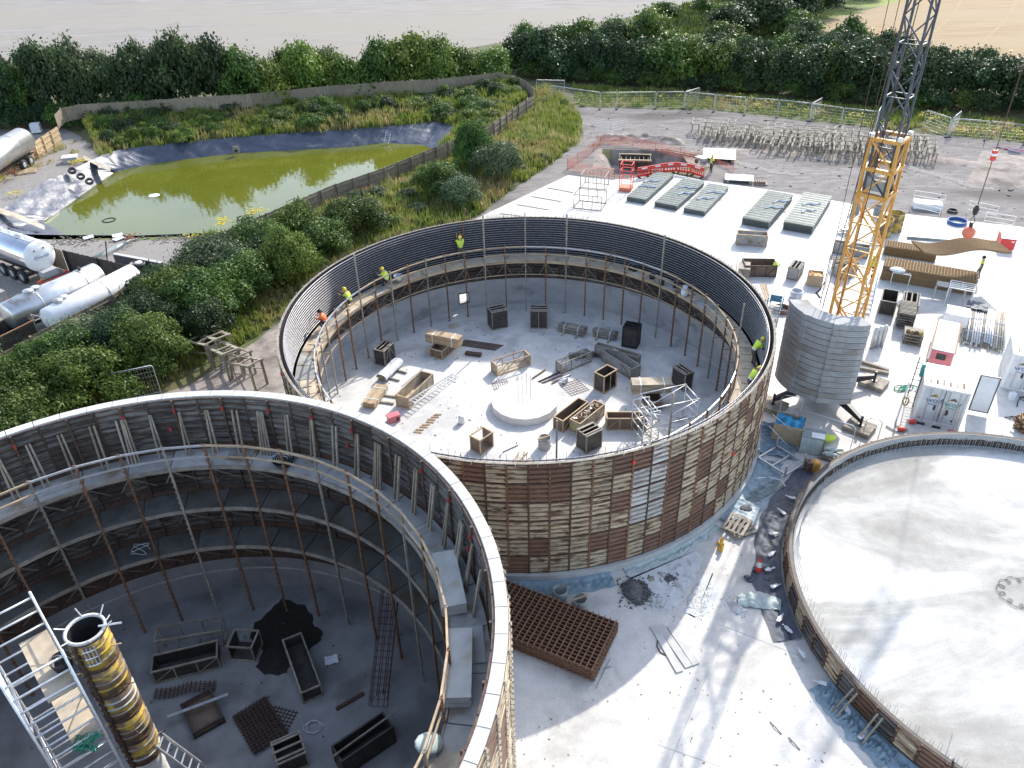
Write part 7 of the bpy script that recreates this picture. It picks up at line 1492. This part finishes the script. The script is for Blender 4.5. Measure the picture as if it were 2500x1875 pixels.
for row, (dy, lab, grp) in enumerate(((1.8, 'dark leafy tree in the front row of the hedge above the gravel yard', 'front row of the right hedge'), (8, 'leafy tree in the second row of the hedge above the gravel yard', 'second row of the right hedge'), (14.5, 'leafy tree in the third row of the right hand wood', 'third row of the right wood'), (22, 'leafy tree at the back of the right hand wood', 'back of the right wood'))):
    for q in along(RIGHT, (3.5, 4.4, 5.2, 5.8)[row]):
        y = q.y+dy+U(-1.2, 1.2); x = q.x+dy*.12
        if row >= 2 and (x > 52 or x < 6): continue
        if row == 3 and (x < 42 or x > 50): continue
        if row == 2 and 25 < x < 39: continue
        if row == 1 and x > 66: continue
        tree('hedge_tree', lab, x, y, U(2.8, 3.8), U(6.2, 8.2)*(1 if row < 2 else .95)*(.86 if x > 54 else 1), random.choice((('leaf_dark', 'leaf_dark', 'leaf_dark', 'leaf_mid'), ('leaf_dark', 'leaf_dark', 'leaf_mid'), ('leaf_mid', 'leaf_light', 'leaf_dark'), ('leaf_mid', 'leaf_light', 'leaf_grey'))[row]), grp, True)
for q in along(RIGHT, 2.6): tree('hedge_bush', 'dark low scrub filling the foot of the right hedge', q.x, q.y-.6+U(-.5, .5), U(1.6, 2.3), U(2.2, 3.2), random.choice(('leaf_dark', 'leaf_dark', 'leaf_mid')), 'low scrub along the right hedge', True, 'bush')
tree('tall_tree', 'tall round topped tree standing out of the hedge against the pale field', 20.5, 119, 4.6, 10.2, 'leaf_mid', None, True)
for x, y, r, h, mt, lab in ((36, 134, 4.2, 7.5, 'leaf_dark', 'dark rounded tree at the edge of the bright meadow'), (33.5, 129, 3.4, 5.5, 'leaf_mid', 'small rounded tree before the bright meadow'), (43, 142, 5.2, 9, 'leaf_dark', 'large dark tree at the corner of the wheat field'), (50, 150, 5, 8.5, 'leaf_dark', 'dark tree along the wheat field edge'), (57, 157, 4.8, 8, 'leaf_dark', 'dark tree farther along the wheat field edge'), (47, 136, 3.4, 5.5, 'leaf_mid', 'mid green tree nearest the wheat field corner'),
                            (64, 166, 4.8, 8, 'leaf_mid', 'tree at the top edge left of the crane ropes'), (72, 176, 5, 8, 'leaf_dark', 'farthest dark tree at the top of the wheat edge'), (40, 150, 3.2, 4.5, 'leaf_light', 'light bush in the bright meadow'), (30, 158, 2.6, 3.6, 'leaf_mid', 'small bush in the bright meadow near the pale field'), (38, 164, 2.6, 3.4, 'leaf_mid', 'small bush higher in the bright meadow')):
    tree('field_tree', lab, x, y, r, h, mt, None, True)
# grasses, weeds and flowers -------------------------------------------------
def tufts(name, polys, dens, hmin, hmax, mat, label, blades=7, w_=.03, seed=3, avoid=None, spread=.18, zoff=0, cat='grass', skip=None):
    rs = random.Random(seed); V = []; F = []
    for poly in polys:
        x0 = min(p[0] for p in poly); x1 = max(p[0] for p in poly); y0 = min(p[1] for p in poly); y1 = max(p[1] for p in poly)
        for _ in range(int((x1-x0)*(y1-y0)*dens)):
            x = rs.uniform(x0, x1); y = rs.uniform(y0, y1)
            if not inpoly(x, y, poly): continue
            c = noise.noise((x*.35, y*.35, seed)); 
            if skip is not None and c < skip: continue
            z = hz(x, y)+zoff; hh = rs.uniform(hmin, hmax)*(1+.5*c)
            for b in range(blades):
                a = rs.uniform(0, 6.28); px_ = x+rs.gauss(0, spread); py_ = y+rs.gauss(0, spread); l = hh*rs.uniform(.6, 1.1); bx, by = math.cos(a)*l*.28, math.sin(a)*l*.28; wx, wy = -math.sin(a)*w_, math.cos(a)*w_
                i = len(V); V += [(px_-wx, py_-wy, z), (px_+wx, py_+wy, z), (px_+bx*.4+wx*.8, py_+by*.4+wy*.8, z+l*.6), (px_+bx*.4-wx*.8, py_+by*.4-wy*.8, z+l*.6), (px_+bx, py_+by, z+l)]
                F += [(i, i+1, i+2, i+3), (i+3, i+2, i+4)]
    me = bpy.data.meshes.new(name); me.from_pydata(V, [], F); me.materials.append(MATS[mat]); me.update(); o = obj(name, me); o['kind'] = 'stuff'; o['label'] = label; o['category'] = cat; return o
VR = [(-16.0, 67.5), (-11, 73), (-4.3, 82), (-.8, 87), (2, 94), (4, 98.5), (3.2, 106), (5.5, 109), (7.2, 104), (8.65, 94.6), (8.1, 86), (5.1, 79.3), (2.06, 73.9), (-3.25, 64), (-8, 56.5), (-12, 53), (-15, 56), (-18, 62)]
tufts('verge_grass', [VR], 7, .45, .95, 'grassblade', 'tall mixed grass and weeds on the verge beside the pond fence', 8, .045, 3)
tufts('verge_straw', [VR], 4.5, .5, 1.0, 'strawblade', 'dry straw coloured grass on the verge beside the pond fence', 8, .035, 4, skip=-.05)
tufts('bank_grass', [BANK], 5, .5, 1.15, 'grassblade', 'tall weeds on the bank behind the pond', 9, .06, 5)
tufts('bank_straw', [BANK], 1.8, .5, 1.0, 'strawblade', 'dry grass patches on the bank behind the pond', 8, .05, 6, skip=.08)
LS = [(-15.5, 47.5), (-17, 44.8), (-20, 40.5), (-22.8, 36.5), (-33, 36), (-31, 43), (-26.5, 53), (-24, 58), (-18, 62), (-15, 56), (-14, 51.5)]
tufts('left_grass', [LS], 9, .3, .65, 'grassblade', 'green undergrowth below the bushes left of the tanks', 8, .05, 7)
tufts('hedge_grass', [[(9, 99), (24.6, 96.3), (40, 87.6), (53, 81), (70, 73), (75, 80), (55, 90), (42, 96), (25, 104), (9, 110)]], 3, .3, .7, 'grassblade', 'rough grass between the mesh fence and the hedge', 8, .06, 8)
tufts('pond_edge_grass', [[(-26, 60.5), (-24.5, 57), (-18, 66), (-12, 74), (-13, 76), (-20, 68.5), (-25, 62.6)]], 7, .3, .7, 'grassblade', 'grass along the near edge of the pond below the fence', 8, .04, 9)
tufts('gravel_weeds', [[(-52, 72), (-49, 73), (-46.5, 82), (-45.5, 86), (-49.5, 92), (-51.5, 92)]], 1.6, .25, .6, 'strawblade', 'dry weeds scattered on the gravel left of the pond', 8, .05, 10, skip=.05)
tufts('meadow_grass', [[(22, 148), (40, 138), (51, 140), (52, 148), (62, 165), (50, 185), (30, 163)]], 1.2, .5, 1.2, 'meadow', 'bright tall meadow grass at the top of the picture', 8, .14, 11, spread=.5)
BK = [p for p in BANK]; nW = 0
while nW < 80:
    x = U(-52, 3); y = U(84, 112)
    if not inpoly(x, y, BANK) or polydist(x, y, BANK) < .8: continue
    tree('weed_clump', 'leafy weed clump among the grass on the bank behind the pond', x, y, U(.8, 1.7), U(1.0, 2.1), random.choice(('leaf_mid', 'leaf_mid', 'leaf_light', 'leaf_dark')), 'weed clumps on the pond bank', True, 'weeds'); nW += 1
nW = 0
while nW < 26:
    x = U(-16, 9); y = U(56, 106)
    if not inpoly(x, y, VR) or polydist(x, y, VR) < .7: continue
    tree('weed_clump', 'leafy weed clump in the grass of the verge beside the pond fence', x, y, U(.6, 1.2), U(.8, 1.5), random.choice(('leaf_light', 'leaf_grey', 'leaf_mid')), 'weed clumps on the verge', True, 'weeds'); nW += 1
def flowers(name, pts, n, sp_, mat, label, hh=.6):
    m = MB()
    for x, y in pts:
        for k in range(n):
            a, b = random.gauss(0, sp_), random.gauss(0, sp_); z = max(0, hz(x, y))+hh*U(.6, 1.1); m.cbox((x+a, y+b, z), (U(.07, .16), U(.07, .16), .04), U(0, 3))
    o = m.build(name, mat); o['kind'] = 'stuff'; o['label'] = label; o['category'] = 'flowers'
FP = [tuple(W(x, y, 0).xy) for x, y in ((1545, 235), (1575, 235), (1692, 235), (1780, 243), (1800, 240), (1830, 245), (1850, 266), (1880, 260), (1930, 268), (1965, 280), (1990, 280), (2012, 268), (2075, 290), (2100, 293), (2255, 290), (2290, 295), (2270, 300), (2400, 330), (2430, 325), (2480, 330), (2495, 340), (2360, 330), (2335, 328), (1660, 243), (1615, 245), (1310, 225), (1325, 232))]
flowers('ragwort', FP, 13, .35, 'flower', 'yellow ragwort flowers along the mesh fence and hedge foot')
flowers('yellow_weeds', [tuple(W(x, y, 0).xy) for x, y in ((8, 445), (40, 480), (185, 403), (200, 400), (630, 522), (540, 555), (545, 545), (480, 585), (1715-1100, 530))], 26, .35, 'flower', 'yellow flowering weeds round the pond', .45)
flowers('red_dock', [tuple(W(x, y, 0).xy) for x, y in ((885, 475), (915, 490), (898, 480), (1095, 385), (320, 595), (15, 430), (38, 435), (90, 390), (1245, 312), (732, 243))], 30, .3, 'redweed', 'red brown dock weeds on the verge and pond side', .7)
flowers('gravel_stones', [(U(-24, -38), U(60.8, 62.2)) for k in range(60)], 5, .35, 'aggregate', 'loose stones at the near pond edge', .06)
# tramlines in the wheat
for k in range(7):
    a = Vector((57+k*7.5, 120-k*2.2, .03)); b = a+Vector((38+k*3, 70, 0)); mb = MB()
    pts = [a.lerp(b, t/12)+Vector((6*math.sin(t/12*2.2), 0, 0)) for t in range(13)]
    for p, q in zip(pts, pts[1:]): mb.add([p+Vector((-.25, 0, 0)), p+Vector((.25, 0, 0)), q+Vector((.3, 0, 0)), q+Vector((-.3, 0, 0))], [(0, 1, 2, 3)])
    struct(mb.build('tramline', 'tram'))

# ------------------------------------------------------------------ small debris and spills on the slabs
def scatter(name, n, fn, mat, smin, smax, label):
    m = MB(); k = 0
    while k < n:
        x, y, z = fn()
        if z is None: continue
        r = U(smin, smax); m.cbox((x, y, z+r*.25), (r*U(.6, 2.2), r, r*.5), U(0, 3)); k += 1
    o = m.build(name, mat); o['kind'] = 'stuff'; o['label'] = label; o['category'] = 'debris'
def on_apron():
    q = W(U(1260, 2480), U(440, 1870), .03); d = lambda c, r: math.hypot(q.x-c[0], q.y-c[1]) > r
    return (q.x, q.y, .03) if d(BC, 12.8) and d(CC, 10.8) and d(DC, 10.8) and q.y < 72-.4*max(0, q.x-18) else (0, 0, None)
def on_B():
    a = U(0, 6.28); r = 11.6*math.sqrt(U(.03, 1)); return (BC[0]+r*math.cos(a), BC[1]+r*math.sin(a), .402)
def on_C():
    a = U(0, 6.28); r = 9.8*math.sqrt(U(0, 1)); return (CC[0]+r*math.cos(a), CC[1]+r*math.sin(a), .402)
scatter('apron_debris', 420, on_apron, 'timber_grey', .012, .045, 'dark crumbs and scraps scattered over the slab')
scatter('apron_offcuts', 70, on_apron, 'timber_grey', .02, .05, 'small timber scraps scattered over the slab')
scatter('tank_floor_debris', 420, on_B, 'timber_grey', .015, .07, 'scraps and crumbs scattered on the big tank floor')
scatter('near_tank_debris', 260, on_C, 'rubble', .015, .06, 'scraps and crumbs scattered on the near tank floor')
def spill(name, px_, z, mat, jit=.12):
    P = [W(x, y, z) for x, y in px_]; o = []
    for i in range(len(P)):
        a, b = P[i], P[(i+1) % len(P)]
        for t in np.arange(0, 1, .12): q = a.lerp(b, t); o.append((q.x+random.gauss(0, jit), q.y+random.gauss(0, jit), z))
    struct(MB().add(o, [tuple(range(len(o)))]).build(name, mat))
spill('cement_dust', [(1200+x/2.885, 1300+y/2.885) for x, y in ((1000, 270), (1250, 190), (1430, 130), (1500, 180), (1420, 330), (1340, 480), (1220, 560), (1120, 430), (980, 330))], .0375, 'dust', .04)
spill('cement_dust', [(1200+x/2.885, 1300+y/2.885) for x, y in ((1360, 560), (1420, 400), (1480, 300), (1560, 290), (1600, 420), (1540, 560), (1440, 600))], .041, 'dust', .03)
spill('wet_spot', [(1200+x/2.885, 1300+y/2.885) for x, y in ((1090, 325), (1110, 308), (1145, 312), (1150, 335), (1120, 345))], .045, 'timber_grey', .02)

YARD = [(5, 78), (8.5, 86), (9, 94), (12, 96.5), (24.6, 94.5), (40, 86), (53, 79.5), (75, 70), (75, 47), (62, 51.5), (42, 60.5), (30, 66.5), (25, 69.8), (21, 72.5), (22, 78), (17, 83), (9, 84)]
def on_yard():
    x = U(5, 62); y = U(50, 97); return (x, y, .012) if inpoly(x, y, YARD) and not inpoly(x, y, PIT) else (0, 0, None)
scatter('yard_stones', 900, on_yard, 'gravel', .03, .10, 'stones and clods scattered over the gravel yard')
scatter('yard_clods', 60, on_yard, 'aggregate', .1, .24, 'clods of earth scattered over the gravel yard')
for pts in (((1790, 388), (1850, 405), (1900, 418), (1960, 424), (1955, 430), (1890, 424), (1840, 412), (1785, 396)), ((2220, 405), (2300, 425), (2380, 452), (2440, 462), (2438, 466), (2370, 458), (2290, 431), (2215, 411))):
    spill('water_streak', pts, .03, 'gravel', .12)
